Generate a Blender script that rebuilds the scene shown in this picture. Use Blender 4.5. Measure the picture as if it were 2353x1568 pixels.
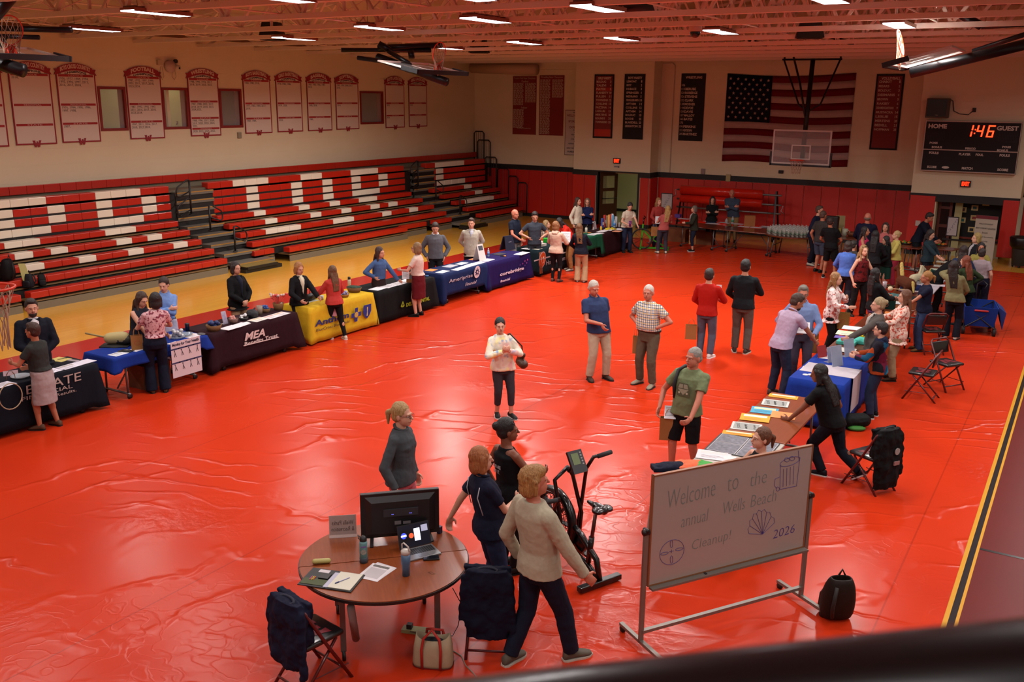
import bpy, math, random
import numpy as np
from mathutils import Vector, Matrix
random.seed(7)
for o in list(bpy.data.objects): bpy.data.objects.remove(o)
C = bpy.context.scene.collection
SC = bpy.context.scene
# ------------------------------------------------ camera
FPX, YAW, PITCH, ROLL, CH = 2158.58459, 0.54804, 0.25323, -0.01105, 4.84667
def _axes():
 cy, sy, cp, sp = math.cos(YAW), math.sin(YAW), math.cos(PITCH), math.sin(PITCH)
 f = Vector((-sy*cp, cy*cp, -sp)); r = Vector((cy, sy, 0)); d = f.cross(r)
 cr, sr = math.cos(ROLL), math.sin(ROLL)
 return r*cr+d*sr, -r*sr+d*cr, f
AR, AD, AF = _axes()
CAM = Vector((0, 0, CH))
cam_data = bpy.data.cameras.new('camera'); cam = bpy.data.objects.new('camera', cam_data); C.objects.link(cam)
M = Matrix(((AR.x, -AD.x, -AF.x, 0), (AR.y, -AD.y, -AF.y, 0), (AR.z, -AD.z, -AF.z, CH), (0, 0, 0, 1)))
cam.matrix_world = M
cam_data.sensor_width = 36.0; cam_data.sensor_fit = 'HORIZONTAL'
cam_data.lens = FPX/2353*36.0
cam_data.clip_start = 0.05; cam_data.clip_end = 200
cam_data.dof.use_dof = True; cam_data.dof.focus_distance = 13.0; cam_data.dof.aperture_fstop = 7.0
SC.camera = cam
# ------------------------------------------------ world and exposure
w = bpy.data.worlds.new('world'); SC.world = w; w.use_nodes = True
w.node_tree.nodes['Background'].inputs[0].default_value = (0.62, 0.72, 1.0, 1)
w.node_tree.nodes['Background'].inputs[1].default_value = 0.02
SC.view_settings.view_transform = 'Standard'; SC.view_settings.look = 'None'
SC.view_settings.exposure = 0.0; SC.view_settings.gamma = 1.0; SC.view_settings.use_curve_mapping = False
LAMP = 71.0
# ------------------------------------------------ photo pixel -> place
def ray(u, v): return (AR*((u-1176.5)/FPX) + AD*((v-784.0)/FPX) + AF)
def hit(u, v, ax, val):
 d = ray(u, v); t = (val-CAM[ax])/d[ax]; return CAM+d*t
def fl(u, v, z=0.0): return hit(u, v, 2, z)
def proj(p):
 c = Vector(p)-CAM; z = c.dot(AF); return (1176.5+FPX*c.dot(AR)/z, 784+FPX*c.dot(AD)/z)
# ------------------------------------------------ materials
def lin(c):
 if isinstance(c, str):
  c = c.lstrip('#'); c = tuple(int(c[i:i+2], 16)/255 for i in (0, 2, 4))
 return tuple(x/12.92 if x <= 0.04045 else ((x+0.055)/1.055)**2.4 for x in c)
_m = {}
def mat(col, rough=0.6, metal=0.0, kind=None, emit=0, col2=None, scale=20, bump=0.0, coat=0, alpha=1, trans=0):
 key = (col, rough, metal, kind, emit, col2, scale, bump, coat, alpha, trans)
 if key in _m: return _m[key]
 m = bpy.data.materials.new((kind or 'plain')+'_'+str(len(_m))); m.use_nodes = True
 nt = m.node_tree; N = nt.nodes; L = nt.links; b = N['Principled BSDF']
 c1 = (*lin(col), 1); c2 = (*lin(col2), 1) if col2 else tuple(x*0.8 for x in c1[:3])+(1,)
 b.inputs['Base Color'].default_value = c1
 b.inputs['Roughness'].default_value = rough; b.inputs['Metallic'].default_value = metal
 b.inputs['Coat Weight'].default_value = coat
 b.inputs['Coat Roughness'].default_value = 0.12
 if alpha < 1: b.inputs['Alpha'].default_value = alpha
 if trans: b.inputs['Transmission Weight'].default_value = trans
 if emit:
  b.inputs['Emission Color'].default_value = c1; b.inputs['Emission Strength'].default_value = emit
 tc = N.new('ShaderNodeTexCoord')
 def mixc(fac, a, bb):
  x = N.new('ShaderNodeMix'); x.data_type = 'RGBA'
  L.new(fac, x.inputs[0])
  for s, v in ((6, a), (7, bb)):
   if isinstance(v, tuple): x.inputs[s].default_value = v
   else: L.new(v, x.inputs[s])
  return x.outputs[2]
 def math_(op, a, bv=None):
  x = N.new('ShaderNodeMath'); x.operation = op
  for s, v in ((0, a), (1, bv)):
   if v is None: continue
   if isinstance(v, (int, float)): x.inputs[s].default_value = v
   else: L.new(v, x.inputs[s])
  return x.outputs[0]
 def noise(sc, det=3, mp=None):
  x = N.new('ShaderNodeTexNoise'); x.inputs['Scale'].default_value = sc; x.inputs['Detail'].default_value = det
  if mp is not None:
   q = N.new('ShaderNodeMapping'); q.inputs['Scale'].default_value = mp; L.new(tc.outputs['Object'], q.inputs[0]); L.new(q.outputs[0], x.inputs[0])
  else: L.new(tc.outputs['Object'], x.inputs[0])
  return x.outputs[0]
 def thr(v, t, s=20):
  return N_clamp(math_('MULTIPLY', math_('SUBTRACT', v, t), s))
 def N_clamp(v):
  x = N.new('ShaderNodeClamp'); L.new(v, x.inputs[0]); return x.outputs[0]
 h = None
 if kind in ('cloth', 'mottle', 'floral', 'plaid', 'patch'): b.inputs['Specular IOR Level'].default_value = .18
 if kind == 'cloth':
  n = noise(scale*0.4, 4); L.new(mixc(n, c1, c2), b.inputs['Base Color']); h = math_('ADD', math_('MULTIPLY', noise(10, 3, (1, 1, .55)), 3.5), noise(scale, 4))
 elif kind == 'mottle':
  n = noise(scale, 5); L.new(mixc(n, c1, c2), b.inputs['Base Color']); h = noise(scale*2, 4)
 elif kind == 'hair':
  n = noise(scale, 4, (6, 6, .6)); L.new(mixc(thr(n, .35, 3), c2, c1), b.inputs['Base Color']); h = n
 elif kind == 'skin':
  n = noise(40, 3); L.new(mixc(n, c1, tuple(x*0.86 for x in c1[:3])+(1,)), b.inputs['Base Color'])
  b.inputs['Subsurface Weight'].default_value = 0.08
 elif kind == 'plaid':
  sx = N.new('ShaderNodeSeparateXYZ'); L.new(tc.outputs['Object'], sx.inputs[0])
  def band(ch, fr, w):
   return math_('LESS_THAN', math_('FRACT', math_('MULTIPLY', ch, fr)), w)
  xy = math_('ADD', sx.outputs[0], math_('MULTIPLY', sx.outputs[1], .7))
  f1 = N_clamp(math_('ADD', band(xy, scale, .22), band(sx.outputs[2], scale, .22)))
  c = mixc(f1, c1, c2)
  f2 = N_clamp(math_('ADD', band(math_('ADD', xy, .02), scale*.5, .1), band(math_('ADD', sx.outputs[2], .02), scale*.5, .1)))
  L.new(mixc(f2, c, (0.45, 0.28, 0.06, 1)), b.inputs['Base Color'])
 elif kind in ('floral', 'dots'):
  v = N.new('ShaderNodeTexVoronoi'); v.inputs['Scale'].default_value = scale; L.new(tc.outputs['Object'], v.inputs[0])
  if kind == 'floral':
   n = noise(scale*.9, 3); f = thr(n, .52, 12); c = mixc(f, c1, c2)
   f2 = thr(noise(scale*1.7, 2), .6, 14); L.new(mixc(f2, c, (c2[0]*.4, c2[1]*.35, c2[2]*.6, 1)), b.inputs['Base Color'])
  else:
   f = math_('LESS_THAN', v.outputs['Distance'], .22); L.new(mixc(f, c1, c2), b.inputs['Base Color'])
 elif kind == 'tiedye':
  n1 = thr(noise(7, 2), .52, 8); n2 = thr(noise(5.3, 2, (1, 1.1, .9)), .55, 8); n3 = thr(noise(9.1, 2, (1.2, .8, 1)), .58, 8)
  c = mixc(n1, c1, (0.75, 0.66, 0.25, 1)); c = mixc(n2, c, (0.62, 0.32, 0.30, 1)); c = mixc(n3, c, (0.22, 0.32, 0.5, 1))
  L.new(c, b.inputs['Base Color'])
 elif kind == 'patch':
  v = N.new('ShaderNodeTexVoronoi'); v.inputs['Scale'].default_value = scale; v.distance = 'MANHATTAN'
  L.new(tc.outputs['Object'], v.inputs[0])
  r = N.new('ShaderNodeValToRGB'); r.color_ramp.interpolation = 'CONSTANT'
  cs = ['101018', '0b3f5c', '5c0f2c', '0d0d14', '8a3512', '121830', '157090', '15101c']
  e = r.color_ramp.elements; e[0].color = (*lin(cs[0]), 1); e[1].position = .13; e[1].color = (*lin(cs[1]), 1)
  for i in range(2, 8):
   q = e.new(i*.125); q.color = (*lin(cs[i]), 1)
  s = N.new('ShaderNodeSeparateColor'); L.new(v.outputs['Color'], s.inputs[0]); L.new(s.outputs[0], r.inputs[0]); L.new(r.outputs[0], b.inputs['Base Color'])
 elif kind == 'wood':
  n = noise(3, 5, (14, 1.2, 14)); L.new(mixc(n, c1, c2), b.inputs['Base Color'])
 elif kind == 'block':
  br = N.new('ShaderNodeTexBrick'); q = N.new('ShaderNodeMapping'); L.new(tc.outputs['Object'], q.inputs[0])
  q.inputs['Rotation'].default_value = (math.pi/2, 0, math.pi/2 if scale == 1 else 0) if scale == 1 else (math.pi/2, 0, 0)
  L.new(q.outputs[0], br.inputs[0]); br.inputs['Scale'].default_value = 1; br.inputs['Brick Width'].default_value = .406; br.inputs['Row Height'].default_value = .203
  br.inputs['Mortar Size'].default_value = .006; br.inputs['Mortar Smooth'].default_value = .6
  L.new(mixc(noise(1.2, 3), c1, c2), b.inputs['Base Color'])
  h = math_('SUBTRACT', 1.0, br.outputs['Fac'])
 elif kind == 'maple':
  br = N.new('ShaderNodeTexBrick'); q = N.new('ShaderNodeMapping'); q.inputs['Rotation'].default_value = (0, 0, math.pi/2)
  L.new(tc.outputs['Object'], q.inputs[0]); L.new(q.outputs[0], br.inputs[0])
  br.inputs['Scale'].default_value = 1; br.inputs['Brick Width'].default_value = .9; br.inputs['Row Height'].default_value = .057
  br.inputs['Mortar Size'].default_value = .0012; br.inputs['Color1'].default_value = c1; br.inputs['Color2'].default_value = c2
  br.inputs['Mortar'].default_value = tuple(x*.5 for x in c1[:3])+(1,)
  L.new(mixc(noise(2.2, 5, (10, 1, 1)), br.outputs['Color'], tuple(x*.8 for x in c1[:3])+(1,)), b.inputs['Base Color'])
  h = noise(1.2, 2)
 elif kind == 'tarp':
  b.inputs['Specular IOR Level'].default_value = .19
  def wave(sc, dist, rot, dsc=1.2):
   w1 = N.new('ShaderNodeTexWave'); w1.inputs['Scale'].default_value = sc; w1.inputs['Distortion'].default_value = dist; w1.inputs['Detail'].default_value = 4; w1.inputs['Detail Scale'].default_value = dsc
   q = N.new('ShaderNodeMapping'); q.inputs['Rotation'].default_value = (0, 0, rot); L.new(tc.outputs['Object'], q.inputs[0]); L.new(q.outputs[0], w1.inputs[0]); return w1.outputs[1]
  a = math_('MULTIPLY', math_('POWER', wave(.35, 11, .5), 22.0), thr(noise(.6, 2), .45, 6))
  a2 = math_('MULTIPLY', math_('POWER', wave(.8, 8, 1.25, .8), 16.0), thr(noise(.45, 2, (1, 1, 3)), .5, 6))
  def creases(sc, k, dn_):
   v = N.new('ShaderNodeTexVoronoi'); v.feature = 'DISTANCE_TO_EDGE'; v.inputs['Scale'].default_value = sc
   dn = N.new('ShaderNodeTexNoise'); dn.inputs['Scale'].default_value = 2.2; L.new(tc.outputs['Object'], dn.inputs[0])
   ad = N.new('ShaderNodeVectorMath'); ad.operation = 'MULTIPLY_ADD'; ad.inputs[1].default_value = (dn_, dn_, 0); L.new(dn.outputs[1], ad.inputs[0]); L.new(tc.outputs['Object'], ad.inputs[2])
   L.new(ad.outputs[0], v.inputs[0]); return math_('SUBTRACT', 1.0, N_clamp(math_('MULTIPLY', v.outputs[0], k)))
  cr = math_('MULTIPLY', creases(3.4, 12, 1.4), thr(noise(.37, 2), .5, 7))
  fine = math_('MULTIPLY', noise(7.5, 4), thr(noise(.5, 2, (1, 1, 2)), .55, 6))
  hs = math_('ADD', math_('MULTIPLY', a, .30), math_('MULTIPLY', a2, .34))
  hs = math_('ADD', hs, math_('MULTIPLY', cr, .035)); hs = math_('ADD', hs, math_('MULTIPLY', fine, .42))
  hs = math_('ADD', hs, math_('MULTIPLY', noise(1.3, 2), .12))
  sx = N.new('ShaderNodeSeparateXYZ'); L.new(tc.outputs['Object'], sx.inputs[0])
  seam = math_('LESS_THAN', math_('FRACT', math_('DIVIDE', math_('ADD', sx.outputs[0], 50), 3.05)), .006)
  L.new(mixc(seam, mixc(thr(noise(.7, 3), .4, 2), c1, c2), tuple(x*.72 for x in c1[:3])+(1,)), b.inputs['Base Color'])
  h = hs
 elif kind == 'deck':
  sx = N.new('ShaderNodeSeparateXYZ'); L.new(tc.outputs['Object'], sx.inputs[0])
  h = math_('LESS_THAN', math_('FRACT', math_('MULTIPLY', sx.outputs[1], 6.5)), .4)
 elif kind == 'wicker':
  w1 = N.new('ShaderNodeTexWave'); w1.bands_direction = 'Z'; w1.inputs['Scale'].default_value = 30; w1.inputs['Distortion'].default_value = 4; L.new(tc.outputs['Object'], w1.inputs[0])
  L.new(mixc(w1.outputs[1], c2, c1), b.inputs['Base Color']); h = w1.outputs[1]
 if h is not None and bump > 0:
  bp = N.new('ShaderNodeBump'); bp.inputs['Strength'].default_value = bump
  bp.inputs['Distance'].default_value = {'tarp': .045, 'deck': .05, 'block': .01, 'maple': .006, 'hair': .01}.get(kind, .011)
  L.new(h, bp.inputs['Height']); L.new(bp.outputs[0], b.inputs['Normal'])
 _m[key] = m
 return m
# ------------------------------------------------ objects
def tag(o, label=None, cat=None, group=None, kind=None):
 if label: o['label'] = label
 if cat: o['category'] = cat
 if group: o['group'] = group
 if kind: o['kind'] = kind
 return o
def empty(name, loc, rz=0, label=None, cat=None, group=None):
 o = bpy.data.objects.new(name, None); C.objects.link(o); o.empty_display_size = .1
 o.location = loc; o.rotation_euler = (0, 0, rz); return tag(o, label, cat, group)
class MB:
 def __init__(s): s.v = []; s.f = []; s.T = None
 def add(s, vs, fs):
  n = len(s.v)
  if s.T is not None: vs = [s.T @ Vector(p) for p in vs]
  s.v.extend([tuple(p) for p in vs]); s.f.extend([tuple(i+n for i in f) for f in fs]); return s
 def box(s, x0, x1, y0, y1, z0, z1):
  return s.add([(x0, y0, z0), (x1, y0, z0), (x1, y1, z0), (x0, y1, z0), (x0, y0, z1), (x1, y0, z1), (x1, y1, z1), (x0, y1, z1)],
  [(0, 3, 2, 1), (4, 5, 6, 7), (0, 1, 5, 4), (1, 2, 6, 5), (2, 3, 7, 6), (3, 0, 4, 7)])
 def cb(s, c, d): return s.box(c[0]-d[0]/2, c[0]+d[0]/2, c[1]-d[1]/2, c[1]+d[1]/2, c[2]-d[2]/2, c[2]+d[2]/2)
 def bar(s, p0, p1, w, h):
  p0, p1 = Vector(p0), Vector(p1); d = (p1-p0).normalized()
  a = Vector((0, 0, 1)).cross(d)
  if a.length < 1e-3: a = Vector((1, 0, 0))
  a.normalize(); b = d.cross(a)
  vs = [p+a*sx*w/2+b*sy*h/2 for p in (p0, p1) for sx, sy in ((-1, -1), (1, -1), (1, 1), (-1, 1))]
  return s.add(vs, [(0, 3, 2, 1), (4, 5, 6, 7), (0, 1, 5, 4), (1, 2, 6, 5), (2, 3, 7, 6), (3, 0, 4, 7)])
 def loft(s, rings, cap=True):
  n = len(rings[0]); vs = [p for r in rings for p in r]; fs = []
  for i in range(len(rings)-1):
   for j in range(n):
    a = i*n+j; b = i*n+(j+1) % n; fs.append((a, b, b+n, a+n))
  if cap: fs.append(tuple(range(n))[::-1]); fs.append(tuple((len(rings)-1)*n+j for j in range(n)))
  return s.add(vs, fs)
 def tube(s, pts, r, n=8, closed=False):
  pts = [Vector(p) for p in pts]; rs = r if isinstance(r, (list, tuple)) else [r]*len(pts); rings = []
  up = None
  for i, p in enumerate(pts):
   if closed: d = pts[(i+1) % len(pts)]-pts[i-1]
   else: d = pts[min(i+1, len(pts)-1)]-pts[max(i-1, 0)]
   d.normalize()
   if up is None:
    up = Vector((0, 0, 1)) if abs(d.z) < .9 else Vector((1, 0, 0))
   a = up.cross(d); a.normalize(); b = d.cross(a); up = b
   rings.append([p+a*math.cos(2*math.pi*k/n)*rs[i]+b*math.sin(2*math.pi*k/n)*rs[i] for k in range(n)])
  if closed: rings.append(rings[0]); return s.loft(rings, False)
  return s.loft(rings)
 def cyl(s, p0, p1, r, r2=None, n=12): return s.tube([p0, p1], [r, r if r2 is None else r2], n)
 def cap(s, p0, p1, r0, r1, n=10):
  p0, p1 = Vector(p0), Vector(p1); d = (p1-p0)
  if d.length < 1e-5: d = Vector((0, 0, 1e-4))
  d.normalize(); pts = []; rs = []
  for k in range(1, 4): a = k/3*math.pi/2; pts.append(p0-d*r0*math.cos(a)); rs.append(r0*math.sin(a))
  for k in range(3, 0, -1): a = k/3*math.pi/2; pts.append(p1+d*r1*math.cos(a)); rs.append(r1*math.sin(a))
  pts[0] = p0-d*r0; rs[0] = r0*.2; pts[-1] = p1+d*r1; rs[-1] = r1*.2
  pts.insert(1, p0-d*r0*.8); rs.insert(1, r0*.6); pts.insert(-1, p1+d*r1*.8); rs.insert(-1, r1*.6)
  return s.tube(pts, rs, n)
 def lathe(s, prof, c=(0, 0, 0), n=20):
  return s.loft([[(c[0]+r*math.cos(2*math.pi*k/n), c[1]+r*math.sin(2*math.pi*k/n), c[2]+z) for k in range(n)] for r, z in prof])
 def ell(s, c, r, M3=None, n=12, m=8):
  rings = []
  for i in range(m+1):
   t = math.pi*(i+.0)/m; t = min(max(t, .12), math.pi-.12); ring = []
   for k in range(n):
    p = Vector((r[0]*math.sin(t)*math.cos(2*math.pi*k/n), r[1]*math.sin(t)*math.sin(2*math.pi*k/n), -r[2]*math.cos(t)))
    if M3 is not None: p = M3 @ p
    ring.append(Vector(c)+p)
   rings.append(ring)
  return s.loft(rings)
 def prism(s, poly, fr, t):
  n = len(poly)
  vs = [fr @ Vector((x, y, 0)) for x, y in poly]+[fr @ Vector((x, y, t)) for x, y in poly]
  return s.add(vs, [tuple(range(n))[::-1], tuple(range(n, 2*n))]+[(i, (i+1) % n, (i+1) % n+n, i+n) for i in range(n)])
 def build(s, name, m, parent=None, smooth=False, bevel=0, loc=None):
  me = bpy.data.meshes.new(name); me.from_pydata(s.v, [], s.f); me.update()
  if isinstance(m, bpy.types.Material): me.materials.append(m)
  if smooth: me.shade_smooth()
  o = bpy.data.objects.new(name, me); C.objects.link(o)
  if parent: o.parent = parent
  if loc: o.location = loc
  if bevel:
   b = o.modifiers.new('bevel', 'BEVEL'); b.width = bevel; b.segments = 2; b.limit_method = 'ANGLE'
  return o
def thing(mb, name, m, label, cat, group=None, smooth=False, bevel=0, origin=None):
 if origin is not None:
  ox = Vector(origin); mb.v = [tuple(Vector(p)-ox) for p in mb.v]
 o = mb.build(name, m, None, smooth, bevel);
 if origin is not None: o.location = origin
 return tag(o, label, cat, group)
def struct(mb, name, m, smooth=False):
 o = mb.build(name, m, None, smooth); o['kind'] = 'structure'; return o
def frame(o, ux, uy):
 ux = Vector(ux).normalized(); uy = Vector(uy).normalized(); n = ux.cross(uy); o = Vector(o)
 return Matrix(((ux.x, uy.x, n.x, o.x), (ux.y, uy.y, n.y, o.y), (ux.z, uy.z, n.z, o.z), (0, 0, 0, 1)))
_tc = [0]
def text_mesh(body, size, align='CENTER', width=None, shear=0, bold=0.0, line=1.0, italic=False, ext=0.001):
 cu = bpy.data.curves.new('t', 'FONT'); cu.body = body; cu.size = size; cu.align_x = align; cu.align_y = 'CENTER'
 cu.extrude = ext; cu.offset = bold; cu.shear = shear; cu.space_line = line; cu.resolution_u = 2
 o = bpy.data.objects.new('t', cu); C.objects.link(o)
 dg = bpy.context.evaluated_depsgraph_get(); me = bpy.data.meshes.new_from_object(o.evaluated_get(dg));
 bpy.data.objects.remove(o); bpy.data.curves.remove(cu)
 return me
def text(body, fr, size, m, parent=None, width=None, height=None, name='lettering', align='CENTER', bold=0.0, shear=0, line=1.0, arch=0, ext=.001):
 """fr: 4x4 frame in the parent's space (x right, y up, z out). width/height force the extents."""
 me = text_mesh(body, size, align, None, shear, bold, line, ext=ext)
 n = len(me.vertices)
 if n == 0: return None
 co = np.empty(n*3, dtype=np.float32); me.vertices.foreach_get('co', co); co = co.reshape(-1, 3)
 x0, x1 = co[:, 0].min(), co[:, 0].max(); y0, y1 = co[:, 1].min(), co[:, 1].max()
 if align == 'CENTER': co[:, 0] -= (x0+x1)/2
 co[:, 1] -= (y0+y1)/2
 if width: co[:, 0] *= width/max(x1-x0, 1e-6)
 if height: co[:, 1] *= height/max(y1-y0, 1e-6)
 if arch:
  hw = abs(co[:, 0]).max(); co[:, 1] += arch*(1-(co[:, 0]/hw)**2)-arch
 me.vertices.foreach_set('co', co.ravel()); me.transform(fr); me.materials.clear(); me.materials.append(m); me.name = name
 o = bpy.data.objects.new(name, me); C.objects.link(o)
 if parent: o.parent = parent
 return o
def copy_tree(o, parent=None):
 c = o.copy(); C.objects.link(c)
 if parent: c.parent = parent
 for ch in o.children: copy_tree(ch, c)
 return c
BLACK = mat('0d0d0f', .5); WHITE = mat('e8e4de', .7); STEEL = mat('8a8a8c', .35, .9); CREAM = mat('cfc4a8', .8)
REDPAINT = mat('6d1210', .5); INK = mat('2a2626', .7); PAPER = mat('ebe7e4', .8)
# =================================================== THE HALL
XL, YF = -23.04, 34.45
wallm = mat('d8ccae', .85, kind='block', col2='d0c3a4', scale=1, bump=.25)
wallf = mat('dccfb2', .85, kind='block', col2='d4c6a8', scale=2, bump=.25)
floor_m = mat('e0a63c', .24, kind='maple', col2='cf9430', bump=.05, coat=.3)
struct(MB().box(-24, 9, -6, 36, -.1, 0), 'floor', floor_m)
bp = MB().box(-16.98, -15.62, -6, 34.3, 0, .002); struct(bp, 'trim_1', mat('a81c12', .25, coat=.3))
struct(MB().box(-15.56, -15.5, -6, 34.3, 0, .0025), 'trim_2', mat('17120f', .3))
struct(MB().box(-.66, -.60, -6, 30, 0, .003).box(-.55, -.52, -6, 30, 0, .003), 'trim_3', mat('c08a18', .3))
struct(MB().box(-.61, -.55, -6, 30, 0, .0035), 'trim_4', mat('100e0e', .25))
struct(MB().box(-.52, 8, -6, 30, 0, .002), 'trim_5', mat('5e0c08', .35, kind='mottle', col2='540a06', scale=2))
struct(MB().box(-.52, 8, 10.95, 11.0, 0, .004), 'trim_6', mat('100e0e', .25))
tarp = MB(); nx, ny = 60, 140
tarp.box(-15.42, -.655, -4, 31.2, .0, .006)
thing(tarp, 'floor_cover', mat('b83012', .25, kind='tarp', col2='ae2a0f', bump=.7), 'glossy red vinyl sheet covering the gym floor, wrinkled and creased', 'floor cover')
WZ0, WZ1 = 3.86, 5.03
wins = []
for (ul, ub, ur) in (((223, 205), (235, 304), (287, 205)), ((370.4, 205), (379, 298.5), (430, 205)), ((502, 204), (509.4, 293), (553.6, 204)), ((825.8, 207), (828, 282.6), (880, 207))):
 wins.append((hit(*ul, 0, XL).y, hit(*ur, 0, XL).y))
w1 = MB(); T = .25
w1.box(XL-T, XL, -6, YF+.3, 0, WZ0).box(XL-T, XL, -6, YF+.3, WZ1, 6.42)
ys = [-6]+[y for w_ in wins for y in w_]+[YF+.3]
for i in range(0, len(ys), 2): w1.box(XL-T, XL, ys[i], ys[i+1], WZ0, WZ1)
struct(w1, 'wall_left', wallm)
struct(MB().box(XL-.25, XL+.04, -6, YF, 6.42, 6.7), 'trim_7', mat('6b4a32', .8))
struct(MB().box(8, 8.3, -6, YF+.3, 0, 9), 'wall_right', wallm)
struct(MB().box(-24, 8.3, -6.3, -6, 0, 9), 'wall_back', wallf)
redframe = mat('7c1a12', .5)
for i, (a, b) in enumerate(wins):
 f = MB(); k = .07
 f.box(XL-T, XL+.02, a, a+k, WZ0, WZ1).box(XL-T, XL+.02, b-k, b, WZ0, WZ1).box(XL-T, XL+.02, a+k, b-k, WZ0, WZ0+k).box(XL-T, XL+.02, a+k, b-k, WZ1-k, WZ1)
 wo = struct(f, 'window_%d' % (i+1), redframe)
 g = MB().box(XL-.06, XL-.05, a+k, b-k, WZ0+k, WZ1-k).build('glass', mat('ffffff', .02, alpha=.12), wo)
room = MB(); rx = XL-T
room.box(rx-3.3, rx-3.2, 9, 30, 3.2, 6.3).box(rx-3.3, rx, 9, 30, 3.15, 3.2).box(rx-3.3, rx, 9, 30, 6.3, 6.35)
for y in (9, wins[0][1]+1.6, wins[1][1]+.5, wins[2][1]+1, 30): room.box(rx-3.3, rx, y-.05, y+.05, 3.2, 6.3)
struct(room, 'wall_annex', mat('d8cfa8', .8))
def lampbox(x, y, z, s, e, label):
 t = empty('ceiling_light', (x, y, z), 0, label, 'ceiling light')
 MB().cb((0, 0, 0), (s, s, .06)).build('housing', mat('cccccc', .6), t)
 MB().cb((0, 0, -.035), (s*.9, s*.9, .01)).build('diffuser', mat('fff6e0', .5, emit=e), t)
lampbox(rx-1.6, (wins[0][0]+wins[0][1])/2+1.2, 6.2, .8, 7, 'square ceiling light in the exercise room behind the leftmost window')
lampbox(rx-1.6, (wins[1][0]+wins[1][1])/2+.3, 6.2, .8, 7, 'square ceiling light in the room behind the second window')
fw = MB()
fw.box(-24, 8.3, YF, YF+.3, 1.99, 8.6); fw.box(-24, -17.2, YF, YF+.3, 0, 1.99).box(-14.6, -4.6, YF, YF+.3, 0, 1.99).box(-2.0, 8.3, YF, YF+.3, 0, 1.99)
struct(fw, 'wall_far', wallf)
P1X0, P1X1, P1Y = -17.78, -14.50, 33.7
D1a, D1b = -16.66, -14.97
p1 = MB().box(P1X0, P1X1, P1Y, YF, 2.12, 8.5).box(P1X0, D1a, P1Y, YF, 0, 2.12).box(D1b, P1X1, P1Y, YF, 0, 2.12)
struct(p1, 'wall_pillar_left', wallf)
P2X0, P2X1, P2Y = -5.05, -1.87, 33.15
p2 = MB().box(P2X0, P2X1, P2Y, YF, 2.0, 8.5).box(P2X0, -4.25, P2Y, YF, 0, 2.0)
struct(p2, 'wall_pillar_right', wallf)
st = MB()
def stripe(x0, x1, y, z0=1.94, z1=2.13): st.box(x0, x1, y-.035, y, z0, z1)
stripe(XL+.05, P1X0, YF); stripe(P1X1, P2X0, YF); stripe(P2X1, 8, YF); stripe(P1X0-.03, D1a, P1Y); stripe(D1b, P1X1+.03, P1Y); stripe(P2X0-.03, P2X1, P2Y, 1.76, 2.0)
st.box(P1X1, P1X1+.035, P1Y, YF, 1.94, 2.13).box(P1X0-.035, P1X0, P1Y, YF, 1.94, 2.13)
st.box(D1a-.07, D1a, P1Y-.04, YF, 0, 2.13).box(D1b, D1b+.07, P1Y-.04, YF, 0, 2.13).box(D1a, D1b, P1Y-.04, P1Y+.02, 2.08, 2.13)
struct(st, 'trim_8', mat('141110', .6))
bb = MB()
for x0, x1, y in ((XL, P1X0, YF), (P1X0, D1a, P1Y), (D1b, P1X1, P1Y), (P1X1, P2X0, YF), (P2X0, -4.25, P2Y), (P2X1, 8, YF)): bb.box(x0, x1, y-.05, y, 0, .14)
bb.box(P1X1, P1X1+.05, P1Y, YF, 0, .14)
struct(bb, 'baseboard_far', mat('141110', .6))
padm = mat('ba1c10', .42, coat=.15); k = 0
def pads(x0, x1, y, gname):
 n = max(1, round((x1-x0)/.61)); wd = (x1-x0)/n
 for i in range(n):
  o = MB().box(0, wd-.012, -.05, 0, 0, 1.79).build('wall_pad', padm, None, bevel=.015)
  o.location = (x0+i*wd+.006, y, .14); tag(o, gname, 'wall pad', gname+' (row)')
 return n
pads(XL+.3, P1X0-.02, YF, 'red vinyl wall pad between the bleachers and the left doorway')
pads(P1X0, D1a-.1, P1Y, 'red vinyl wall pad left of the open hallway doorway')
pads(D1b+.1, P1X1, P1Y, 'red vinyl wall pad right of the open hallway doorway')
pads(P1X1+.06, P2X0-.03, YF, 'red vinyl wall pad on the wall below the flag')
pads(P2X0, -4.28, P2Y, 'red vinyl wall pad beside the dark display opening under the scoreboard')
pads(-2.33, P2X1, P2Y, 'narrow red wall pad right of the tall white display banner')
pads(P2X1+.05, .5, YF, 'red vinyl wall pad behind the grey trash barrel')
so = MB().box(P1X1+.0, P1X1+.05, P1Y+.02, YF-.06, .14, 1.92).build('wall_pad', padm); tag(so, 'red vinyl wall pad on the side of the left pillar', 'wall pad')
hm = mat('c9c79a', .8)
hl = MB().box(-18.6, -13.2, 38.4, 38.5, 0, 2.7).box(-18.6, -18.5, YF+.31, 38.4, 0, 2.7).box(-13.3, -13.2, YF+.31, 38.4, 0, 2.7).box(-18.6, -13.2, YF+.31, 38.5, 2.7, 2.8)
struct(hl, 'wall_hallway', hm)
struct(MB().box(-18.6, -13.2, YF, 38.5, -.02, .004), 'floor_hallway', mat('b9b184', .5))
struct(MB().box(-18.5, -13.3, 38.36, 38.4, 0, .12), 'baseboard_hallway', mat('141110', .6))
lampbox(-15.8, 36.4, 2.66, 1.0, 4.5, 'square ceiling light in the pale hallway beyond the open door')
d = empty('door_1', (D1a+.03, P1Y+.1, 0), math.radians(62)); d['kind'] = 'structure'
bw = mat('4a2a14', .45)
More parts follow.
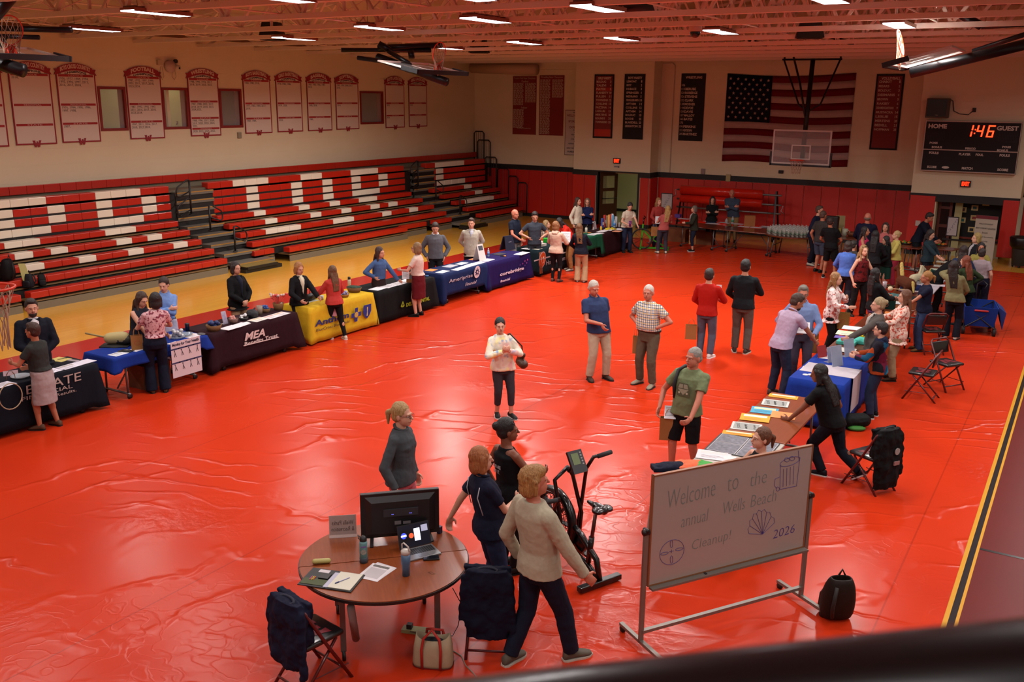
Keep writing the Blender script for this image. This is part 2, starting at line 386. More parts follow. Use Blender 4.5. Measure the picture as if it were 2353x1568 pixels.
MB().box(0, .14, 0, .045, .02, 2.07).box(.72, .86, 0, .045, .02, 2.07).box(.14, .72, 0, .045, .02, .8).box(.14, .72, 0, .045, 1.9, 2.07).box(.14, .72, 0, .045, 1.3, 1.42).build('door_frame', bw, d)
MB().box(.14, .72, .018, .026, .8, 1.3).box(.14, .72, .018, .026, 1.42, 1.9).build('glass', mat('c8c890', .05, alpha=.3), d)
MB().tube([(.1, -.02, 1.02), (.1, -.09, 1.02), (.78, -.09, 1.02), (.78, -.02, 1.02)], .016).build('push_bar', mat('1a1a1a', .4), d)
rc = MB().box(-4.75, -1.75, 36.0, 36.1, 0, 2.1).box(-4.75, -4.7, YF+.31, 36.0, 0, 2.1).box(-1.75, -1.7, YF+.31, 36.0, 0, 2.1).box(-4.75, -1.7, YF+.31, 36.1, 2.1, 2.2)
struct(rc, 'wall_recess', mat('b8ac80', .8))
struct(MB().box(-4.75, -1.7, YF, 36.1, -.02, .004), 'floor_recess', mat('a89a70', .6))
db = empty('display_board', (-2.95, 33.75, 0), 0, 'black display board pinned with small framed pictures beneath the scoreboard', 'display board')
MB().box(-.85, .72, 0, .05, .62, 1.97).build('panel', mat('0c0b0b', .8), db)
MB().box(-.89, -.85, -.02, .06, .58, 1.99).box(-.89, .72, -.02, .06, .56, .62).build('frame', mat('7a2410', .5), db)
rp = random.Random(3)
for (u, v, cc) in ((2217, 456, '6f8ab0'), (2244, 456, '8a4a3a'), (2266, 467, '5a6a70'), (2240, 478, '4f7f88'), (2213, 482, '9a5a50'), (2238, 501, 'b0504a'), (2211, 506, '3f8a80'), (2232, 528, '3a3a40')):
 p = hit(u, v, 1, 33.74); q = MB().box(p.x+2.95-.1, p.x+2.95+.1, -.012, 0, p.z-.085, p.z+.085).build('picture', mat('b8a470', .7), db)
 MB().box(p.x+2.95-.055, p.x+2.95+.055, -.015, -.012, p.z-.045, p.z+.045).build('print', mat(cc, .6, kind='mottle', col2='20202a', scale=18), q)
sh = empty('display_shelf', (-3.0, 33.62, 0), 0, 'low dark shelf under the display board', 'shelf')
MB().box(-1.0, .72, -.1, .12, .5, .55).build('shelf_board', mat('120e0c', .5), sh)
MB().box(-.95, .7, .05, .12, 0, .5).build('panel', mat('a89c78', .7), sh)
bk = empty('bookcase', (-4.02, 33.6, 0), 0, 'brown wooden door frame with glass panes left of the display board', 'door')
MB().box(-.2, -.12, -.03, .06, 0, 1.95).box(.14, .22, -.03, .06, 0, 1.95).box(-.12, .14, -.03, .06, 1.5, 1.58).box(-.12, .14, -.03, .06, .9, 1.0).box(-.12, .14, -.02, .05, 0, .3).build('frame', mat('5a1f10', .5), bk)
MB().box(-.12, .14, 0, .01, .3, 1.95).build('pane', mat('120c0a', .2), bk)
struct(MB().box(-3.72, -3.5, 33.55, 33.62, 0, 1.97), 'trim_9', mat('a8a070', .7))
# ------------------------------------------------ ceiling
XC = -8.05
deckm = mat('baa890', .85, kind='deck', col2='9c8870', bump=.6)
rd = MB(); zs = lambda x: 6.5+.14*(x-XL) if x < XC else 6.5+.14*((2*XC-XL)-x)
xs_ = [XL-.3, XC, 8.3]
zz = [6.5, zs(XC), zs(8.3)]
rd.add([(XL-.3, -6.3, zz[0]), (XC, -6.3, zz[1]), (8.3, -6.3, zz[2]), (8.3, 35, zz[2]), (XC, 35, zz[1]), (XL-.3, 35, zz[0]),
  (XL-.3, -6.3, zz[0]+.2), (XC, -6.3, zz[1]+.2), (8.3, -6.3, zz[2]+.2), (8.3, 35, zz[2]+.2), (XC, 35, zz[1]+.2), (XL-.3, 35, zz[0]+.2)],
  [(0, 1, 4, 5), (1, 2, 3, 4), (6, 11, 10, 7), (7, 10, 9, 8)])
struct(rd, 'ceiling', deckm)
js = mat('dccec2', .6)
yj = [8.9, 11.1, 13.3, 15.5, 17.65, 19.85, 22.1, 24.4, 26.6, 28.8, 31.0, 33.2]
for jy in [0.1, 2.3, 4.5, 6.7]+yj:
 j = empty('roof_truss', (XC, jy, 6.2), 0, None, 'roof truss')
 i = ([0.1, 2.3, 4.5, 6.7]+yj).index(jy)
 tag(j, 'cream steel roof truss spanning the gym, like its neighbours in the row', 'roof truss', 'parallel roof trusses')
 L_ = XC-XL
 MB().box(-L_, L_+1, -.075, -.012, 0, .09).box(-L_, L_+1, .012, .075, 0, .09).build('bottom_chord', js, j)
 t = MB(); t.bar((-L_, 0, .3), (0, 0, zs(XC)-6.17-.06), .12, .08); t.bar((0, 0, zs(XC)-6.17-.06), (L_+1, 0, .25), .12, .08); t.build('top_chord', js, j)
 wb = MB(); n = 15
 for k in range(n):
  xa = -L_+.4+k*(2*L_)/n; xb = xa+L_/n; xcq = xa+2*L_/n
  za = zs(XC+xb)-6.17-.08
  wb.bar((xa, 0, .06), (xb, 0, za), .07, .06).bar((xb, 0, za), (xcq, 0, .06), .07, .06)
  if k % 2: wb.bar((xb, 0, .06), (xb, 0, za), .045, .045)
 wb.build('web', js, j)
for x in (-20, -16.6, -13.2, -9.8, -6.3, -2.9, .5):
 b = MB(); b.cyl((x, -5, zs(x)-.12), (x, 34, zs(x)-.12), .025, n=6).cyl((x, -5, 6.3), (x, 34, 6.3), .016, n=6)
 for a, b2 in zip(yj[:-1], yj[1:]): b.cyl((x, a, 6.3), (x, b2, zs(x)-.12), .012, n=5).cyl((x, a, zs(x)-.12), (x, b2, 6.3), .012, n=5)
 thing(b, 'bridging_rod', js, 'thin steel bridging braced between the roof trusses', 'bridging', 'bridging lines between the roof trusses')
rm_ = mat('7c150c', .8)
for (x0, x1, y0, y1) in ((-12.6, -9.6, 13.6, 19.6), (-12.4, -9.4, 20.2, 26.4), (-7.4, -5.2, 19.6, 26.2), (-16.4, -14.6, 11.4, 14), (-7.6, -5.4, 27, 31), (-3.6, -2.0, 23, 29)):
 xm = (x0+x1)/2; zt = min(zs(x0), zs(x1))
 p = MB().add([(x0, y0, zt-.1), (x1, y0, zt-.1), (x1, y1, zt-.1), (x0, y1, zt-.1), (x0+.3, y0+.2, zt-.42), (x1-.3, y0+.2, zt-.42), (x1-.3, y1-.2, zt-.42), (x0+.3, y1-.2, zt-.42)], [(0, 1, 2, 3), (7, 6, 5, 4), (0, 4, 5, 1), (1, 5, 6, 2), (2, 6, 7, 3), (3, 7, 4, 0)])
 thing(p, 'acoustic_panel', rm_, 'dark red panel box tucked up between the roof trusses', 'acoustic panel', 'dark red panels under the roof deck')
thing(MB().cyl((-22.6, 33.6, 6.05), (-19.5, 33.6, 5.95), .22, n=20), 'air_duct', mat('b59880', .6), 'round cream air duct in the upper left corner of the far wall', 'duct', smooth=True)
struct(MB().box(XL, P1X0, YF-.3, YF, 5.98, 6.6), 'trim_10', wallf)
sl = MB()
for x0, x1 in ((-19.3, -17.9), (-14.2, -12.6), (-12.3, -8.6), (-8.2, -5.2)): sl.box(x0, x1, YF-.34, YF, 6.28, 6.36)
struct(sl, 'trim_11', mat('2a1c14', .8))
# ------------------------------------------------ high bay lamps
HZ = 6.19
emm = mat('f4f2ff', .4, emit=9)
hous = mat('8a5a48', .5)
def highbay(x, y, label, z=HZ, W=LAMP):
 t = empty('high_bay_light', (x, y, z), 0, label, 'ceiling light', 'high bay lights below the trusses')
 MB().box(-.19, .19, -.61, .61, .02, .06).box(-.19, -.182, -.61, .61, -.004, .02).box(.182, .19, -.61, .61, -.004, .02).build('housing', hous, t)
 f = MB()
 for k in range(7):
  yy = -.54+k*.18; f.box(-.15, .15, yy-.03, yy+.03, .06, .09)
 f.build('heat_sink', mat('6f5145', .5), t)
 MB().box(-.18, .18, -.60, .60, .0, .019).build('diffuser', emm, t)
 MB().cyl((0, -.4, .06), (0, -.4, .75), .005, n=5).cyl((0, .4, .06), (0, .4, .75), .005, n=5).build('hanger', mat('555555', .5), t)
 ld = bpy.data.lights.new('lamp_light', 'AREA'); ld.shape = 'RECTANGLE'; ld.size = .34; ld.size_y = 1.18; ld.energy = W; ld.spread = math.radians(160); ld.color = (1.0, .95, .90)
 lo = bpy.data.objects.new('lamp_light', ld); C.objects.link(lo); lo.parent = t; lo.location = (0, 0, -.008)
vis = [(362, 32, 'foremost of the two lamps at the upper left corner'), (212, 69, 'lamp beside the black hoist pole above the cross country banners'), (640, -2, 'lamp cut by the top edge, left of centre'),
  (678, 90, 'lamp above the basketball championship banners'), (874, 66, 'lamp above the folded side hoop'), (1119, 48, 'lamp right of the folded side hoop, nearer row'),
  (1028, 112, 'small far lamp just above the folded side hoop backboard'), (1207, 100, 'far lamp in front of the red name banners'), (1376, 21, 'big lamp near the top centre beside the black roof cylinder'),
  (1430, 91, 'far lamp above the varsity name boards'), (1658, 75, 'lamp above the left edge of the flag'), (1900, 0, 'lamp cut by the top edge above the far hoop'), (2067, 60, 'lamp above the folded right hand hoop')]
for u, v, s in vis:
 p = fl(u, v, HZ if u != 212 else 6.12); far = LAMP*(3.8 if p.y > 18.5 else 1.7 if p.y > 16 else .85); highbay(p.x, p.y, 'glowing white high bay light, '+s, HZ if u != 212 else 6.12, far)
for i, (x, y) in enumerate([(x, y) for x in (-19.5, -15, -11.3, -7.6, -3.8, .2, 4) for y in (-2, 3.2, 8.2) if not (y < 0 and x < -9)]+[(-3.9, 11.8), (-7.8, 11.4), (.2, 11.8), (.2, 16), (.2, 22), (4, 12), (4, 16.5), (4, 22), (.2, 28)]):
 highbay(x, y, 'high bay light outside the picture, above the unseen part of the gym', HZ, LAMP*(.8 if y < 9 else 1.3))
# ------------------------------------------------ bleachers
BX = [-20.34, -20.79, -21.19, -21.58, -21.88, -22.18, -22.18, -22.19, -22.2]
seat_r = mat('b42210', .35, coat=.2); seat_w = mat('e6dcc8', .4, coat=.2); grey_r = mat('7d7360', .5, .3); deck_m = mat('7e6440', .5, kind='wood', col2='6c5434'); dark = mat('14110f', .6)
U = lambda u, v, r: hit(u, v, 0, BX[r]).y
def row(sec, r, y0, y1, whites, dx=0, riser=True):
 z = .42+.24*r; x = BX[r]-dx; h = .15 if r in (0, 1, 2, 3, 4) else .185
 q = MB().box(x-.24, x-.02, y0, y1, z-h+.005, z-.02); edges = [y0]+[y for w_ in whites for y in w_]+[y1]
 for i in range(0, len(edges), 2):
  if edges[i+1]-edges[i] > .05:
   n = max(1, round((edges[i+1]-edges[i])/.457)); st_ = (edges[i+1]-edges[i])/n
   for k in range(n): q.box(x-.26, x, edges[i]+k*st_+.003, edges[i]+(k+1)*st_-.003, z-h, z)
 ro = q.build('seat_row', seat_r, sec, bevel=.012)
 for a, b in whites:
  n = max(1, round((b-a)/.457)); st_ = (b-a)/n; m_ = MB()
  for k in range(n): m_.box(x-.26, x+.001, a+k*st_+.003, a+(k+1)*st_-.003, z-h, z+.001)
  m_.build('white_seat_panel', seat_w, ro, bevel=.012)
 if riser:
  dz = z-.2
  back = BX[r]-.7
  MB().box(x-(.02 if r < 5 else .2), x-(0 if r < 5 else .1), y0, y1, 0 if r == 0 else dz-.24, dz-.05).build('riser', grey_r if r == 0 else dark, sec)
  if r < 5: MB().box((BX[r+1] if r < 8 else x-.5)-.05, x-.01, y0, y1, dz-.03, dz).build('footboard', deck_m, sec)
 return ro
def yv(us, r, v0):
 z = .42+.24*r
 out = []
 for u in us:
  v = v0
  for _ in range(12):
   p = hit(u, v, 0, BX[r]); v += (p.z-(z-.08))*60*13/max(6, (p-CAM).length)*2
  out.append(p.y)
 return out
def pairs(l): return [(l[i], l[i+1]) for i in range(0, len(l), 2)]
WA = {8: [-20, 106, 219, 323], 7: [-20, 30, 109, 149, 221, 258, 325, 359], 6: [-20, 34, 112, 152, 224, 260, 328, 361], 5: [-20, 118, 227, 331], 4: [10, 93, 242, 313], 3: [34, 77, 117, 157, 268, 304, 339, 373], 2: [60, 103, 182, 222, 295, 331, 399, 432]}
WB = {8: [535, 617, 691, 740, 806, 869], 7: [566, 593, 669, 694, 741, 764, 808, 829, 870, 891], 6: [567, 596, 671, 696, 742, 765, 809, 830, 871, 892], 5: [569, 597, 672, 697, 743, 767, 810, 873], 4: [584, 611, 687, 712, 758, 782, 825, 867],
  3: [610, 638, 714, 739, 785, 808, 852, 873, 893, 914], 2: [611, 692, 766, 814, 879, 900, 941, 961]}
WC = {8: [1000, 1067], 7: [1002, 1019], 6: [1002, 1019.5], 5: [1004, 1069], 4: [1067, 1084], 3: [1092, 1109], 2: [1069, 1135]}
EA = {8: 388, 7: 390, 6: 393, 5: 395, 4: 410, 3: 437, 2: 464, 1: 493, 0: 523}
EB0 = {8: 477, 7: 480, 6: 482, 5: 486, 4: 500, 3: 527, 2: 553, 1: 580}; EB1 = {8: 928, 7: 930, 6: 931, 5: 931, 4: 946, 3: 972, 2: 998, 1: 1026}
EC0 = {8: 979, 7: 981, 6: 983, 5: 985, 4: 996, 3: 1021, 2: 1048, 1: 1075, 0: 1105}; EC1 = {8: 1114, 7: 1114, 6: 1115, 5: 1115, 4: 1129, 3: 1154, 2: 1179, 1: 1204, 0: 1201}
Vg = {0: 600, 1: 560, 2: 530, 3: 500, 4: 480, 5: 460, 6: 445, 7: 430, 8: 415}
secA = empty('bleacher_section', (0, 0, 0), 0, 'left bleacher section with red seats and white blocks, backpacks at its left end', 'bleachers', 'bleacher sections on the left wall')
secB = empty('bleacher_section', (0, 0, 0), 0, 'middle bleacher section whose white seat blocks spell letters beginning with T', 'bleachers', 'bleacher sections on the left wall')
secC = empty('bleacher_section', (0, 0, 0), 0, 'short far bleacher section ending at the corner below the folded safety rails', 'bleachers', 'bleacher sections on the left wall')
for r in range(9):
 wa = [max(9.0, y) for y in yv(WA[r], r, Vg[r])] if r in WA else []
 ea = yv([EA[r]], r, Vg[r])[0]
 if r >= 2: row(secA, r, 8.0, ea, [p_ for p_ in pairs(wa) if p_[1] > 9.1])
 else: row(secA, r, 12.2 if r == 0 else 12.0, ea, []);
 if r in EB0:
  b0, b1 = yv([EB0[r], EB1[r]], r, Vg[r]); row(secB, r, b0, b1, pairs(yv(WB[r], r, Vg[r])) if r in WB else [])
 c0, c1 = yv([EC0[r], EC1[r]], r, Vg[r]); row(secC, r, c0, min(c1, 34.3), pairs(yv(WC[r], r, Vg[r])) if r in WC else [])
for r in (0, 1): row(secA, r, 8.0, 11.95, [], dx=-.04)
row(secB, 0, 19.3, 20.1, [], dx=.3); row(secB, 0, 20.42, 26.2, []); row(secB, 0, 26.25, 27.75, [], dx=.32); row(secB, 0, 28.15, 29.35, [], dx=.32)
for s_, a, b in ((secA, 12.0, 18), (secB, 19.3, 28.8), (secC, 30.3, 34.2)):
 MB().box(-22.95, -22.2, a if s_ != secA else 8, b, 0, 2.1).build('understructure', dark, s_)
tb = MB(); n = 58
for k in range(n): tb.box(-22.93, -22.86, 8+k*.457, 8+(k+1)*.457-.006, 2.37, 2.58)
thing(tb, 'top_rail_board', seat_r, 'long red backboard running along the very top of the bleachers', 'backboard', bevel=.01)
thing(MB().box(-23.0, -22.95, 8, 34.4, 0, 2.36), 'back_panel', grey_r, 'grey panel along the wall behind the bleachers top row', 'panel')
thing(MB().box(-22.94, -22.3, 8, 34.3, 2.14, 2.2), 'top_walkway', mat('6e6554', .5, .2), 'grey walkway board beneath the red top board', 'walkway')
def aisle(y0s, y1s, name):
 t = empty('aisle_steps', (0, 0, 0), 0, name, 'steps', 'aisle steps between the bleacher sections')
 for r in range(0, 9):
  z = .22+.24*r; x = BX[r]+.05; w_ = (BX[r]-BX[min(8, r+1)])+.32
  a = y0s+(y1s-y0s)*0+( -.05 if r > 4 else .1*(4-r)); b = a+1.35
  MB().box(x-w_, x, a, b, z-.1, z).build('step', mat('6f6a60', .55, .2), t)
  MB().box(x-.012, x+.004, a, b, z-.035, z-.005).build('nosing', mat('a87a34', .5), t)
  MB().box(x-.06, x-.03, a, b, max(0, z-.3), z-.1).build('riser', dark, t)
 q = MB().box(-20.3, -19.85, y0s+.35, y0s+1.5, .1, .17).box(-20.3, -19.9, y0s+.3, y0s+1.7, 0, .1); q.build('pullout_step', mat('1d1a14', .5), t)
 MB().box(-20.3, -19.9, y0s+.32, y0s+1.5, .17, .182).build('nosing', mat('7f6f3a', .5), t)
aisle(17.95, 19.3, 'grey aisle steps between the left and middle bleacher sections')
aisle(29.0, 30.4, 'grey aisle steps between the middle and far bleacher sections')
def handrail(x, y, z, h, two=False, flip=1, label=''):
 t = empty('handrail', (x, y, z), 0, label, 'handrail', 'black handrails in the bleacher aisles')
 MB().cyl((0, 0, 0), (0, 0, h), .028).cyl((0, 0, 0), (0, 0, .02), .07).build('post', BLACK, t, True)
 for zt in ([h] + ([h-.52] if two else [])):
  s = flip
  MB().tube([(0, 0, zt-.04), (0, .02*s, zt), (0, .1*s, zt+.0), (0, .42*s, zt-.18), (0, .47*s, zt-.28), (0, .46*s, zt-.42), (0, .38*s, zt-.46), (0, .0, zt-.32)], .02).build('loop', BLACK, t, True)
for u_, v_, x_, h_, two_, fp_, lb_ in ((440, 493, -21.92, .98, True, -1, 'tall double looped black handrail in the left aisle'), (484, 531, -21.25, .72, False, 1, 'middle single looped black handrail in the left aisle'),
  (541, 578, -20.75, .72, False, 1, 'lowest black handrail in the left aisle'), (961, 430, -21.92, .98, True, -1, 'tall double looped black handrail in the far aisle'),
  (1002, 460, -21.25, .72, False, 1, 'middle black handrail in the far aisle'), (1057, 493, -20.75, .72, False, 1, 'lowest black handrail in the far aisle')):
 p_ = hit(u_, v_, 0, x_); handrail(p_.x, p_.y, p_.z, h_, two_, fp_, lb_)
def siderail(x0, x1, y, z0, z1, label):
 t = empty('safety_rail', ((x0+x1)/2, y, z0), 0, label, 'safety rail', 'black safety rails at the far end of the bleachers')
 a, b, h = x0-(x0+x1)/2, x1-(x0+x1)/2, z1-z0
 MB().tube([(a, 0, 0), (a, 0, h-.08), (a+.08, 0, h), (b-.08, 0, h), (b, 0, h-.08), (b, 0, 0)], .025).build('frame', BLACK, t, True)
 m_ = MB(); k = a+.11
 while k < b-.04: m_.cyl((k, 0, .02), (k, 0, h), .007, n=5); k += .11
 m_.cyl((a, 0, .12), (b, 0, .12), .012, n=6).build('balusters', BLACK, t)
siderail(-22.95, -22.45, 34.30, 1.9, 3.45, 'tallest black safety rail standing in the far corner')
siderail(-22.75, -22.1, 34.25, 1.6, 3.1, 'barred black safety rail second from the corner')
siderail(-22.35, -21.75, 34.22, 1.0, 2.4, 'black safety rail below the corner rails, above the upper rows')
siderail(-21.75, -21.2, 34.3, .6, 1.95, 'black safety rail against the red pads beside the middle rows')
siderail(-21.2, -20.75, 34.3, .4, 1.65, 'lower black safety rail next to the red pads')
siderail(-20.75, -20.3, 34.32, .1, 1.4, 'lowest and outermost black safety rail by the red pads')
pa, pb = CAM+ray(1150, 1672)*.62, CAM+ray(2420, 1560)*.52
dd = (pb-pa).normalized()
thing(MB().cyl(pa-dd*1.0, pb+dd*1.0, .034, n=24), 'balcony_rail', mat('0b0b0f', .35, coat=.3), 'dark round handrail crossing the lower right corner, out of focus', 'railing', smooth=True)
# =================================================== WALLS: banners, boards, flag, scoreboard, hoops
burg = mat('8c1626', .6); bwhite = mat('cfc3b8', .7); btxt = mat('3a3030', .7); wtxt = mat('c8b0a8', .6)
def banner(bl, br, title, lists, label, dual=False, top=5.62, tw=.86):
 a, b = hit(bl[0], bl[1], 0, XL+.03), hit(br[0], br[1], 0, XL+.03); y0, y1 = a.y, b.y; z0 = (a.z+b.z)/2; W = y1-y0; ym = (y0+y1)/2
 t = empty('championship_banner', (XL+.012, ym, z0), 0, label, 'banner', 'white and maroon championship banners')
 H = top-z0; fr = lambda x, y, z=0: frame((.012+z, x, y), (0, 1, 0), (0, 0, 1)); body = H-.30
 F0 = frame((0, 0, 0), (0, 1, 0), (0, 0, 1))
 MB().box(0, .012, -W/2, W/2, 0, body).build('panel', bwhite, t)
 k = .035; MB().box(.001, .016, -W/2, -W/2+k, 0, body).box(.001, .016, W/2-k, W/2, 0, body).box(.001, .016, -W/2+k, W/2-k, 0, k).build('border', burg, t)
 pts = []; n = 10; hw = W*.44
 for i in range(n+1): x = -hw+2*hw*i/n; pts.append((x, body+.16+.12*(1-(x/hw)**2)))
 for i in range(n, -1, -1): x = -hw+2*hw*i/n; pts.append((x, body+.0+.10*(1-(x/hw)**2)))
 hd = MB().prism(pts, F0, .02);
 for s in (1, -1): hd.prism([(s*hw*.86, body+.14), (s*(W/2+.04), body+.13), (s*(W/2+.0), body+.06), (s*(W/2+.05), body-.02), (s*hw*.86, body+.02)][::s], F0, .016)
 hd.build('header_ribbon', burg, t)
 pts2 = []
 for i in range(n+1): x = -hw*.82+2*hw*.82*i/n; pts2.append((x, body+.105*(1-(x/hw)**2)))
 pts2 += [(hw*.82, body-.01), (-hw*.82, body-.01)]
 MB().prism(pts2, F0, .012).build('header_field', bwhite, t)
 text(title, frame((.0215, 0, body+.205), (0, 1, 0), (0, 0, 1)), .1, mat('c9b4a6', .6), t, width=min(hw*1.75, .085*len(title)+.1), height=.115, bold=.004, arch=.085, name='title')
 text('CHAMPIONS', frame((.0135, 0, body+.062), (0, 1, 0), (0, 0, 1)), .1, btxt, t, width=W*.56, height=.058, bold=.004, arch=.04, name='subtitle')
 zt = [body-.035, body*.56, body*.28] if not dual else [body-.035, body*.60, body*.315, body*.13]
 bars = MB(); names = ['LEAGUE', 'REGIONAL', 'STATE', 'STATE DUALS']
 for i, z in enumerate(zt): bars.box(.012, .0145, -W/2+.06, W/2-.06, z-.028, z+.028)
 bars.build('heading_bars', mat('9a1a1c', .6), t)
 for i, z in enumerate(zt):
  text(names[i], frame((.0155, 0, z), (0, 1, 0), (0, 0, 1)), .04, wtxt, t, width=W*(.36 if i != 1 else .42), height=.036, name='heading')
  if i < len(lists) and lists[i]:
   body_ = lists[i]; nl = body_.count('\n')+1
   me = text(body_, frame((.0135, -W/2+.07, z-.035-.041*nl), (0, 1, 0), (0, 0, 1)), .088, btxt, t, align='LEFT', name='years', line=.9)
   if me:
    xs = [v.co.y for v in me.data.vertices]; w_ = max(xs)-min(xs)
    if w_ > W-.15:
     s_ = (W-.15)/w_; x0_ = min(xs)
     for v in me.data.vertices: v.co.y = x0_+(v.co.y-x0_)*s_
 e = .11; wp = [(-1, .75), (-.35, .75), (-.38, .45), (-.25, -.05), (-.1, .3), (-.1, .55), (.25, .55), (.3, -.05), (.5, .4), (.45, .75), (1, .75), (.85, .45), (.55, -.75), (.2, -.75), (0, -.1), (-.2, -.8), (-.55, -.75), (-.85, .4)]
 MB().prism([(x*e*1.1, y*e+.02) for x, y in wp], frame((.013, 0, 0), (0, 1, 0), (0, 0, 1)), .01).build('w_emblem', burg, t)
 return t
banner((-62, 341), (22, 336), 'GIRLS SOCCER', ['', '', ''], 'championship banner cut off by the left edge, only its right border in view')
banner((38, 335), (132, 330), 'GIRLS CROSS COUNTRY', ['2018,', '', ''], 'second championship banner from the left, half hidden by the folded hoop')
banner((145, 329), (233, 325), 'BOYS CROSS COUNTRY', ['1976, 1977, 1984, 1994,\n1995, 1996, 1997, 2015,\n2016, 2017, 2018,', '1976, 1994, 1995, 1996,\n1997, 1998,', '1997,'], 'championship banner headed BOYS CROSS COUNTRY, left of the first window')
banner((301, 321), (380, 317), 'FOOTBALL', ['1987, 1992, 1997, 1999,\n2003, 2011, 2017, 2018,\n2023,2024,', '1987, 1992, 1993, 1997,\n2011, 2016, 2017, 2018,\n2023,2024,', '1997, 2011, 2016, 2017,\n2018, 2023,2024,'], 'championship banner headed FOOTBALL between the first two windows')
banner((440, 314), (509, 311), 'WRESTLING', ['1988, 1990, 1996, 2017,\n2018, 2019, 2020, 2023,', '1987, 1988, 2002, 2017,\n2018, 2019, 2020, 2023,\n2024,2025,', '1988, 1996, 2017, 2018,\n2019, 2020, 2023, 2024,\n2025,', '2020, 2023, 2024, 2025,'], 'championship banner headed WRESTLING with a STATE DUALS bar', dual=True)
banner((565, 308), (626.5, 305), 'BOYS BASKETBALL', ['1982, 1983, 2018,', '1977, 1983, 1984, 2017,\n2018,', '1983, 1984,'], 'championship banner headed BOYS BASKETBALL')
banner((639, 304), (697, 302), 'GIRLS BASKETBALL', ['1978, 1985, 1986,', '1979, 2020,', '2020,'], 'championship banner headed GIRLS BASKETBALL')
banner((709, 301.5), (764, 299.5), 'BASEBALL', ['1980, 1982, 1986, 1987,\n2018,', '1980, 2018,', '1980,'], 'championship banner headed BASEBALL')
banner((774, 298), (826, 297), 'SOFTBALL', ['1989, 1990, 2000, 2017,\n2018,', '2014,', ''], 'championship banner headed SOFTBALL, left of the fourth window')
banner((887, 295), (930.5, 292.5), 'BOYS LACROSSE', ['', '2024,', '2024,'], 'narrow championship banner headed BOYS LACROSSE, right of the fourth window')
banner((940.5, 292), (982, 290.5), 'GIRLS LACROSSE', ['', '2024,', ''], 'rightmost narrow championship banner beneath the folded side hoop')
def board(x0, x1, z0, z1, y, name, pm, label, frame_m=None, fw_=.07):
 t = empty(name, ((x0+x1)/2, y-.002, z0), 0, label, 'sign board'); w_ = x1-x0; h_ = z1-z0
 if frame_m:
  MB().box(-w_/2, w_/2, -.03, 0, 0, h_).build('frame', frame_m, t); MB().box(-w_/2+fw_, w_/2-fw_, -.034, -.028, fw_, h_-fw_).build('panel', pm, t)
 else: MB().box(-w_/2, w_/2, -.03, 0, 0, h_).build('panel', pm, t)
 return t, w_, h_
FY = lambda x, z, d=.0345: frame((x, -d, z), (1, 0, 0), (0, 0, 1))
redp = mat('7c120c', .6); gtxt = mat('b8a898', .6); lead = mat('c4b8ac', .7)
rr = random.Random(5)
def smalllines(t, x0, x1, z0, z1, n, m_, gap=.35):
 b = MB(); h = (z1-z0)/n
 for k in range(n):
  z = z1-(k+.5)*h; x = x0
  while x < x1-.03:
   l = rr.uniform(.05, .14); b.box(x, min(x1, x+l), -.0315, -.030, z-h*.28, z+h*.28); x += l+.025
 return b.build('small_names', m_, t)
t, w_, h_ = board(-21.1, -19.98, 3.38, 5.72, YF, 'names_board', redp, 'red board of small names headed Track & Field, left of its twin')
text('Track & Field State Champions', FY(0, h_-.09, .031), .1, gtxt, t, width=1.02, height=.09, name='title'); text('Outdoor', FY(.02, h_-.2, .031), .1, gtxt, t, width=.34, height=.09, name='title')
smalllines(t, -.53, -.05, 1.18, 2.08, 22, gtxt); smalllines(t, .03, .53, 1.30, 2.08, 19, gtxt); text('Indoor', FY(-.0, 1.09, .031), .1, gtxt, t, width=.28, height=.09, name='title'); smalllines(t, -.53, -.03, .26, 1.03, 19, gtxt)
text('CROSS COUNTRY', FY(0, .25, .031), .1, gtxt, t, width=.66, height=.045, name='title')
t, w_, h_ = board(-19.83, -18.7, 3.38, 5.75, YF, 'names_board', redp, 'red board of small names headed Wrestling State Champions')
text('Wrestling State Champions', FY(0, h_-.08, .031), .1, gtxt, t, width=1.02, height=.09, name='title'); smalllines(t, -.53, -.06, .04, h_-.15, 50, gtxt); smalllines(t, .03, .53, 1.5, h_-.15, 17, gtxt)
t, w_, h_ = board(-18.6, -17.4, 2.62, 4.4, YF, 'welcome_sign', mat('c0b4ac', .7), 'white sportsmanship sign partly behind the left pillar', mat('5a2a1c', .6), .02)
for s_, z, c, hh, ww in (('WELCOME TO', 1.69, '2a2020', .055, .5), ('WELLS HIGH SCHOOL', 1.57, '7a1c12', .085, 1.05), ('WHERE', 1.45, '2a2020', .05, .25), ('SPORTSMANSHIP', 1.34, '7a1c12', .085, .9), ('IS AN', 1.22, '2a2020', .05, .22), ('EXPECTATION', 1.11, '7a1c12', .085, .78), ('SO PLEASE', 1.0, '2a2020', .055, .42), ('LET THE', .91, '2a2020', .055, .34), ('PLAYERS PLAY', .82, '2a2020', .055, .6),
     ('LET THE', .73, '2a2020', .055, .34), ('COACHES COACH', .64, '2a2020', .055, .64), ('LET THE', .55, '2a2020', .055, .34), ('OFFICIALS OFFICIATE', .46, '2a2020', .055, .86), ('LET THE', .37, '2a2020', .055, .34), ('SPECTATORS BE POSITIVE', .28, '2a2020', .055, 1.0), ('WARRIOR      PRIDE', .14, '1a1414', .08, .95)):
 text(s_, FY(0, z, .035), .1, mat(c, .7), t, width=ww, height=hh, bold=.002)
MB().prism([(-.05, 0), (0, .09), (.05, 0), (.015, .005), (.02, -.05), (-.02, -.05), (-.015, .005)], FY(-.06, .14, .035), .002).build('emblem', mat('7a1c12', .7), t)
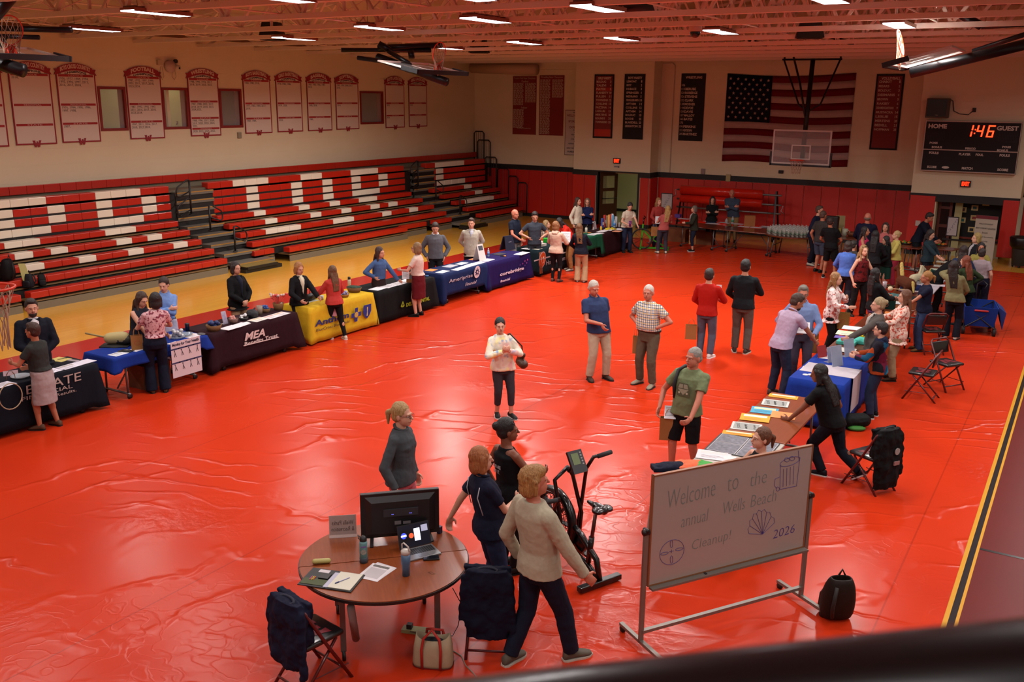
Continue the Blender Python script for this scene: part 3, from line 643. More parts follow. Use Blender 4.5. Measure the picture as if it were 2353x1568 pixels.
def roster(x0, x1, z0, z1, y, head, rows, pm, fm, label, numleft=False, start=.33, step=None, hl=None):
 t, w_, h_ = board(x0, x1, z0, z1, y, 'roster_board', pm, label, fm, .06)
 text(head, FY(0.02, h_-.14), .1, lead, t, width=w_*.68, height=.09, bold=.003, name='title')
 step = step or (h_-start-.35)/len(rows)
 if hl:
  for (za, zb, cc) in hl: MB().box(-w_/2+.06, w_/2-.06, -.0348, -.0336, za, zb).build('name_strip', mat(cc, .6), t)
 for i, r in enumerate(rows):
  z = h_-start-i*step; a, b = r
  if numleft:
   if a: text(a, FY(-w_/2+.10, z, .036), .1, lead, t, align='CENTER', width=.13, height=.08, name='number')
   if b: text(b, FY(-w_/2+.19+.034*len(b)*1.0, z, .036), .1, lead, t, width=.075*len(b)*.92, height=.09, name='name', bold=.003)
  else:
   ww = min(.068*len(a), w_*.62); text(a, FY(-w_/2+.10+ww/2, z, .036), .1, lead, t, width=ww, height=.08, name='name', bold=.003); text(b, FY(w_/2-.13, z, .036), .1, lead, t, width=.045*len(b), height=.085, name='number', bold=.003)
redb = mat('74140c', .6); blk = mat('0a0808', .75)
roster(-16.96, -16.13, 3.37, 5.76, P1Y, 'GIRLS VARSITY', [('BOLDUC', '3'), ('TALEVI', '4'), ('PIATEK', '5'), ('FLAHERTY', '10'), ('PULLEN', '11'), ('TOWNSEND', '12'), ('COLLINS', '13'), ('FAZZINA', '14'), ('LESLIE', '15'), ('MERTENS', '20'), ('ROUNDS', '21'), ('TOWNSEND', '33')], redb, blk, 'red board in a black frame headed GIRLS VARSITY', start=.27, step=.137, hl=[(.07, .34, 'b02810'), (1.78, 1.90, 'a0220e')])
roster(-15.69, -14.85, 3.37, 5.77, P1Y, 'BOYS VARSITY', [('LEMONT', '1'), ('ROY', '2'), ('HUBACZ', '3'), ('SPRINGER', '4'), ('MEDRANO', '5'), ('TERWILLIGER-SMITH', '10'), ('AFTHIM', '11'), ('COLLINS', '12'), ('AFTHIM', '14'), ('BOLDUC', '15'), ('ROCHE', '22'), ('BLAISDELL', '23'), ('LEIGHTON', '32')], blk, blk, 'black board headed BOYS VARSITY', start=.27, step=.137)
roster(-13.71, -12.76, 3.35, 5.80, YF, 'WRESTLING', [('106', ''), ('113', 'BERUBE'), ('120', 'ROBERGE'), ('126', 'STEVENS'), ('132', 'CLARK'), ('138', 'MOSHER'), ('144', 'DEVOE'), ('150', 'DAVIS'), ('157', 'MALLOY'), ('165', 'BATES'), ('175', ''), ('190', 'PERKINS'), ('215', 'GODIN'), ('285', 'MARTINEZ')], blk, blk, 'black board of names headed WRESTLING, left of the flag', numleft=True, start=.42, step=.137)
roster(-6.74, -5.85, 3.27, 5.76, YF, 'VOLLEYBALL', [('CHABOT', '1'), ('MEARS', '2'), ('BOLDUC', '3'), ('DESMARIS', '4'), ('BROWN', '5'), ('RAKIEY', '6'), ('DIDOMENICANTONIO', '9'), ('MUSTACKA', '14'), ('LESLIE', '15'), ('MERTENS', '20'), ('BEDELL', '21'), ('HOFFMAN', '23')], redb, blk, 'red board in a black frame headed VOLLEYBALL, right of the flag', start=.25, step=.142)
def exitsign(x, z, y, label):
 t = empty('exit_sign', (x, y-.002, z), 0, label, 'exit sign'); MB().box(-.15, .15, -.06, 0, -.1, .1).build('case', mat('140808', .5), t)
 text('EXIT', FY(0, 0, .061), .1, mat('ff2008', .5, emit=5), t, width=.22, height=.13, bold=.006); return t
exitsign(-15.88, 2.53, P1Y, 'lit red EXIT sign above the hallway doorway')
exitsign(-3.46, 2.37, P2Y, 'lit red EXIT sign below the scoreboard')
t = empty('arrow_sign', (-15.88, P1Y-.002, 2.34), 0, 'small white sign with a black arrow under the left exit sign', 'sign'); MB().box(-.14, .14, -.005, 0, -.08, .08).build('plate', mat('c8beb0', .7), t)
MB().prism([(-.12, -.02), (.05, -.02), (.05, -.045), (.12, -.01), (.05, .025), (.05, 0), (-.12, 0)], FY(0, -.03, .006), .002).build('arrow', INK, t)
def wallbox(u, v, y, w_, h_, col, label, name='wall_box', d=.06):
 p = hit(u, v, 1, y); return thing(MB().box(p.x-w_/2, p.x+w_/2, y-d, y, p.z-h_/2, p.z+h_/2), name, mat(col, .6), label, 'wall fixture', bevel=.006)
wallbox(1795, 395, YF, .17, .11, '15110f', 'small black box on the cream wall under the far hoop')
wallbox(1674, 409, YF-.03, .17, .26, 'a89a6a', 'cream box mounted over the black stripe, left of the hoop')
wallbox(1616, 394, YF, .15, .2, '8c7c78', 'small grey panel on the wall just above the black stripe')
wallbox(1352, 441, YF-.06, .15, .15, 'b8a8a0', 'small white sign on the red pads left of the hallway doorway', 'wall_sign', .02)
wallbox(2109, 513, P2Y-.05, .15, .17, 'b8a8a0', 'small white outlet sign on the red pads left of the display opening', 'wall_sign', .02)
wallbox(549, 312, YF, .1, .1, '222222', 'x') if False else None
p = hit(549, 311, 0, XL); thing(MB().box(XL, XL+.05, p.y-.07, p.y+.07, p.z-.09, p.z+.09), 'outlet_box', mat('8c8470', .6), 'small grey outlet box on the left wall below the third window', 'wall fixture')
p = hit(1350, 383, 1, YF); thing(MB().box(p.x-.3, p.x+.1, YF-.05, YF, p.z-.12, p.z+.12), 'wall_speaker_box', mat('bfb08e', .6), 'pale box on the wall half hidden behind the left pillar edge', 'wall fixture')
pc = MB(); a = hit(1532, 145, 1, YF-.03); b = hit(1551, 158, 1, YF-.03); c = hit(1543, 393, 1, YF-.03); pc.tube([(P1X1+.03, YF-.03, a.z), (b.x-.1, YF-.03, a.z), (b.x, YF-.03, a.z-.1), (b.x, YF-.03, 2.13)], .015)
thing(pc, 'conduit', mat('b8a890', .6), 'thin painted conduit running down the wall between the left pillar and the flag', 'conduit')
p = fl(1599, 50, 6.28); t = empty('dome_camera', (p.x, p.y, 6.0), 0, 'white dome camera hanging from a truss above the flag', 'camera'); MB().lathe([(.05, .35), (.12, .33), (.12, .1)], n=16).build('housing', mat('b89888', .5), t, True); MB().ell((0, 0, .09), (.1, .1, .1)).build('dome', mat('151312', .1), t, True); MB().cyl((0, 0, .33), (0, 0, .6), .02).build('pipe', mat('a08070', .5), t)
p = hit(393, 152, 0, XL+.1); t = empty('fire_bell', (XL+.0, p.y, p.z), 0, 'cluster of cream alarm bells with dangling wires right of the football banner', 'alarm')
MB().cyl((.0, 0, 0), (.10, 0, 0), .17, n=20).build('bell', mat('b8a098', .5), t, True); MB().box(0, .08, -.42, -.26, .02, .16).build('box', mat('b8a890', .5), t); MB().cyl((.0, .2, -.03), (.14, .25, -.05), .08, n=14).build('horn', mat('c8bca8', .5), t, True)
MB().cyl((.142, .25, -.05), (.15, .25, -.05), .03).build('mouth', INK, t); MB().cyl((.06, .18, .14), (.12, .18, .14), .06).build('strobe', mat('20201e', .4), t)
for x0 in (-.32, .1): MB().tube([(.04, x0, -.02), (.05, x0-.05, -.28), (.05, x0+.02, -.38), (.05, x0+.09, -.28), (.04, x0+.05, 0)], .006, 5).build('wire', mat('8a7a6a', .6), t)
for u, v, s in ((625, 68, 'left speaker box hanging in the trusses over the left wall'), (1101, 102, 'speaker box hanging in the trusses above the corner'), (1862, 60, 'speaker box hanging in the trusses above the far hoop')):
 p = fl(u, v, 6.45); t = empty('hanging_speaker', (p.x, p.y, 6.2), math.radians(20), 'black '+s, 'speaker')
 MB().add([(-.3, -.2, 0), (.3, -.2, 0), (.3, .2, 0), (-.3, .2, 0), (-.2, -.15, .42), (.2, -.15, .42), (.2, .15, .42), (-.2, .15, .42)], [(0, 3, 2, 1), (4, 5, 6, 7), (0, 1, 5, 4), (1, 2, 6, 5), (2, 3, 7, 6), (3, 0, 4, 7)]).build('cabinet', mat('110e0d', .6), t)
 MB().box(-.26, .26, -.16, .16, -.015, 0).build('grille', mat('1a1614', .8), t); MB().cyl((0, 0, .42), (0, 0, .9), .01, n=6).build('hanger', STEEL, t)
p = fl(1440, 4, 6.5); t = thing(MB().cyl((p.x-.1, p.y-.35, 6.5), (p.x+.5, p.y+.2, 6.45), .2, n=20), 'roof_fan', mat('0f0d0c', .5), 'black ribbed cylinder under the roof at the top edge', 'fan', smooth=True)
def flag():
 x0, x1 = -11.93, -7.41; zt, zb = 5.80, 2.65; W = x1-x0; Hh = zt-zb; t = empty('flag', (x0, YF-.02, zt), 0, 'large American flag hung flat on the far wall behind the hoop', 'flag')
 zf = lambda x: -.10*math.sin(math.pi*(x/W))*(1) if True else 0
 for i in range(13):
  b = MB(); n = 24; r = []
  fx0 = W*.37 if i < 7 else 0
  for k in range(n+1):
   x = fx0+(W-fx0)*k/n; s = zf(x)*(1-i/13) + .05*math.sin(2*math.pi*x/W)*(i/13); sh = .11*(1 if False else 0)
   za = -Hh*i/13+s; zb_ = -Hh*(i+1)/13+zf(x)*(1-(i+1)/13)+.05*math.sin(2*math.pi*x/W)*((i+1)/13)
   y = -.02-.015*math.sin(x*5+i*.2)
   r.append([(x, y, za), (x, y, zb_), (x, y+.006, zb_), (x, y+.006, za)])
  b.loft(r); b.build('stripe', mat('6f0c14', .8, kind='cloth', scale=12) if i % 2 == 0 else mat('b8a4a0', .8, kind='cloth', scale=12), t, True)
 b = MB(); r = []; n = 12
 for k in range(n+1):
  x = W*.37*k/n; y = -.022-.015*math.sin(x*5); s = zf(x); s2 = zf(x)*(6/13.)+.05*math.sin(2*math.pi*x/W)*(7/13.)
  r.append([(x, y, s), (x, y, -Hh*7/13+s2), (x, y+.006, -Hh*7/13+s2), (x, y+.006, s)])
 b.loft(r); cn = b.build('canton', mat('12142e', .8, kind='cloth', scale=12), t, True)
 sm = mat('a89890', .7)
 for row in range(9):
  for col in range(6 if row % 2 == 0 else 5):
   x = W*.37*((col*2+1+(row % 2))/12); fz = (row+1)/10; z = -Hh*7/13*fz+zf(x)*(1-fz*.55); y = -.024-.015*math.sin(x*5)-.004
   pl = []
   for k in range(10):
    a = math.pi/2+k*math.pi/5; rr_ = .062 if k % 2 == 0 else .025; pl.append((rr_*math.cos(a), rr_*math.sin(a)))
   MB().prism(pl, frame((x, y, z), (1, 0, 0), (0, 0, 1)), .003).build('star', sm, cn)
flag()
t = empty('scoreboard', (-3.46, P2Y-.003, 2.73), 0, 'black scoreboard showing 1:46 in red digits between HOME and GUEST', 'scoreboard'); w_, h_ = 2.72, 1.57
MB().box(-w_/2, w_/2, -.16, 0, 0, h_).build('cabinet', mat('08070a', .7), t)
tr = MB(); tr.box(-w_/2, w_/2, -.175, -.155, h_-.03, h_).box(-w_/2, w_/2, -.175, -.155, 0, .03).box(-w_/2, w_/2, -.172, -.158, .66, .69).box(-w_/2, -w_/2+.02, -.17, -.155, 0, h_).box(w_/2-.02, w_/2, -.17, -.155, 0, h_); tr.build('trim', mat('a89a90', .4, .6), t)
st_ = mat('cabfb4', .6)
for s_, x, z, ww, hh in (('HOME', -1.0, 1.40, .54, .14), ('GUEST', .98, 1.38, .60, .14), ('POSS', -1.06, .88, .24, .065), ('BONUS', -.95, .75, .30, .065), ('POSS', 1.02, .82, .24, .065), ('BONUS', .92, .72, .30, .065), ('PERIOD', .02, .74, .30, .07), ('FOULS', -1.02, .57, .28, .075), ('PLAYER', -.12, .56, .34, .075), ('FOUL', .30, .56, .22, .075), ('FOULS', 1.0, .57, .28, .075), ('SCORE', -1.03, .13, .28, .075), ('MATCH', 0.0, .13, .31, .08), ('SCORE', 1.0, .13, .30, .075)):
 text(s_, FY(x, z, .166), .1, st_, t, width=ww, height=hh, bold=.004)
MB().ell((-.63, -.166, .13), (.11, .004, .04), None, 16, 6).build('maker_badge', st_, t)
dg = mat('ff2a10', .5, emit=7)
SEG = {'1': 'bc', '4': 'fgbc', '6': 'afgedc'}
for ch, x in (('1', -.10), ('4', .20), ('6', .50)):
 b = MB(); H_, Wd = .36, .19; z0 = 1.10; th = .04; T_ = lambda z: .05*(z-z0)/.36
 sg = {'a': (-Wd/2, Wd/2, z0+H_-th, z0+H_), 'g': (-Wd/2, Wd/2, z0+H_/2-th/2, z0+H_/2+th/2), 'd': (-Wd/2, Wd/2, z0, z0+th), 'b': (Wd/2-th, Wd/2, z0+H_/2+.02, z0+H_-.01), 'c': (Wd/2-th, Wd/2, z0+.01, z0+H_/2-.02), 'f': (-Wd/2, -Wd/2+th, z0+H_/2+.02, z0+H_-.01), 'e': (-Wd/2, -Wd/2+th, z0+.01, z0+H_/2-.02)}
 for k in SEG[ch]:
  a0, a1, b0, b1 = sg[k]; b.add([(x+a0+T_(b0), -.168, b0), (x+a1+T_(b0), -.168, b0), (x+a1+T_(b1), -.168, b1), (x+a0+T_(b1), -.168, b1), (x+a0+T_(b0), -.160, b0), (x+a1+T_(b0), -.160, b0), (x+a1+T_(b1), -.160, b1), (x+a0+T_(b1), -.160, b1)], [(0, 1, 2, 3), (7, 6, 5, 4), (0, 4, 5, 1), (1, 5, 6, 2), (2, 6, 7, 3), (3, 7, 4, 0)])
 b.build('digit', dg, t)
MB().box(.06, .095, -.168, -.16, 1.19, 1.225).box(.075, .11, -.168, -.16, 1.30, 1.335).build('colon', dg, t)
dk = MB()
for cx in (-1.02, 1.02):
 for i in range(12):
  for j in range(9): dk.box(cx-.26+i*.045, cx-.24+i*.045, -.162, -.16, .96+j*.035, .972+j*.035)
dk.build('unlit_digits', mat('1c1a20', .5), t)
t = empty('wall_monitor', (-4.52, P2Y-.003, 4.38), 0, 'small old black monitor standing on the left end of the scoreboard', 'monitor'); MB().box(-.33, .33, -.3, 0, 0, .60).build('case', mat('4a4238', .6), t, bevel=.02); MB().box(-.29, .27, -.31, -.29, .05, .56).build('screen', mat('0c0a0a', .15), t); MB().ell((-.0, -.312, .09), (.05, .003, .012), None, 12, 6).build('badge', mat('8a8270', .5), t)
t = MB(); a = [hit(u, v, 1, P2Y-.02) for u, v in ((2180, 227), (2190, 232), (2192, 255), (2205, 262), (2225, 264), (2237, 254))]; t.tube([tuple(p) for p in a], .012, 6); thing(t, 'wall_cable', mat('2a2626', .6), 'dark cable looping from the small monitor to its outlet', 'cable')
wallbox(2239, 253, P2Y, .1, .13, '171414', 'small black outlet with the monitor cable, above the scoreboard')
metal_b = mat('101114', .35, .3); glassb = mat('c8c4c0', .05, alpha=.18)
def rim_net(t, c, facing=(0, -1, 0), up=(0, 0, 1), net=True, nl=.42, nd=None):
 f_ = Vector(facing); u_ = Vector(up); s_ = f_.cross(u_); c = Vector(c); orange = mat('c83010', .4)
 nd_ = Vector(nd) if nd else -u_; P = lambda a, r, h: c+(s_*math.cos(a)+f_*math.sin(a))*r-nd_*h
 rm = MB(); rm.tube([P(2*math.pi*i/28, .2286, 0) for i in range(28)], .012, 6, True); bk2 = c-f_*.38
 rm.bar(bk2-s_*.07, bk2+s_*.07, .16, .14) if False else None
 rm.bar(c-f_*.23+s_*.06, c-f_*.38+s_*.07-u_*.10, .02, .02); rm.bar(c-f_*.23-s_*.06, c-f_*.38-s_*.07-u_*.10, .02, .02)
 rm.bar(c-f_*.225, c-f_*.385, .18, .012)
 rm.build('rim', orange, t, True)
 if net:
  nb_ = MB(); n = 12; lv = [(0, .225), (.09, .19), (.17, .165), (.25, .145), (.33, .13), (nl, .125)]
  for k in range(n):
   for i in range(len(lv)-1):
    for s in (.5, -.5): nb_.cyl(P(2*math.pi*(k+(i % 2)*.5)/n, lv[i][1], -lv[i][0]), P(2*math.pi*(k+(i % 2)*.5+s)/n, lv[i+1][1], -lv[i+1][0]), .005, n=4)
  nb_.build('net', mat('9a7c68', .8), t)
def backboard_parts(t, B, y=0):
 fr = MB(); k = .05
 def bx(x0, x1, z0, z1, d0, d1, mb): mb.add([B(x, z, d) for x, z, d in ((x0, z0, d0), (x1, z0, d0), (x1, z1, d0), (x0, z1, d0), (x0, z0, d1), (x1, z0, d1), (x1, z1, d1), (x0, z1, d1))], [(0, 1, 2, 3), (7, 6, 5, 4), (0, 4, 5, 1), (1, 5, 6, 2), (2, 6, 7, 3), (3, 7, 4, 0)])
 for a in ((-.915, .915, 0, k), (-.915, .915, 1.07-k, 1.07), (-.915, -.915+k, k, 1.07-k), (.915-k, .915, k, 1.07-k)): bx(*a, -.02, .012, fr)
 for a in ((-.305, .305, .15, .19), (-.305, .305, .57, .61), (-.305, -.265, .19, .57), (.265, .305, .19, .57)): bx(*a, .008, .014, fr)
 fr.build('board_frame', mat('b8aca4', .5), t)
 g = MB(); bx(-.88, .88, .03, 1.04, -.005, .005, g); g.build('board_glass', glassb, t)
 pd = MB(); bx(-.95, .95, -.06, .0, -.05, .04, pd); bx(-.97, -.915, -.06, .38, -.05, .04, pd); bx(.915, .97, -.06, .38, -.05, .04, pd); pd.build('edge_padding', mat('0f1114', .6), t)
hb_y = 30.62; hx = -8.05
t = empty('basketball_hoop', (hx, hb_y, 0), 0, 'lowered glass basketball hoop in front of the flag', 'basketball hoop'); t['category'] = 'basketball hoop'
backboard_parts(t, lambda x, z, d: (x, -d, z+2.90))
rim_net(t, (0, -.38, 3.05))
ms = MB(); a_ = hit(1868, 138, 1, hb_y+.55); top = Vector((a_.x-hx, .55, a_.z))
ms.tube([(0, .22, 3.0), tuple(top)], .075, 12); ms.build('mast', metal_b, t, True)
br_ = MB(); L1 = hit(1798, 137, 1, hb_y+.55)-Vector((hx, hb_y, 0)); R1 = hit(1935, 136, 1, hb_y+.55)-Vector((hx, hb_y, 0)); lo = hit(1855, 257, 1, hb_y+.35)-Vector((hx, hb_y, 0))
br_.cyl(L1, R1, .03)
for Q, mx in ((L1, (1835, 240)), (R1, (1885, 240))):
 m_ = hit(mx[0], mx[1], 1, hb_y+.5)-Vector((hx, hb_y, 0)); br_.tube([Q+Vector((.05 if Q is L1 else -.05, 0, 0)), m_, lo], .028)
br_.tube([hit(1815, 95, 1, hb_y+1.6)-Vector((hx, hb_y, 0)), hit(1838, 190, 1, hb_y+.6)-Vector((hx, hb_y, 0)), hit(1850, 268, 1, hb_y+.3)-Vector((hx, hb_y, 0))], .035)
for u in (1803, 1932): br_.cyl(hit(u, 112, 1, hb_y+.55)-Vector((hx, hb_y, 0)), hit(u, 137, 1, hb_y+.55)-Vector((hx, hb_y, 0)), .03)
br_.build('brace', metal_b, t, True)
bm2 = MB()
bm2.cyl(hit(1758, 113, 1, hb_y+.55)-Vector((hx, hb_y, 0)), hit(1985, 108, 1, hb_y+.55)-Vector((hx, hb_y, 0)), .04); bm2.cyl(hit(1705, 101, 1, hb_y+1.0)-Vector((hx, hb_y, 0)), hit(1945, 97, 1, hb_y+1.0)-Vector((hx, hb_y, 0)), .05)
bm2.cyl(hit(1705, 88, 1, hb_y-.2)-Vector((hx, hb_y, 0)), hit(1760, 103, 1, hb_y+1.2)-Vector((hx, hb_y, 0)), .06); bm2.cyl(hit(1898, 80, 1, hb_y-.2)-Vector((hx, hb_y, 0)), hit(1965, 103, 1, hb_y+1.2)-Vector((hx, hb_y, 0)), .06)
bm2.build('roof_frame', metal_b, t, True)
def folded(a, b, c, sgn, top, pipes, label, zfix=None):
 """a, b: ends of a width edge in the photo, c: far end of the height edge that starts at a"""
 best = None; ts = [5.45] if zfix is None else [zfix]
 for zi in range(0, 130):
  z = zfix or (5.0+zi*.01); A = fl(*a, z); Bp = A+Vector((0, 1.83*sgn, 0)); e = abs(proj(Bp)[0]-b[0])+abs(proj(Bp)[1]-b[1])*.3 if b else 0
  if best is None or e < best[0]: best = (e, A)
 A = best[1]; ux = Vector((0, sgn, 0)); bp = min(range(0, 360, 2), key=lambda d: math.hypot(*(x-y for x, y in zip(proj(A+Vector((math.cos(math.radians(d)), 0, math.sin(math.radians(d))))*1.07), c))))
 up = Vector((math.cos(math.radians(bp)), 0, math.sin(math.radians(bp))))
 if top: base = A+up*1.07; uy = -up
 else: base = A; uy = up
 mid = base+ux*.915; nrm = ux.cross(uy)
 if nrm.z < 0: nrm = -nrm; ux = -ux
 t = empty('folded_hoop', mid, 0, label, 'basketball hoop', 'hoops folded up under the roof')
 backboard_parts(t, lambda x, zz, d: tuple(ux*x+uy*zz+nrm*d)); rim_net(t, tuple(uy*.15+nrm*.38), tuple(nrm), tuple(uy), nl=.36, nd=(0, 0, -1))
 m_ = MB()
 dp = lambda q: CAM+ray(q[0], q[1])*((mid-CAM).dot(AF)+q[2])-mid
 for p0, p1, r in pipes: m_.cyl(dp(p0), dp(p1), r, n=14)
 m_.build('support_pipe', metal_b, t, True)
folded((957, 163), (1069, 172), (926, 148), 1, False, [((1027, 189, .1), (868, 132, .8), .095), ((784, 115, .6), (990, 116, 1.2), .05), ((868, 110, .8), (1015, 104, 1.3), .07), ((822, 133, .6), (945, 150, .3), .05), ((893, 118, .6), (940, 146, .4), .05), ((870, 100, .6), (900, 118, .7), .07), ((944, 116, .8), (946, 134, .8), .07)], 'side hoop folded up under the roof in the middle of the left wall')
folded((154, 134), None, (100, 111), -1, False, [((55, 163, 0), (-40, 135, 0), .11), ((-40, 64, .6), (165, 69, .6), .05), ((-40, 82, .6), (90, 86, .6), .04), ((-30, 60, -.4), (45, -30, -.8), .09), ((8, 86, .4), (8, 106, .3), .05)], 'side hoop folded up at the left edge above the cross country banners', zfix=5.42)
folded((2188, 105), (2219, 120), (2064, 143), 1, True, [((2092, 168, .1), (2420, 86, -1.2), .095), ((2235, 118, .2), (2420, 58, -.8), .045), ((2175, 32, 1), (2420, 28, 1), .03), ((2205, 32, 1), (2255, 60, 1), .08), ((2255, 62, 1), (2420, 52, .6), .045)], 'side hoop folded up at the upper right corner with its net hanging')
t = empty('basketball_hoop', (-8.63, 4.55, 0), 0, 'nearer basketball hoop, only its orange rim and net showing at the left edge', 'basketball hoop')
p = hit(-27, 662, 2, 3.05); t.location = (p.x, p.y, 0); t.rotation_euler = (0, 0, -.35); backboard_parts(t, lambda x, z, d: (-x, d-.38, z+2.9)); rim_net(t, (0, 0, 3.05), (0, 1, 0), (0, 0, 1), nl=.6); MB().cyl((0, -.5, 3.1), (0, -1.0, 6.2), .07).build('mast', metal_b, t, True)
# =================================================== PEOPLE
SKIN = {'light': ('c08a70', .55), 'fair': ('c9957c', .55), 'tan': ('a8694c', .55), 'brown': ('7a4630', .55), 'ruddy': ('b87058', .55)}
def remesh(o, vox, it=3, disp=0, tscale=.1, smooth=True):
 r = o.modifiers.new('remesh', 'REMESH'); r.mode = 'VOXEL'; r.voxel_size = vox; r.use_smooth_shade = True
 if it: s = o.modifiers.new('smooth', 'SMOOTH'); s.factor = .5; s.iterations = it
 if disp:
  k = 'folds%g' % tscale
  t = bpy.data.textures.get(k) or bpy.data.textures.new(k, 'CLOUDS'); t.noise_scale = tscale; t.noise_depth = 2
  d = o.modifiers.new('folds', 'DISPLACE'); d.texture = t; d.strength = disp; d.mid_level = .5; d.texture_coords = 'GLOBAL' if False else 'LOCAL'
def ik(S, W, a, b, hint):
 S, W, hint = Vector(S), Vector(W), Vector(hint); d = W-S; L = d.length
 if L > (a+b)*.998: W = S+d*((a+b)*.998/L); d = W-S; L = d.length
 L = max(L, abs(a-b)+.01); u = d.normalized(); c = (a*a-b*b+L*L)/(2*L); h = math.sqrt(max(a*a-c*c, 0))
 n = hint-u*hint.dot(u)
 if n.length < 1e-4: n = Vector((0, 1, 0))-u*u.y
 n.normalize(); return S+u*c+n*h, W
POSE = {
 'down': ((.150, .02, .49), (.6, -1, 0), None), 'loose': ((.165, .045, .50), (.7, -1, 0), None),
 'hips': ((.105, .035, .60), (1, -.45, .1), (-.6, .5, -.7)), 'pocket': ((.125, .03, .515), (1, -.6, 0), (-.2, .1, -1)),
 'crossed': ((-.055, .125, .69), (1, -.1, -.5), (-1, .05, .12)), 'clasp': ((.035, .125, .545), (1, -.3, 0), (-.7, .25, -.6)),
 'behind': ((.06, -.085, .54), (1, -.6, 0), (-.7, 0, -.6)), 'chest': ((.03, .14, .70), (1, -.1, -.6), (-.6, .4, .5)),
 'hold': ((.075, .21, .63), (.8, -.3, -.6), (-.25, 1, .1)), 'holdlow': ((.10, .17, .55), (.8, -.6, 0), (-.1, 1, -.2)),
 'reach': ((.10, .30, .56), (.8, -.3, -.3), (0, 1, -.25)), 'lean': ((.16, .20, .445), (.7, -.8, 0), (.1, 1, -.1)),
 'face': ((.02, .115, .86), (.9, .1, -.5), (-.5, .1, .8)), 'gest': ((.14, .24, .66), (.8, -.5, -.6), (.1, 1, .25)),
 'read': ((.06, .19, .70), (.8, -.2, -.7), (-.3, 1, .3)), 'swing': ((.20, .14, .50), (.6, -1, 0), (.2, .6, -.6)), 'back': ((.16, -.12, .50), (.6, -1, 0), None),
}
def person(head, foot=None, H=1.7, fa=0, sex='m', build=.3, skin='light', hair=('short', '2a1a12'), la='down', ra='down', bend=0, look=(0, 0), legs=None, sit=None,
   top=('tee', '444444'), bottom=('pants', '222222'), shoes='1a1a1a', shoesole=None, label='', cat='person', glasses=False, near=False, beard=None, x0=None, extra=None, world_z=0.0, hand_open=False, at=None):
 if foot:
  F = fl(*foot); lo, hi = .8, 2.6
  for _ in range(30):
   m = (lo+hi)/2
   if proj((F.x, F.y, m))[1] > head[1]: lo = m
   else: hi = m
  Hm = lo; G = Vector((F.x, F.y, 0)); q = fl(head[0], head[1], Hm)
 else:
  Hm = H; q = fl(head[0], head[1], world_z+Hm if not sit else world_z+H*(.5+sit)); G = Vector((q.x, q.y, world_z))
 if foot and H != 1.7: Hb = H
 else: Hb = Hm if not sit else H
 S = Hb
 if at: G = Vector(at); q = G
 ln = Vector((q.x-G.x, q.y-G.y, 0))
 tocam = math.atan2(CAM.y-G.y, CAM.x-G.x)
 ang = tocam+math.radians(fa)
 rz = ang-math.pi/2
 root = empty('person', G, rz, label, cat)
 Rm = Matrix.Rotation(-rz, 3, 'Z'); lnl = (Rm @ ln)/S if not sit else Vector((0, 0, 0))
 hipz = .505 if sit is None else sit
 fem = sex == 'f'
 legs = legs or {}
 fr_ = {1: legs.get('r', (.062, 0.0)), -1: legs.get('l', (-.062, .02))}
 if sit is None:
  dm = max(math.hypot(fr_[s][0]-s*.05, fr_[s][1]) for s in (1, -1)); hipz = min(.505, math.sqrt(max(.468**2-dm*dm, .05))+.043)
 if sit is not None and not legs: fr_ = {1: (.075, .24), -1: (-.075, .22)}
 drop = .505-hipz
 th = math.radians(bend)
 def T(p):
  x, y, z = p; z0 = .50
  if z <= z0: return Vector((x, y, z-drop))
  k = min(1, (z-z0)/.14); a = th*k; zz = z-z0; yy = y
  m_ = min(zz, .14); cz = 0; cy = 0; n = 4
  for i in range(n):
   aa = th*((i+.5)/n*m_)/.14; cz += math.cos(aa)*m_/n; cy += math.sin(aa)*m_/n
  if zz > .14: cz += math.cos(th)*(zz-.14); cy += math.sin(th)*(zz-.14)
  tz = max(0, min(1, (z-.5)/.5))
  return Vector((x+lnl.x*tz, yy*math.cos(a)+cy+lnl.y*tz*.6, z0+cz-yy*math.sin(a)-drop))
 W_ = lambda p: Vector(p)*S
 fat = build
 hipw = (.098 if fem else .092)+.018*fat; wai = (.074 if fem else .083)+.035*fat; che = (.086 if fem else .098)+.018*fat
 shx = .090 if fem else .104
 torso = [(.455, hipw*.80, .060+.02*fat, 0), (.50, hipw, .066+.022*fat, -.004), (.545, hipw*.97, .064+.03*fat, .002), (.60, wai, .056+.04*fat, .008+.012*fat), (.66, (wai+che)/2, .060+.03*fat, .006+.008*fat),
  (.73, che, .068+.015*fat, .004), (.775, che*1.02, .064+.01*fat, 0), (.805, shx*.92, .050, -.004), (.83, shx*.55, .040, -.006), (.85, .036, .036, -.004)]
 def loftT(mb, rows, infl, n=16, z0=None, z1=None, sq=.85):
  rings = []
  for z, rx, ry, cy in rows:
   if z0 is not None and z < z0-.001 or z1 is not None and z > z1+.001: continue
   rx += infl; ry += infl; ring = []
   for k in range(n):
    a = 2*math.pi*k/n; c, s_ = math.cos(a), math.sin(a)
    ring.append(T((math.copysign(abs(c)**sq, c)*rx, cy+math.copysign(abs(s_)**sq, s_)*ry, z))*S)
   rings.append(ring)
  mb.loft(rings)
 SH = {s: T((s*shx, -.004, .786)) for s in (1, -1)}
 def posek(a): return POSE[a] if isinstance(a, str) else a
 WR = {}; EL = {}; HD = {}
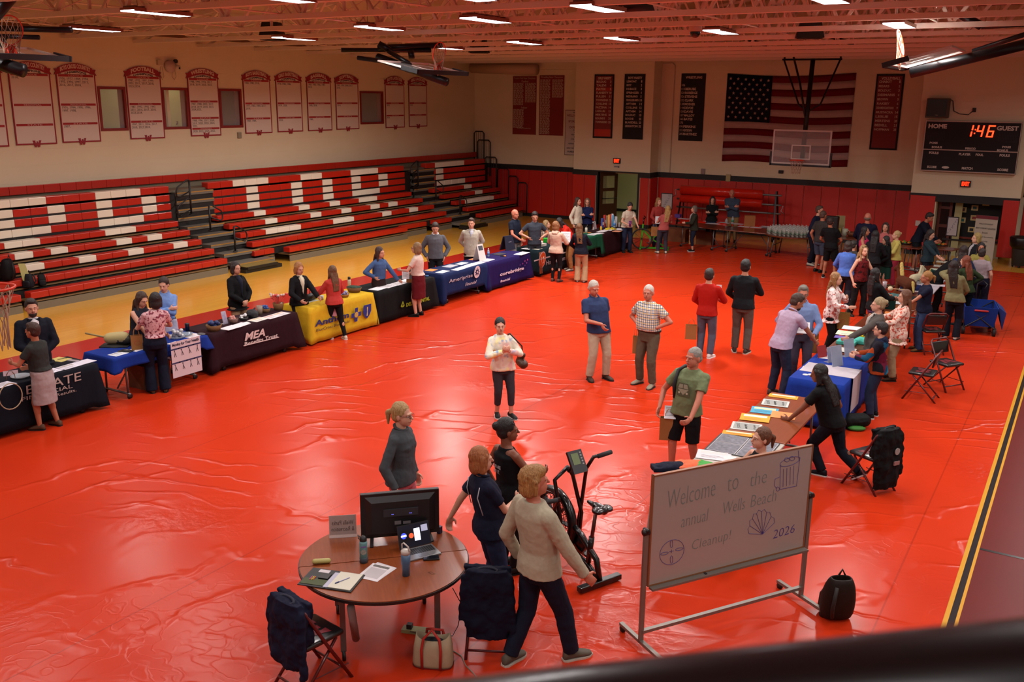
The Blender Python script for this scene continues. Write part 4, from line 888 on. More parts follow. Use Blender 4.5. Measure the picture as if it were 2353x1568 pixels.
 for s, a in ((1, ra), (-1, la)):
  tgt, hint, hd = posek(a)
  if isinstance(a, str) and a in ('face', 'chest', 'crossed', 'read', 'hips', 'hold', 'gest', 'reach', 'behind', 'clasp'): W0 = T((tgt[0]*s, tgt[1], tgt[2])) if abs(bend) < 60 else Vector((tgt[0]*s, tgt[1], tgt[2]))
  else: W0 = Vector((tgt[0]*s+lnl.x*.5, tgt[1]+lnl.y*.3+(math.sin(th)*.18 if bend else 0), tgt[2]-drop))
  if a == 'crossed' and s < 0: W0 = W0+Vector((0, .012, -.012))
  hv = Vector((hint[0]*s, hint[1], hint[2]))
  e, w_ = ik(SH[s], W0, .178, .150, hv); WR[s] = w_; EL[s] = e
  HD[s] = (Vector((hd[0]*s, hd[1], hd[2])).normalized() if hd else (w_-e).normalized())
 HJ = {s: Vector((s*.052, 0, hipz)) for s in (1, -1)}
 FT = {}; KN = {}
 for s in (1, -1):
  fx, fy = fr_[s][0], fr_[s][1]; fz = .043+(fr_[s][2] if len(fr_[s]) > 2 else 0)
  k_, f_ = ik(HJ[s], (fx, fy, fz), .238, .232, (s*.12, 1, .05)); KN[s] = k_; FT[s] = f_
 vox = .0075 if near else (.009 if (G-CAM).length < 17 else .012)
 hc = T((0, .006, .924)); nb = T((0, -.004, .842))
 Rh = Matrix.Rotation(math.radians(look[0]), 3, 'Z') @ Matrix.Rotation(math.radians(-look[1])-th*.55, 3, 'X')
 hs = 1.12
 def HT(p): return (hc+Rh @ (Vector(p)*hs))*S
 RS = lambda: Rh
 b = MB(); loftT(b, torso, -.010)
 b.cap(W_(nb-Vector((0, 0, .01))), HT((0, -.012, -.035)), .034*S, .031*S, 12)
 def ellh(mb, c, r, n=16, m=12, rot=None):
  M_ = Rh if rot is None else Rh @ rot
  mb.ell(HT(c), [x*S*hs for x in r], M_, n, m)
 fz_ = .96 if fem else 1
 ellh(b, (0, -.006, .012), (.0425*fz_, .054*fz_, .054)); ellh(b, (0, .012, -.022), (.036*fz_, .040*fz_, .040))
 ellh(b, (0, .032, -.044), (.020, .018, .016), 10, 8)
 ellh(b, (0, .043, .010), (.030, .010, .010), 10, 6)
 b.cap(HT((0, .051, .004)), HT((0, .061, -.013)), .0045*S, .0085*S, 8)
 ellh(b, (0, .048, -.030), (.016, .007, .008), 8, 6)
 for s in (1, -1):
  ellh(b, (s*.043, -.004, -.006), (.005, .011, .017), 8, 6)
  b.cap(W_(SH[s]), W_(EL[s]), (.030+.008*fat)*S*(.86 if fem else 1), .023*S*(.9 if fem else 1), 12)
  b.cap(W_(EL[s]), W_(WR[s]), .0235*S*(.9 if fem else 1), .0155*S*(.9 if fem else 1), 12)
  b.cap(W_((SH[s]+T((s*.05, -.004, .795)))/2), W_(SH[s]), .030*S*(.88 if fem else 1), .031*S*(.88 if fem else 1), 12)
  b.cap(W_(HJ[s]), W_(KN[s]), (.050+.012*fat)*S, .032*S, 14); b.cap(W_(KN[s]), W_(FT[s]), .0335*S, .020*S, 12)
  calf = (KN[s]*.68+FT[s]*.32)+Vector((0, -.010, 0)); b.ell(W_(calf), (.026*S, .028*S, .055*S), None, 10, 8)
  b.cap(W_(FT[s]-Vector((0, .012, .010))), W_(FT[s]+Vector((s*.01, .075, -.024))), .020*S, .014*S, 10)
  d = HD[s]; fo = (WR[s]-EL[s]).normalized()
  up = Vector((s*1.0, 0, 0)) if abs(d.x) < .6 else Vector((0, 1 if a != 'behind' else -1, 0))
  side = d.cross(up).normalized(); pn = side.cross(d).normalized()
  toward = -pn
  thumbdir = (side if side.y > 0 or side.z > .5 else -side)
  w0 = WR[s]; pe = w0+d*.052
  M3 = Matrix((side*1.0, d, pn)).transposed()
  b.ell(W_(w0+d*.030), (.0235*S, .034*S, .0105*S), M3, 12, 8)
  for i, (off, ln_) in enumerate(((-.0172, .036), (-.006, .044), (.006, .047), (.0172, .042))):
   off = off*(1 if thumbdir == side else -1)
   k0 = pe+side*off; cu = .25 if hand_open else .55
   k1 = k0+(d*math.cos(cu)+toward*math.sin(cu)).normalized()*ln_*.5; k2 = k1+(d*math.cos(cu*2.2)+toward*math.sin(cu*2.2)).normalized()*ln_*.5
   b.cap(W_(k0-d*.008), W_(k1), .0056*S, .0052*S, 6); b.cap(W_(k1), W_(k2), .0052*S, .0044*S, 6)
  t0 = w0+d*.014+thumbdir*.018; t1 = t0+(d*.6+thumbdir*.7+toward*.3).normalized()*.024; t2 = t1+(d*.95+thumbdir*.15+toward*.3).normalized()*.020
  b.cap(W_(t0), W_(t1), .0078*S, .0066*S, 6); b.cap(W_(t1), W_(t2), .0062*S, .0050*S, 6)
 sk = mat(SKIN[skin][0], SKIN[skin][1], kind='skin'); bo = b.build('body', sk, root, True); remesh(bo, vox, 2)
 cw = mat('d8d0c8', .4); hairm = mat(hair[1], .6, kind='hair', col2=hair[2] if len(hair) > 2 else None, scale=22, bump=1.0)
 for s in (1, -1):
  e = MB(); e.ell(HT((s*.0165, .0435, .001)), [x*S for x in (.0062, .0050, .0042)], Rh, 8, 6); eo = e.build('eye', cw, root, True)
  MB().ell(HT((s*.0165, .0475, .001)), [x*S for x in (.0028, .0022, .0032)], Rh, 8, 6).build('iris', mat('20150f', .3), eo, True)
  MB().cap(HT((s*.0095, .0525, .0125)), HT((s*.025, .046, .0125)), .0021*S, .0015*S, 5).build('eyebrow', hairm if hair[0] != 'bald' else mat('6a5648', .7), root, True)
 MB().ell(HT((0, .0530, -.0295)), [x*S for x in (.012, .0035, .0032)], Rh, 10, 6).build('mouth', mat('8c3a34' if fem else '8a4a40', .5), root, True)
 if glasses:
  g = MB()
  for s in (1, -1):
   g.tube([HT((s*.0175+.0115*math.cos(a), .0565, .001+.009*math.sin(a))) for a in [i*math.pi/6 for i in range(12)]], .0011*S, 5, True); g.cyl(HT((s*.029, .0565, .003)), HT((s*.044, 0, .004)), .001*S, n=5)
  g.cyl(HT((-.006, .0565, .003)), HT((.006, .0565, .003)), .001*S, n=5); g.build('glasses', mat('1c1616', .3), root)
 if beard:
  q_ = MB(); ellh(q_, (0, .026, -.042), (.030, .030, .024), 12, 8); ellh(q_, (0, .0535, -.020), (.015, .004, .004), 8, 6)
  o_ = q_.build('beard', mat(beard, .8, kind='hair', scale=16, bump=.6), root, True); remesh(o_, .006, 1)
 hk = hair[0]; h = MB()
 if hk == 'fringe':
  ellh(h, (0, -.026, -.010), (.0455, .036, .030))
 elif hk == 'buzz':
  ellh(h, (0, -.0095, .0185), (.0445, .0540, .0530)); ellh(h, (0, -.028, -.008), (.043, .032, .032))
 elif hk != 'bald':
  ellh(h, (0, -.0135, .022), (.047, .0545, .0555)); ellh(h, (0, -.026, -.004), (.0455, .037, .040))
  if hk == 'short': ellh(h, (0, .010, .052), (.034, .036, .022))
  if hk == 'shaggy':
   ellh(h, (0, .016, .044), (.040, .036, .028)); ellh(h, (0, -.030, -.022), (.046, .036, .040))
   for s in (1, -1): h.cap(HT((s*.042, -.012, .02)), HT((s*.043, -.016, -.035)), .016*S, .013*S, 8)
  if hk in ('bob', 'long', 'curly'):
   L_ = {'bob': -.050, 'long': -.060, 'curly': -.05}[hk]
   for s in (1, -1):
    h.cap(HT((s*.040, -.012, .02)), HT((s*.043, -.008, L_)), .019*S, .016*S, 10); h.cap(HT((s*.038, .014, .030)), HT((s*.044, .006, -.045)), .011*S, .009*S, 8)
   ellh(h, (0, -.032, -.028), (.047, .033, .046))
  if hk in ('long', 'curly'):
   dn = Vector((0, -.0, -1)); back = T((0, -.065-.01*fat, .72)); k_ = .17 if hk == 'long' else .13
   for xx in (-.032, -.011, .011, .032):
    p0 = HT((xx, -.045, -.03)); p1 = W_(T((xx*1.15, -.062, .80))); p2 = W_(T((xx*1.05, -.070-.008*fat, .80-k_*.75)))
    h.cap(p0, p1, .020*S, .019*S, 8); h.cap(p1, p2, .019*S, .010*S, 8)
   for s in (1, -1):
    h.cap(HT((s*.043, 0, -.045)), W_(T((s*.055, .028, .80))), .013*S, .013*S, 8); h.cap(W_(T((s*.055, .028, .80))), W_(T((s*.052, .058, .80-k_*.5))), .013*S, .006*S, 8)
  if hk == 'pony':
   h.cap(HT((0, -.060, .022)), HT((0, -.088, .004)), .015*S, .019*S, 8); h.cap(HT((0, -.088, .004)), HT((0, -.088, -.060)), .019*S, .008*S, 8)
  if hk == 'bun': ellh(h, (0, -.066, .030), (.024, .020, .024), 10, 8)
  if hk == 'hat': pass
 if h.v:
  ho = h.build('hair', hairm, root, True); remesh(ho, .009 if near else .012, 2, disp=.018 if hk in ('curly', 'shaggy') else .010, tscale=.03)
 tk, tcol = top[0], top[1]; tm = tcol if isinstance(tcol, bpy.types.Material) else mat(tcol, .85, kind='cloth', scale=60, bump=.15)
 hem = {'tee': .50, 'polo': .49, 'sweater': .49, 'blazer': .44, 'tank': .50, 'tucked': .565, 'crop': .55, 'tunic': .42, 'hoodie': .485, 'dress': .50, 'cardigan': .47}.get(tk, .49)
 sleeve = top[2] if len(top) > 2 else {'tee': 'short', 'polo': 'short', 'tank': 'none', 'sweater': 'long', 'blazer': 'long', 'hoodie': 'long', 'cardigan': 'long', 'tunic': 'three', 'tucked': 'short', 'crop': 'long'}.get(tk, 'short')
 t = MB(); infl = {'blazer': .012, 'hoodie': .014, 'cardigan': .012, 'sweater': .010, 'tank': .004}.get(tk, .008)
 rows = [r for r in torso if r[0] > hem+.012 and r[0] < (.835 if tk != 'tank' else .80)]
 rows = [(hem, hipw*1.0+(.030 if hem < .46 else .012) if hem < .55 else wai*1.05, (.084 if hem < .46 else .075)+.028*fat, 0)]+[(r[0], r[1]+(.006 if r[0] < .56 else 0), r[2]+(.006 if r[0] < .56 else 0), r[3]) for r in rows]
 if tk == 'tank': rows = [r for r in rows if r[0] < .79]+[(.80, shx*.62, .045, -.002), (.825, shx*.5, .035, -.004)]
 else: rows = rows+[(.838, .046, .036, -.004)]
 loftT(t, rows, infl, 20)
 if fem:
  for s in (1, -1): t.ell(W_(T((s*.038, .052+.01*fat, .725))), (.036*S, .030*S, .034*S), None, 10, 8)
 if sleeve != 'none':
  for s in (1, -1):
   r0 = (.030+.008*fat+infl)*S*(.9 if fem else 1); sp = T((s*.045, -.004, .790))
   t.cap(W_(sp), W_(SH[s]), .034*S, r0, 12)
   if sleeve == 'short':
    e_ = SH[s].lerp(EL[s], .62); t.cyl(W_(SH[s]), W_(e_), r0, r0*.98, 14)
   else:
    t.cap(W_(SH[s]), W_(EL[s]), r0, (.0245+infl)*S, 12)
    e_ = EL[s].lerp(WR[s], .5 if sleeve == 'three' else .97); t.cyl(W_(EL[s]), W_(e_), (.0245+infl)*S, (.018+infl*.9)*S, 12)
 to = t.build({'tee': 't_shirt', 'polo': 'polo_shirt', 'tucked': 'shirt', 'crop': 'shirt', 'tunic': 'blouse', 'tank': 'tank_top'}.get(tk, tk), tm, root, True)
 remesh(to, .0095 if near else .013, 2, disp=.014, tscale=.075)
 if tk == 'polo' or (len(top) > 3 and top[3] == 'collar'):
  cc = mat(top[4], .8, kind='cloth', scale=60) if len(top) > 4 else tm
  k_ = MB()
  for a0, a1 in ((-1, 1),):
   pts = [T((.044*math.cos(a), -.004+.042*math.sin(a), .843-.012*math.sin(a)))*S for a in [math.pi*(.5+i/6) for i in range(-2, 15)][:13]]
  pts = [T((.043*math.sin(a), -.004+.041*math.cos(a), .846-.014*math.cos(a)))*S for a in [math.pi*2*(i+.8)/14 for i in range(13)]]
  k_.tube(pts, .0085*S, 6); k_.build('collar', cc, to, True)
 if tk in ('blazer', 'cardigan') and len(top) > 3:
  cc = mat(top[3], .8, kind='cloth', scale=60) if isinstance(top[3], str) else top[3]
  q_ = MB(); n_ = 7; r1 = []
  for i in range(n_):
   z = .845-(.845-.56)*i/(n_-1); ww = .034*(1-i/(n_-1))+.006; fy = (.030 if i == 0 else (.060+.03*fat+infl+(.012 if fem and 1 < i < 5 else 0)))
   r1.append([T((-ww, fy-.012, z))*S, T((0, fy+.009, z))*S, T((ww, fy-.012, z))*S, T((0, fy-.03, z))*S])
  q_.loft(r1); q_.build('shirt_front', cc, root, True)
  for s in (1, -1):
   l_ = MB(); l_.bar(T((s*.044, .038, .842))*S, T((s*.006, .070+.03*fat+infl+(.012 if fem else 0), .60))*S, .014*S, .006*S); l_.build('lapel', tm, to)
 if tk == 'hoodie':
  q_ = MB(); q_.cap(T((-.035, -.040, .832))*S, T((.035, -.040, .832))*S, .026*S, .026*S); q_.cap(T((-.03, -.055, .812))*S, T((.03, -.055, .812))*S, .024*S, .024*S)
  for s in (1, -1): q_.cap(T((s*.042, -.03, .835))*S, T((s*.035, .035, .822))*S, .018*S, .012*S)
  o_ = q_.build('hood', tm, to, True); remesh(o_, .012, 2)
 bk_, bcol = bottom[0], bottom[1]; bm_ = bcol if isinstance(bcol, bpy.types.Material) else mat(bcol, .85, kind='cloth', scale=60, bump=.15)
 p = MB(); pw = (.565 if tk in ('tucked', 'crop') else .53)
 lr = [r for r in torso if r[0] <= pw-.015]+[(pw, wai*1.06 if pw > .54 else hipw*.98, .062+.03*fat, 0)]
 def legtube(s, r0, r1, r2, e=.97):
  p.cap(W_(HJ[s]), W_(KN[s]), (.053+.012*fat+r0)*S, (.033+r1)*S, 14)
  if e: p.cyl(W_(KN[s]), W_(KN[s].lerp(FT[s], e)), (.034+r1)*S, (.022+r2)*S, 14)
 if bk_ in ('skirt', 'longskirt'):
  hz_ = .255 if bk_ == 'skirt' else .12
  if tk != 'dress': loftT(p, [r for r in lr if r[0] >= .5], .006)
  mid = (FT[1]+FT[-1])/2; rings = []
  for z, w1_, w2_ in ((.515-drop, hipw+.006, .075+.02*fat), (.44, hipw+.012, .085+.02*fat), (.36, hipw+.016, .088), (hz_, hipw+.022, .092)):
   kx = mid.y*(.5-z)*1.2; rings.append([W_(((w1_)*math.cos(a)*(1+.03*math.sin(5*a)), kx+(w2_)*math.sin(a)*(1+.03*math.cos(4*a)), z)) for a in [2*math.pi*i/24 for i in range(24)]])
  p.loft(rings)
 else:
  loftT(p, lr, .005)
  for s in (1, -1):
   if bk_ == 'leggings': legtube(s, .003, .005, .004)
   elif bk_ == 'capri': legtube(s, .004, .006, .010, .62)
   elif bk_ == 'shorts':
    e_ = HJ[s].lerp(KN[s], .92); p.cap(W_(HJ[s]), W_(HJ[s].lerp(KN[s], .3)), (.057+.012*fat)*S, (.057+.01*fat)*S, 14); p.cyl(W_(HJ[s].lerp(KN[s], .2)), W_(e_), .060*S, .052*S, 14)
   elif bk_ == 'wide': legtube(s, .004, .016, .034, 1.06)
   elif bk_ == 'flare': legtube(s, .004, .008, .028, 1.04)
   else: legtube(s, .005, .011, .016)
 po = p.build({'skirt': 'skirt', 'longskirt': 'skirt', 'shorts': 'shorts', 'leggings': 'leggings'}.get(bk_, 'trousers'), bm_, root, True)
 remesh(po, .0095 if near else .013, 2, disp=.0 if bk_ == 'leggings' else .013, tscale=.085)
 if tk in ('tucked', 'crop') and not fem or (len(bottom) > 2 and bottom[2] == 'belt'):
  MB().loft([[T((math.cos(a)*(wai*1.06+.012), math.sin(a)*(.066+.03*fat+.006), z))*S for a in [2*math.pi*i/24 for i in range(24)]] for z in (.553, .572)]).build('belt', mat('1a100c', .5), po, True)
 if shoes:
  for s in (1, -1):
   f = FT[s]; toe = math.radians(12)*s; fwd = Vector((math.sin(toe), math.cos(toe), 0)); sd = Vector((fwd.y, -fwd.x, 0))
   pitch = 0
   if len(fr_[s]) > 2: pitch = -.6
   fwd2 = Vector((fwd.x*math.cos(pitch), fwd.y*math.cos(pitch), math.sin(pitch)))
   up2 = Vector((0, 0, 1)) if not pitch else sd.cross(fwd2)
   base = f+Vector((0, 0, -.043)) if not pitch else f-up2*.038
   q_ = MB(); rings = []
   for tt, wd, ht in ((-.042, .010, .025), (-.036, .020, .050), (-.012, .0235, .056), (.020, .0235, .046), (.055, .027, .034), (.085, .026, .024), (.103, .016, .018), (.108, .007, .010)):
    ring = []
    for k in range(12):
     a = 2*math.pi*k/12; c, s2 = math.cos(a), math.sin(a)
     ring.append(W_(base+fwd2*tt+sd*(c*wd)+up2*(.007+ht*.5+s2*ht*.5)))
    rings.append(ring)
   q_.loft(rings); so_ = q_.build('shoe', mat(shoes, .6, kind='cloth', scale=40), root, True)
   q2 = MB(); poly = [(-.045, .014), (-.03, .024), (.02, .025), (.06, .030), (.09, .026), (.112, .010), (.112, -.010), (.09, -.026), (.06, -.030), (.02, -.025), (-.03, -.024), (-.045, -.014)]
   q2.loft([[W_(base+fwd2*a+sd*b2+up2*zz_) for a, b2 in poly] for zz_ in (.0, .012)]); q2.build('sole', mat(shoesole or '0c0c0c', .6), so_)
 info = dict(root=root, S=S, rz=rz, G=G, T=T, HT=HT, WR=WR, HD=HD, EL=EL, SH=SH, KN=KN, FT=FT, hipz=hipz, fat=fat, Rh=Rh)
 info['w'] = lambda lp: root_matrix(root) @ Vector(lp)
 return info
def root_matrix(r): return Matrix.Translation(r.location) @ Matrix.Rotation(r.rotation_euler.z, 4, 'Z')
def handpos(i, s, down=0.0):
 return i['w']((i['WR'][s]+i['HD'][s]*.055)*i['S'])+Vector((0, 0, -down))
KRAFT = '9a6a3c'
def paper_bag(p, rz=0, h=.30, w=.22, d=.10, label='', open_=True, col=KRAFT, red=True, name='paper_bag', cat='bag'):
 """p: the grip point at the top of the handles"""
 t = empty(name, (p[0], p[1], p[2]-h-.12), rz, label, cat)
 b = MB(); a, c = w/2, d/2
 b.add([(-a, -c, 0), (a, -c, 0), (a, c, 0), (-a, c, 0), (-a, -c, h), (a, -c, h), (a, c, h), (-a, c, h), (-a+.004, -c+.004, h), (a-.004, -c+.004, h), (a-.004, c-.004, h), (-a+.004, c-.004, h), (-a+.004, -c+.004, .01), (a-.004, -c+.004, .01), (a-.004, c-.004, .01), (-a+.004, c-.004, .01)],
   [(0, 3, 2, 1), (0, 1, 5, 4), (1, 2, 6, 5), (2, 3, 7, 6), (3, 0, 4, 7), (4, 5, 9, 8), (5, 6, 10, 9), (6, 7, 11, 10), (7, 4, 8, 11), (8, 9, 13, 12), (9, 10, 14, 13), (10, 11, 15, 14), (11, 8, 12, 15), (12, 13, 14, 15)])
 b.build('sack', mat(col, .85, kind='cloth', scale=8, bump=.2), t)
 for s in (1, -1): MB().tube([(-w*.25, s*c, h-.03), (-w*.22, s*c*.6, h+.06), (-.02, 0, h+.115), (.02, 0, h+.115), (w*.22, s*c*.6, h+.06), (w*.25, s*c, h-.03)], .004, 6).build('handle', mat(col, .8), t)
 if red:
  MB().tube([(.045*math.cos(x), -c-.001, h*.5+.035*math.sin(x)) for x in [i*math.pi/8 for i in range(16)]], .003, 5, True).build('emblem', mat('9c3a20', .7), t)
 return t
def sheet(p, rz=0, w=.216, l=.279, tilt=0, col='ebe7e4', label='', cat='paper', name='paper_sheet', n=1, group=None, art=None, roll=0):
 """a sheet (or small pile) lying at p, or tilted when it is held"""
 t = empty(name, p, rz, label, cat, group)
 if tilt or roll: t.rotation_euler = (math.radians(tilt), math.radians(roll), rz)
 MB().box(-w/2, w/2, -l/2, l/2, 0, .0015*n).build('page', mat(col, .8), t)
 if art:
  a = MB(); z = .0015*n
  if art == 'lines':
   for k in range(7): a.box(-w*.38, w*(.38-.1*(k % 3)), l*(.34-k*.1), l*(.34-k*.1)+.006, z, z+.0006)
   a.build('print', mat('5a5858', .8), t)
  else:
   a.box(-w*.4, w*.4, l*.12, l*.4, z, z+.0006); a.build('print', mat(art, .7, kind='mottle', col2='d8d0c0', scale=30), t)
   MB().box(-w*.36, w*.2, -l*.1, -l*.08, z, z+.0006).box(-w*.36, w*.3, -l*.2, -l*.18, z, z+.0006).box(-w*.36, w*.1, -l*.3, -l*.28, z, z+.0006).build('text_lines', mat('4a4848', .8), t)
 return t
FLORALP = mat('c8a0a4', .85, kind='floral', col2='7a3040', scale=22); FLORALW = mat('d8c8c4', .85, kind='floral', col2='a8524c', scale=16)
FLORALO = mat('d8bcae', .85, kind='floral', col2='c0503c', scale=22)
PLAID = mat('d2cdbf', .85, kind='plaid', col2='34466a', scale=24)
P65 = person((1215, 1066), (1235, 1520), fa=128, build=.25, skin='ruddy', hair=('shaggy', 'b0834a', '7a5228'), la='down', ra='swing', look=(-15, -5), legs={'r': (.08, .14), 'l': (-.06, -.12)}, top=('sweater', 'a89e88'), bottom=('pants', '141a2c'), shoes='5a5348', shoesole='b5ada0', near=True, label='man with chin-length sandy hair and a beige long sleeved top by the round table')
P64 = person((1085, 1030), (1125, 1400), fa=112, sex='f', build=.45, skin='fair', hair=('bob', 'a86838', '7e4420'), la=((.225, -.13, .495), (.5, -1, 0), (.3, -.1, -.9)), ra=((-.02, .20, .64), (.8, -.4, -.6), None), top=('polo', '14172c'), bottom=('pants', '202c48'), shoes='2a2a30', near=True, label='reddish blonde woman in a navy polo shirt leaning one hand on the round table')
P63 = person((1163, 963), (1165, 1312), fa=128, sex='f', build=.15, skin='brown', hair=('bun', '120d0c'), la='loose', ra='hold', look=(-25, 0), top=('tank', '0e0e12'), bottom=('leggings', '101014'), shoes='1c1c1c', near=True, label='woman with a dark bun and black sleeveless top behind the navy polo woman')
P62 = person((925, 927), (925, 1270), fa=62, sex='f', build=.15, skin='fair', hair=('pony', 'b89a68', '8a6a3c'), la='down', ra='loose', top=('polo', '44484c', 'long'), bottom=('pants', 'b8606a'), shoes='888888', near=True, glasses=True, label='woman with a blonde ponytail in a grey pullover and pink trousers, standing behind the television')
P61 = person((1147, 731), (1155, 958), fa=18, sex='f', build=.45, skin='fair', hair=('bun', '17100e'), la='chest', ra='chest', look=(-10, 0), legs={'r': (.05, -.03), 'l': (-.07, .05)}, top=('sweater', mat('d4ccba', .85, kind='tiedye')), bottom=('capri', '35333a'), shoes='141414', shoesole='d8d4d0', label='woman in a pastel tie-dye top standing alone with a brown shoulder bag')
P58 = person((1360, 644), (1372, 872), fa=30, build=.6, skin='ruddy', hair=('buzz', 'b8b0a4'), la='down', ra=((.02, .16, .60), (.8, -.4, -.3), (-.2, .6, -.7)), look=(0, 12), legs={'r': (.09, 0), 'l': (-.08, .03)}, top=('polo', '2c3a5e'), bottom=('pants', 'b3a48c'), shoes='3a2a20', label='grey haired man laughing in a slate blue polo shirt and khaki trousers')
P57 = person((1489, 655), (1486, 886), fa=-35, build=.75, skin='ruddy', hair=('buzz', 'c8c0b6'), la='hips', ra='hips', look=(18, 0), legs={'r': (.085, 0), 'l': (-.085, .03)}, top=('tucked', PLAID), bottom=('pants', '5a5040'), shoes='8a8270', label='white haired man in a checked shirt, hands on his hips')
P59 = person((1631, 618), (1618, 822), fa=165, build=.2, skin='fair', hair=('short', '2a1c16'), la='holdlow', ra='hold', top=('sweater', 'a8180f'), bottom=('pants', '55596a'), shoes='d8d4d0', shoesole='e8e4e0', label='man seen from behind in a red sweater and grey jeans')
P60 = person((1714, 597), (1700, 812), fa=172, build=.35, skin='light', hair=('short', '0e0c0c'), la='holdlow', ra='hold', top=('sweater', '15181c'), bottom=('pants', '5e564e'), shoes='3c3630', shoesole='c0b8a8', label='man seen from behind in a black pullover and grey brown trousers')
P56 = person((1600, 798), (1568, 1095), fa=-28, build=.45, skin='ruddy', hair=('buzz', '8a8680'), ra=((.19, .10, .53), (.8, -.6, 0), (0, .5, -.8)), la=((.12, .22, .50), (.8, -.5, 0), (-.1, 1, -.2)), look=(-15, 0), legs={'r': (.08, .03), 'l': (-.08, -.05)}, top=('tee', '6e7a58'), bottom=('shorts', '111114'), shoes='6a6450', near=True, label='grey haired man in a green t-shirt printed with a camper van and black shorts')
P55 = person((1885, 822), (1902, 1092), fa=-120, build=.5, skin='brown', hair=('long', '0f0c0c'), la=((.20, .22, .49), (.5, -1, 0), (.2, 1, -.1)), ra='loose', bend=8, look=(20, 8), legs={'r': (.07, -.24, .04), 'l': (-.06, .02)}, top=('tee', '0e0e11'), bottom=('pants', '10131e'), shoes='12141c', shoesole='d0ccc8', near=True, label='long haired person in a black t-shirt leaning on the wooden table of flyers')
P66 = person((1752, 982), H=1.64, fa=-52, sex='f', build=.2, sit=.33, legs={'r': (.16, .36), 'l': (-.06, .2)}, skin='fair', hair=('pony', '6a4024', '4a2a18'), la='hold', ra='hold', look=(-5, -4), top=('tank', '141418'), bottom=('leggings', '141418'), shoes='111111', near=True, label='smiling woman with an auburn ponytail whose head shows above the whiteboard')
P1 = person((70, 688), H=1.80, fa=8, build=.25, hair=('short', '1e1410'), la='clasp', ra='clasp', beard='2a1a14', top=('blazer', '10131f', 'long', 'd0ccd0'), bottom=('pants', '14141c'), label='bearded man in a navy blazer and white shirt, standing behind the leftmost table')
P2 = person((70, 776), (112, 985), H=1.62, fa=-128, sex='f', build=.35, skin='tan', hair=('short', '3a2018'), la='hold', ra='holdlow', legs={'r': (.08, -.04), 'l': (-.06, .04)}, top=('tucked', '2e302e'), bottom=('skirt', 'a09090'), shoes='5a4030', label='woman in a dark grey t-shirt and pale grey skirt, at the leftmost table')
P3 = person((312, 668), H=1.66, fa=38, sex='f', build=.6, skin='fair', hair=('long', '3a2418'), la='reach', ra='reach', bend=12, look=(0, 15), top=('tee', '20222e', 'none'), bottom=('pants', '101014'), shoes='444444', label='woman with long brown hair in a dark sleeveless top, bending over the blue table')
P5 = person((375, 638), H=1.70, fa=-8, sex='f', build=.1, skin='fair', hair=('pony', '2c1a14'), la='crossed', ra='crossed', look=(-10, 14), top=('tucked', '6f8fc8', 'long', 'collar'), bottom=('longskirt', 'b0acc0', 'belt'), label='woman in a light blue button shirt with folded arms, behind the blue table')
P4 = person((357, 673), (366, 903), fa=-172, sex='f', build=.25, skin='fair', hair=('bob', '160f10'), la='hold', ra='hold', top=('tucked', FLORALP), bottom=('wide', '0f1426'), shoes='5a4028', label='woman seen from behind with a dark bob, floral blouse and wide navy trousers')
P6 = person((540, 602), H=1.68, fa=42, sex='f', build=.3, hair=('bob', '20120f'), la='clasp', ra='clasp', top=('blazer', '0e0d10', 'long', '1c2030'), bottom=('pants', '96785c'), label='dark haired woman in a black blazer behind the maroon table, hands clasped')
P7 = person((683, 603), H=1.62, fa=35, sex='f', build=.3, hair=('bob', 'a8743e', '7e5028'), la='reach', ra='holdlow', bend=4, look=(0, 8), top=('cardigan', '0f0e12', 'long', 'cfc6ac'), bottom=('pants', '141414'), label='blonde woman in a black cardigan over a cream blouse, behind the yellow table')
P8 = person((762, 610), (772, 780), fa=-150, sex='f', build=.3, hair=('long', '4a2e1c', '6a4a2c'), la='hold', ra='holdlow', legs={'r': (.09, -.09), 'l': (-.05, .05)}, top=('sweater', 'b23a34'), bottom=('leggings', '101012'), shoes='c8bca8', shoesole='d8d0c4', label='woman with long brown hair in a coral sweater and black leggings, at the yellow table')
P9 = person((868, 567), H=1.63, fa=42, sex='f', build=.3, hair=('long', '38201a'), ra='hips', la=((.22, .17, .50), (.6, -1, 0), (.2, 1, -.2)), bend=6, look=(15, 0), top=('tucked', '405a86', 'long'), bottom=('pants', '2a1a18'), label='woman in a denim blue shirt, hand on hip, leaning on the black table')
P10 = person((955, 558), (963, 727), fa=-112, sex='f', build=.35, skin='fair', hair=('bob', '8a6a44', '6a4e30'), la='hold', ra='holdlow', glasses=True, top=('tucked', 'cdb8ac'), bottom=('skirt', '5c1018'), shoes='101010', label='woman in a white t-shirt and dark red skirt, in front of the black table')
P11 = person((1000, 512), H=1.78, fa=5, build=.3, hair=('short', '2c1c14'), la='pocket', ra='pocket', look=(-5, 22), top=('sweater', '56565c', 'long', 'collar', 'd0ccd4'), bottom=('pants', '121216'), label='man in a grey sweater over a white collar looking down, hands in pockets')
P12 = person((1083, 502), H=1.78, fa=-2, build=.2, hair=('short', '3a2418'), la='behind', ra='behind', look=(-8, 0), top=('blazer', 'aca698', 'long', mat('8a94b0', .8, kind='plaid', col2='c8ccd8', scale=40)), bottom=('pants', '121216'), label='young man in a light beige blazer with hands behind his back')
P13 = person((1183, 481), H=1.82, fa=58, build=.5, skin='ruddy', hair=('bald', '8a6a5a'), la='down', ra='holdlow', look=(-8, 5), top=('polo', '101626'), bottom=('pants', '807a78'), label='bald man in a navy polo shirt, standing behind the purple table')
P14 = person((1229, 487), H=1.78, fa=15, build=.25, hair=('short', '1c1310'), la='hips', ra='hips', look=(-10, 18), top=('polo', '30343e'), bottom=('pants', '23232a'), label='man in a charcoal polo shirt with a hand on his hip, behind the teal table')
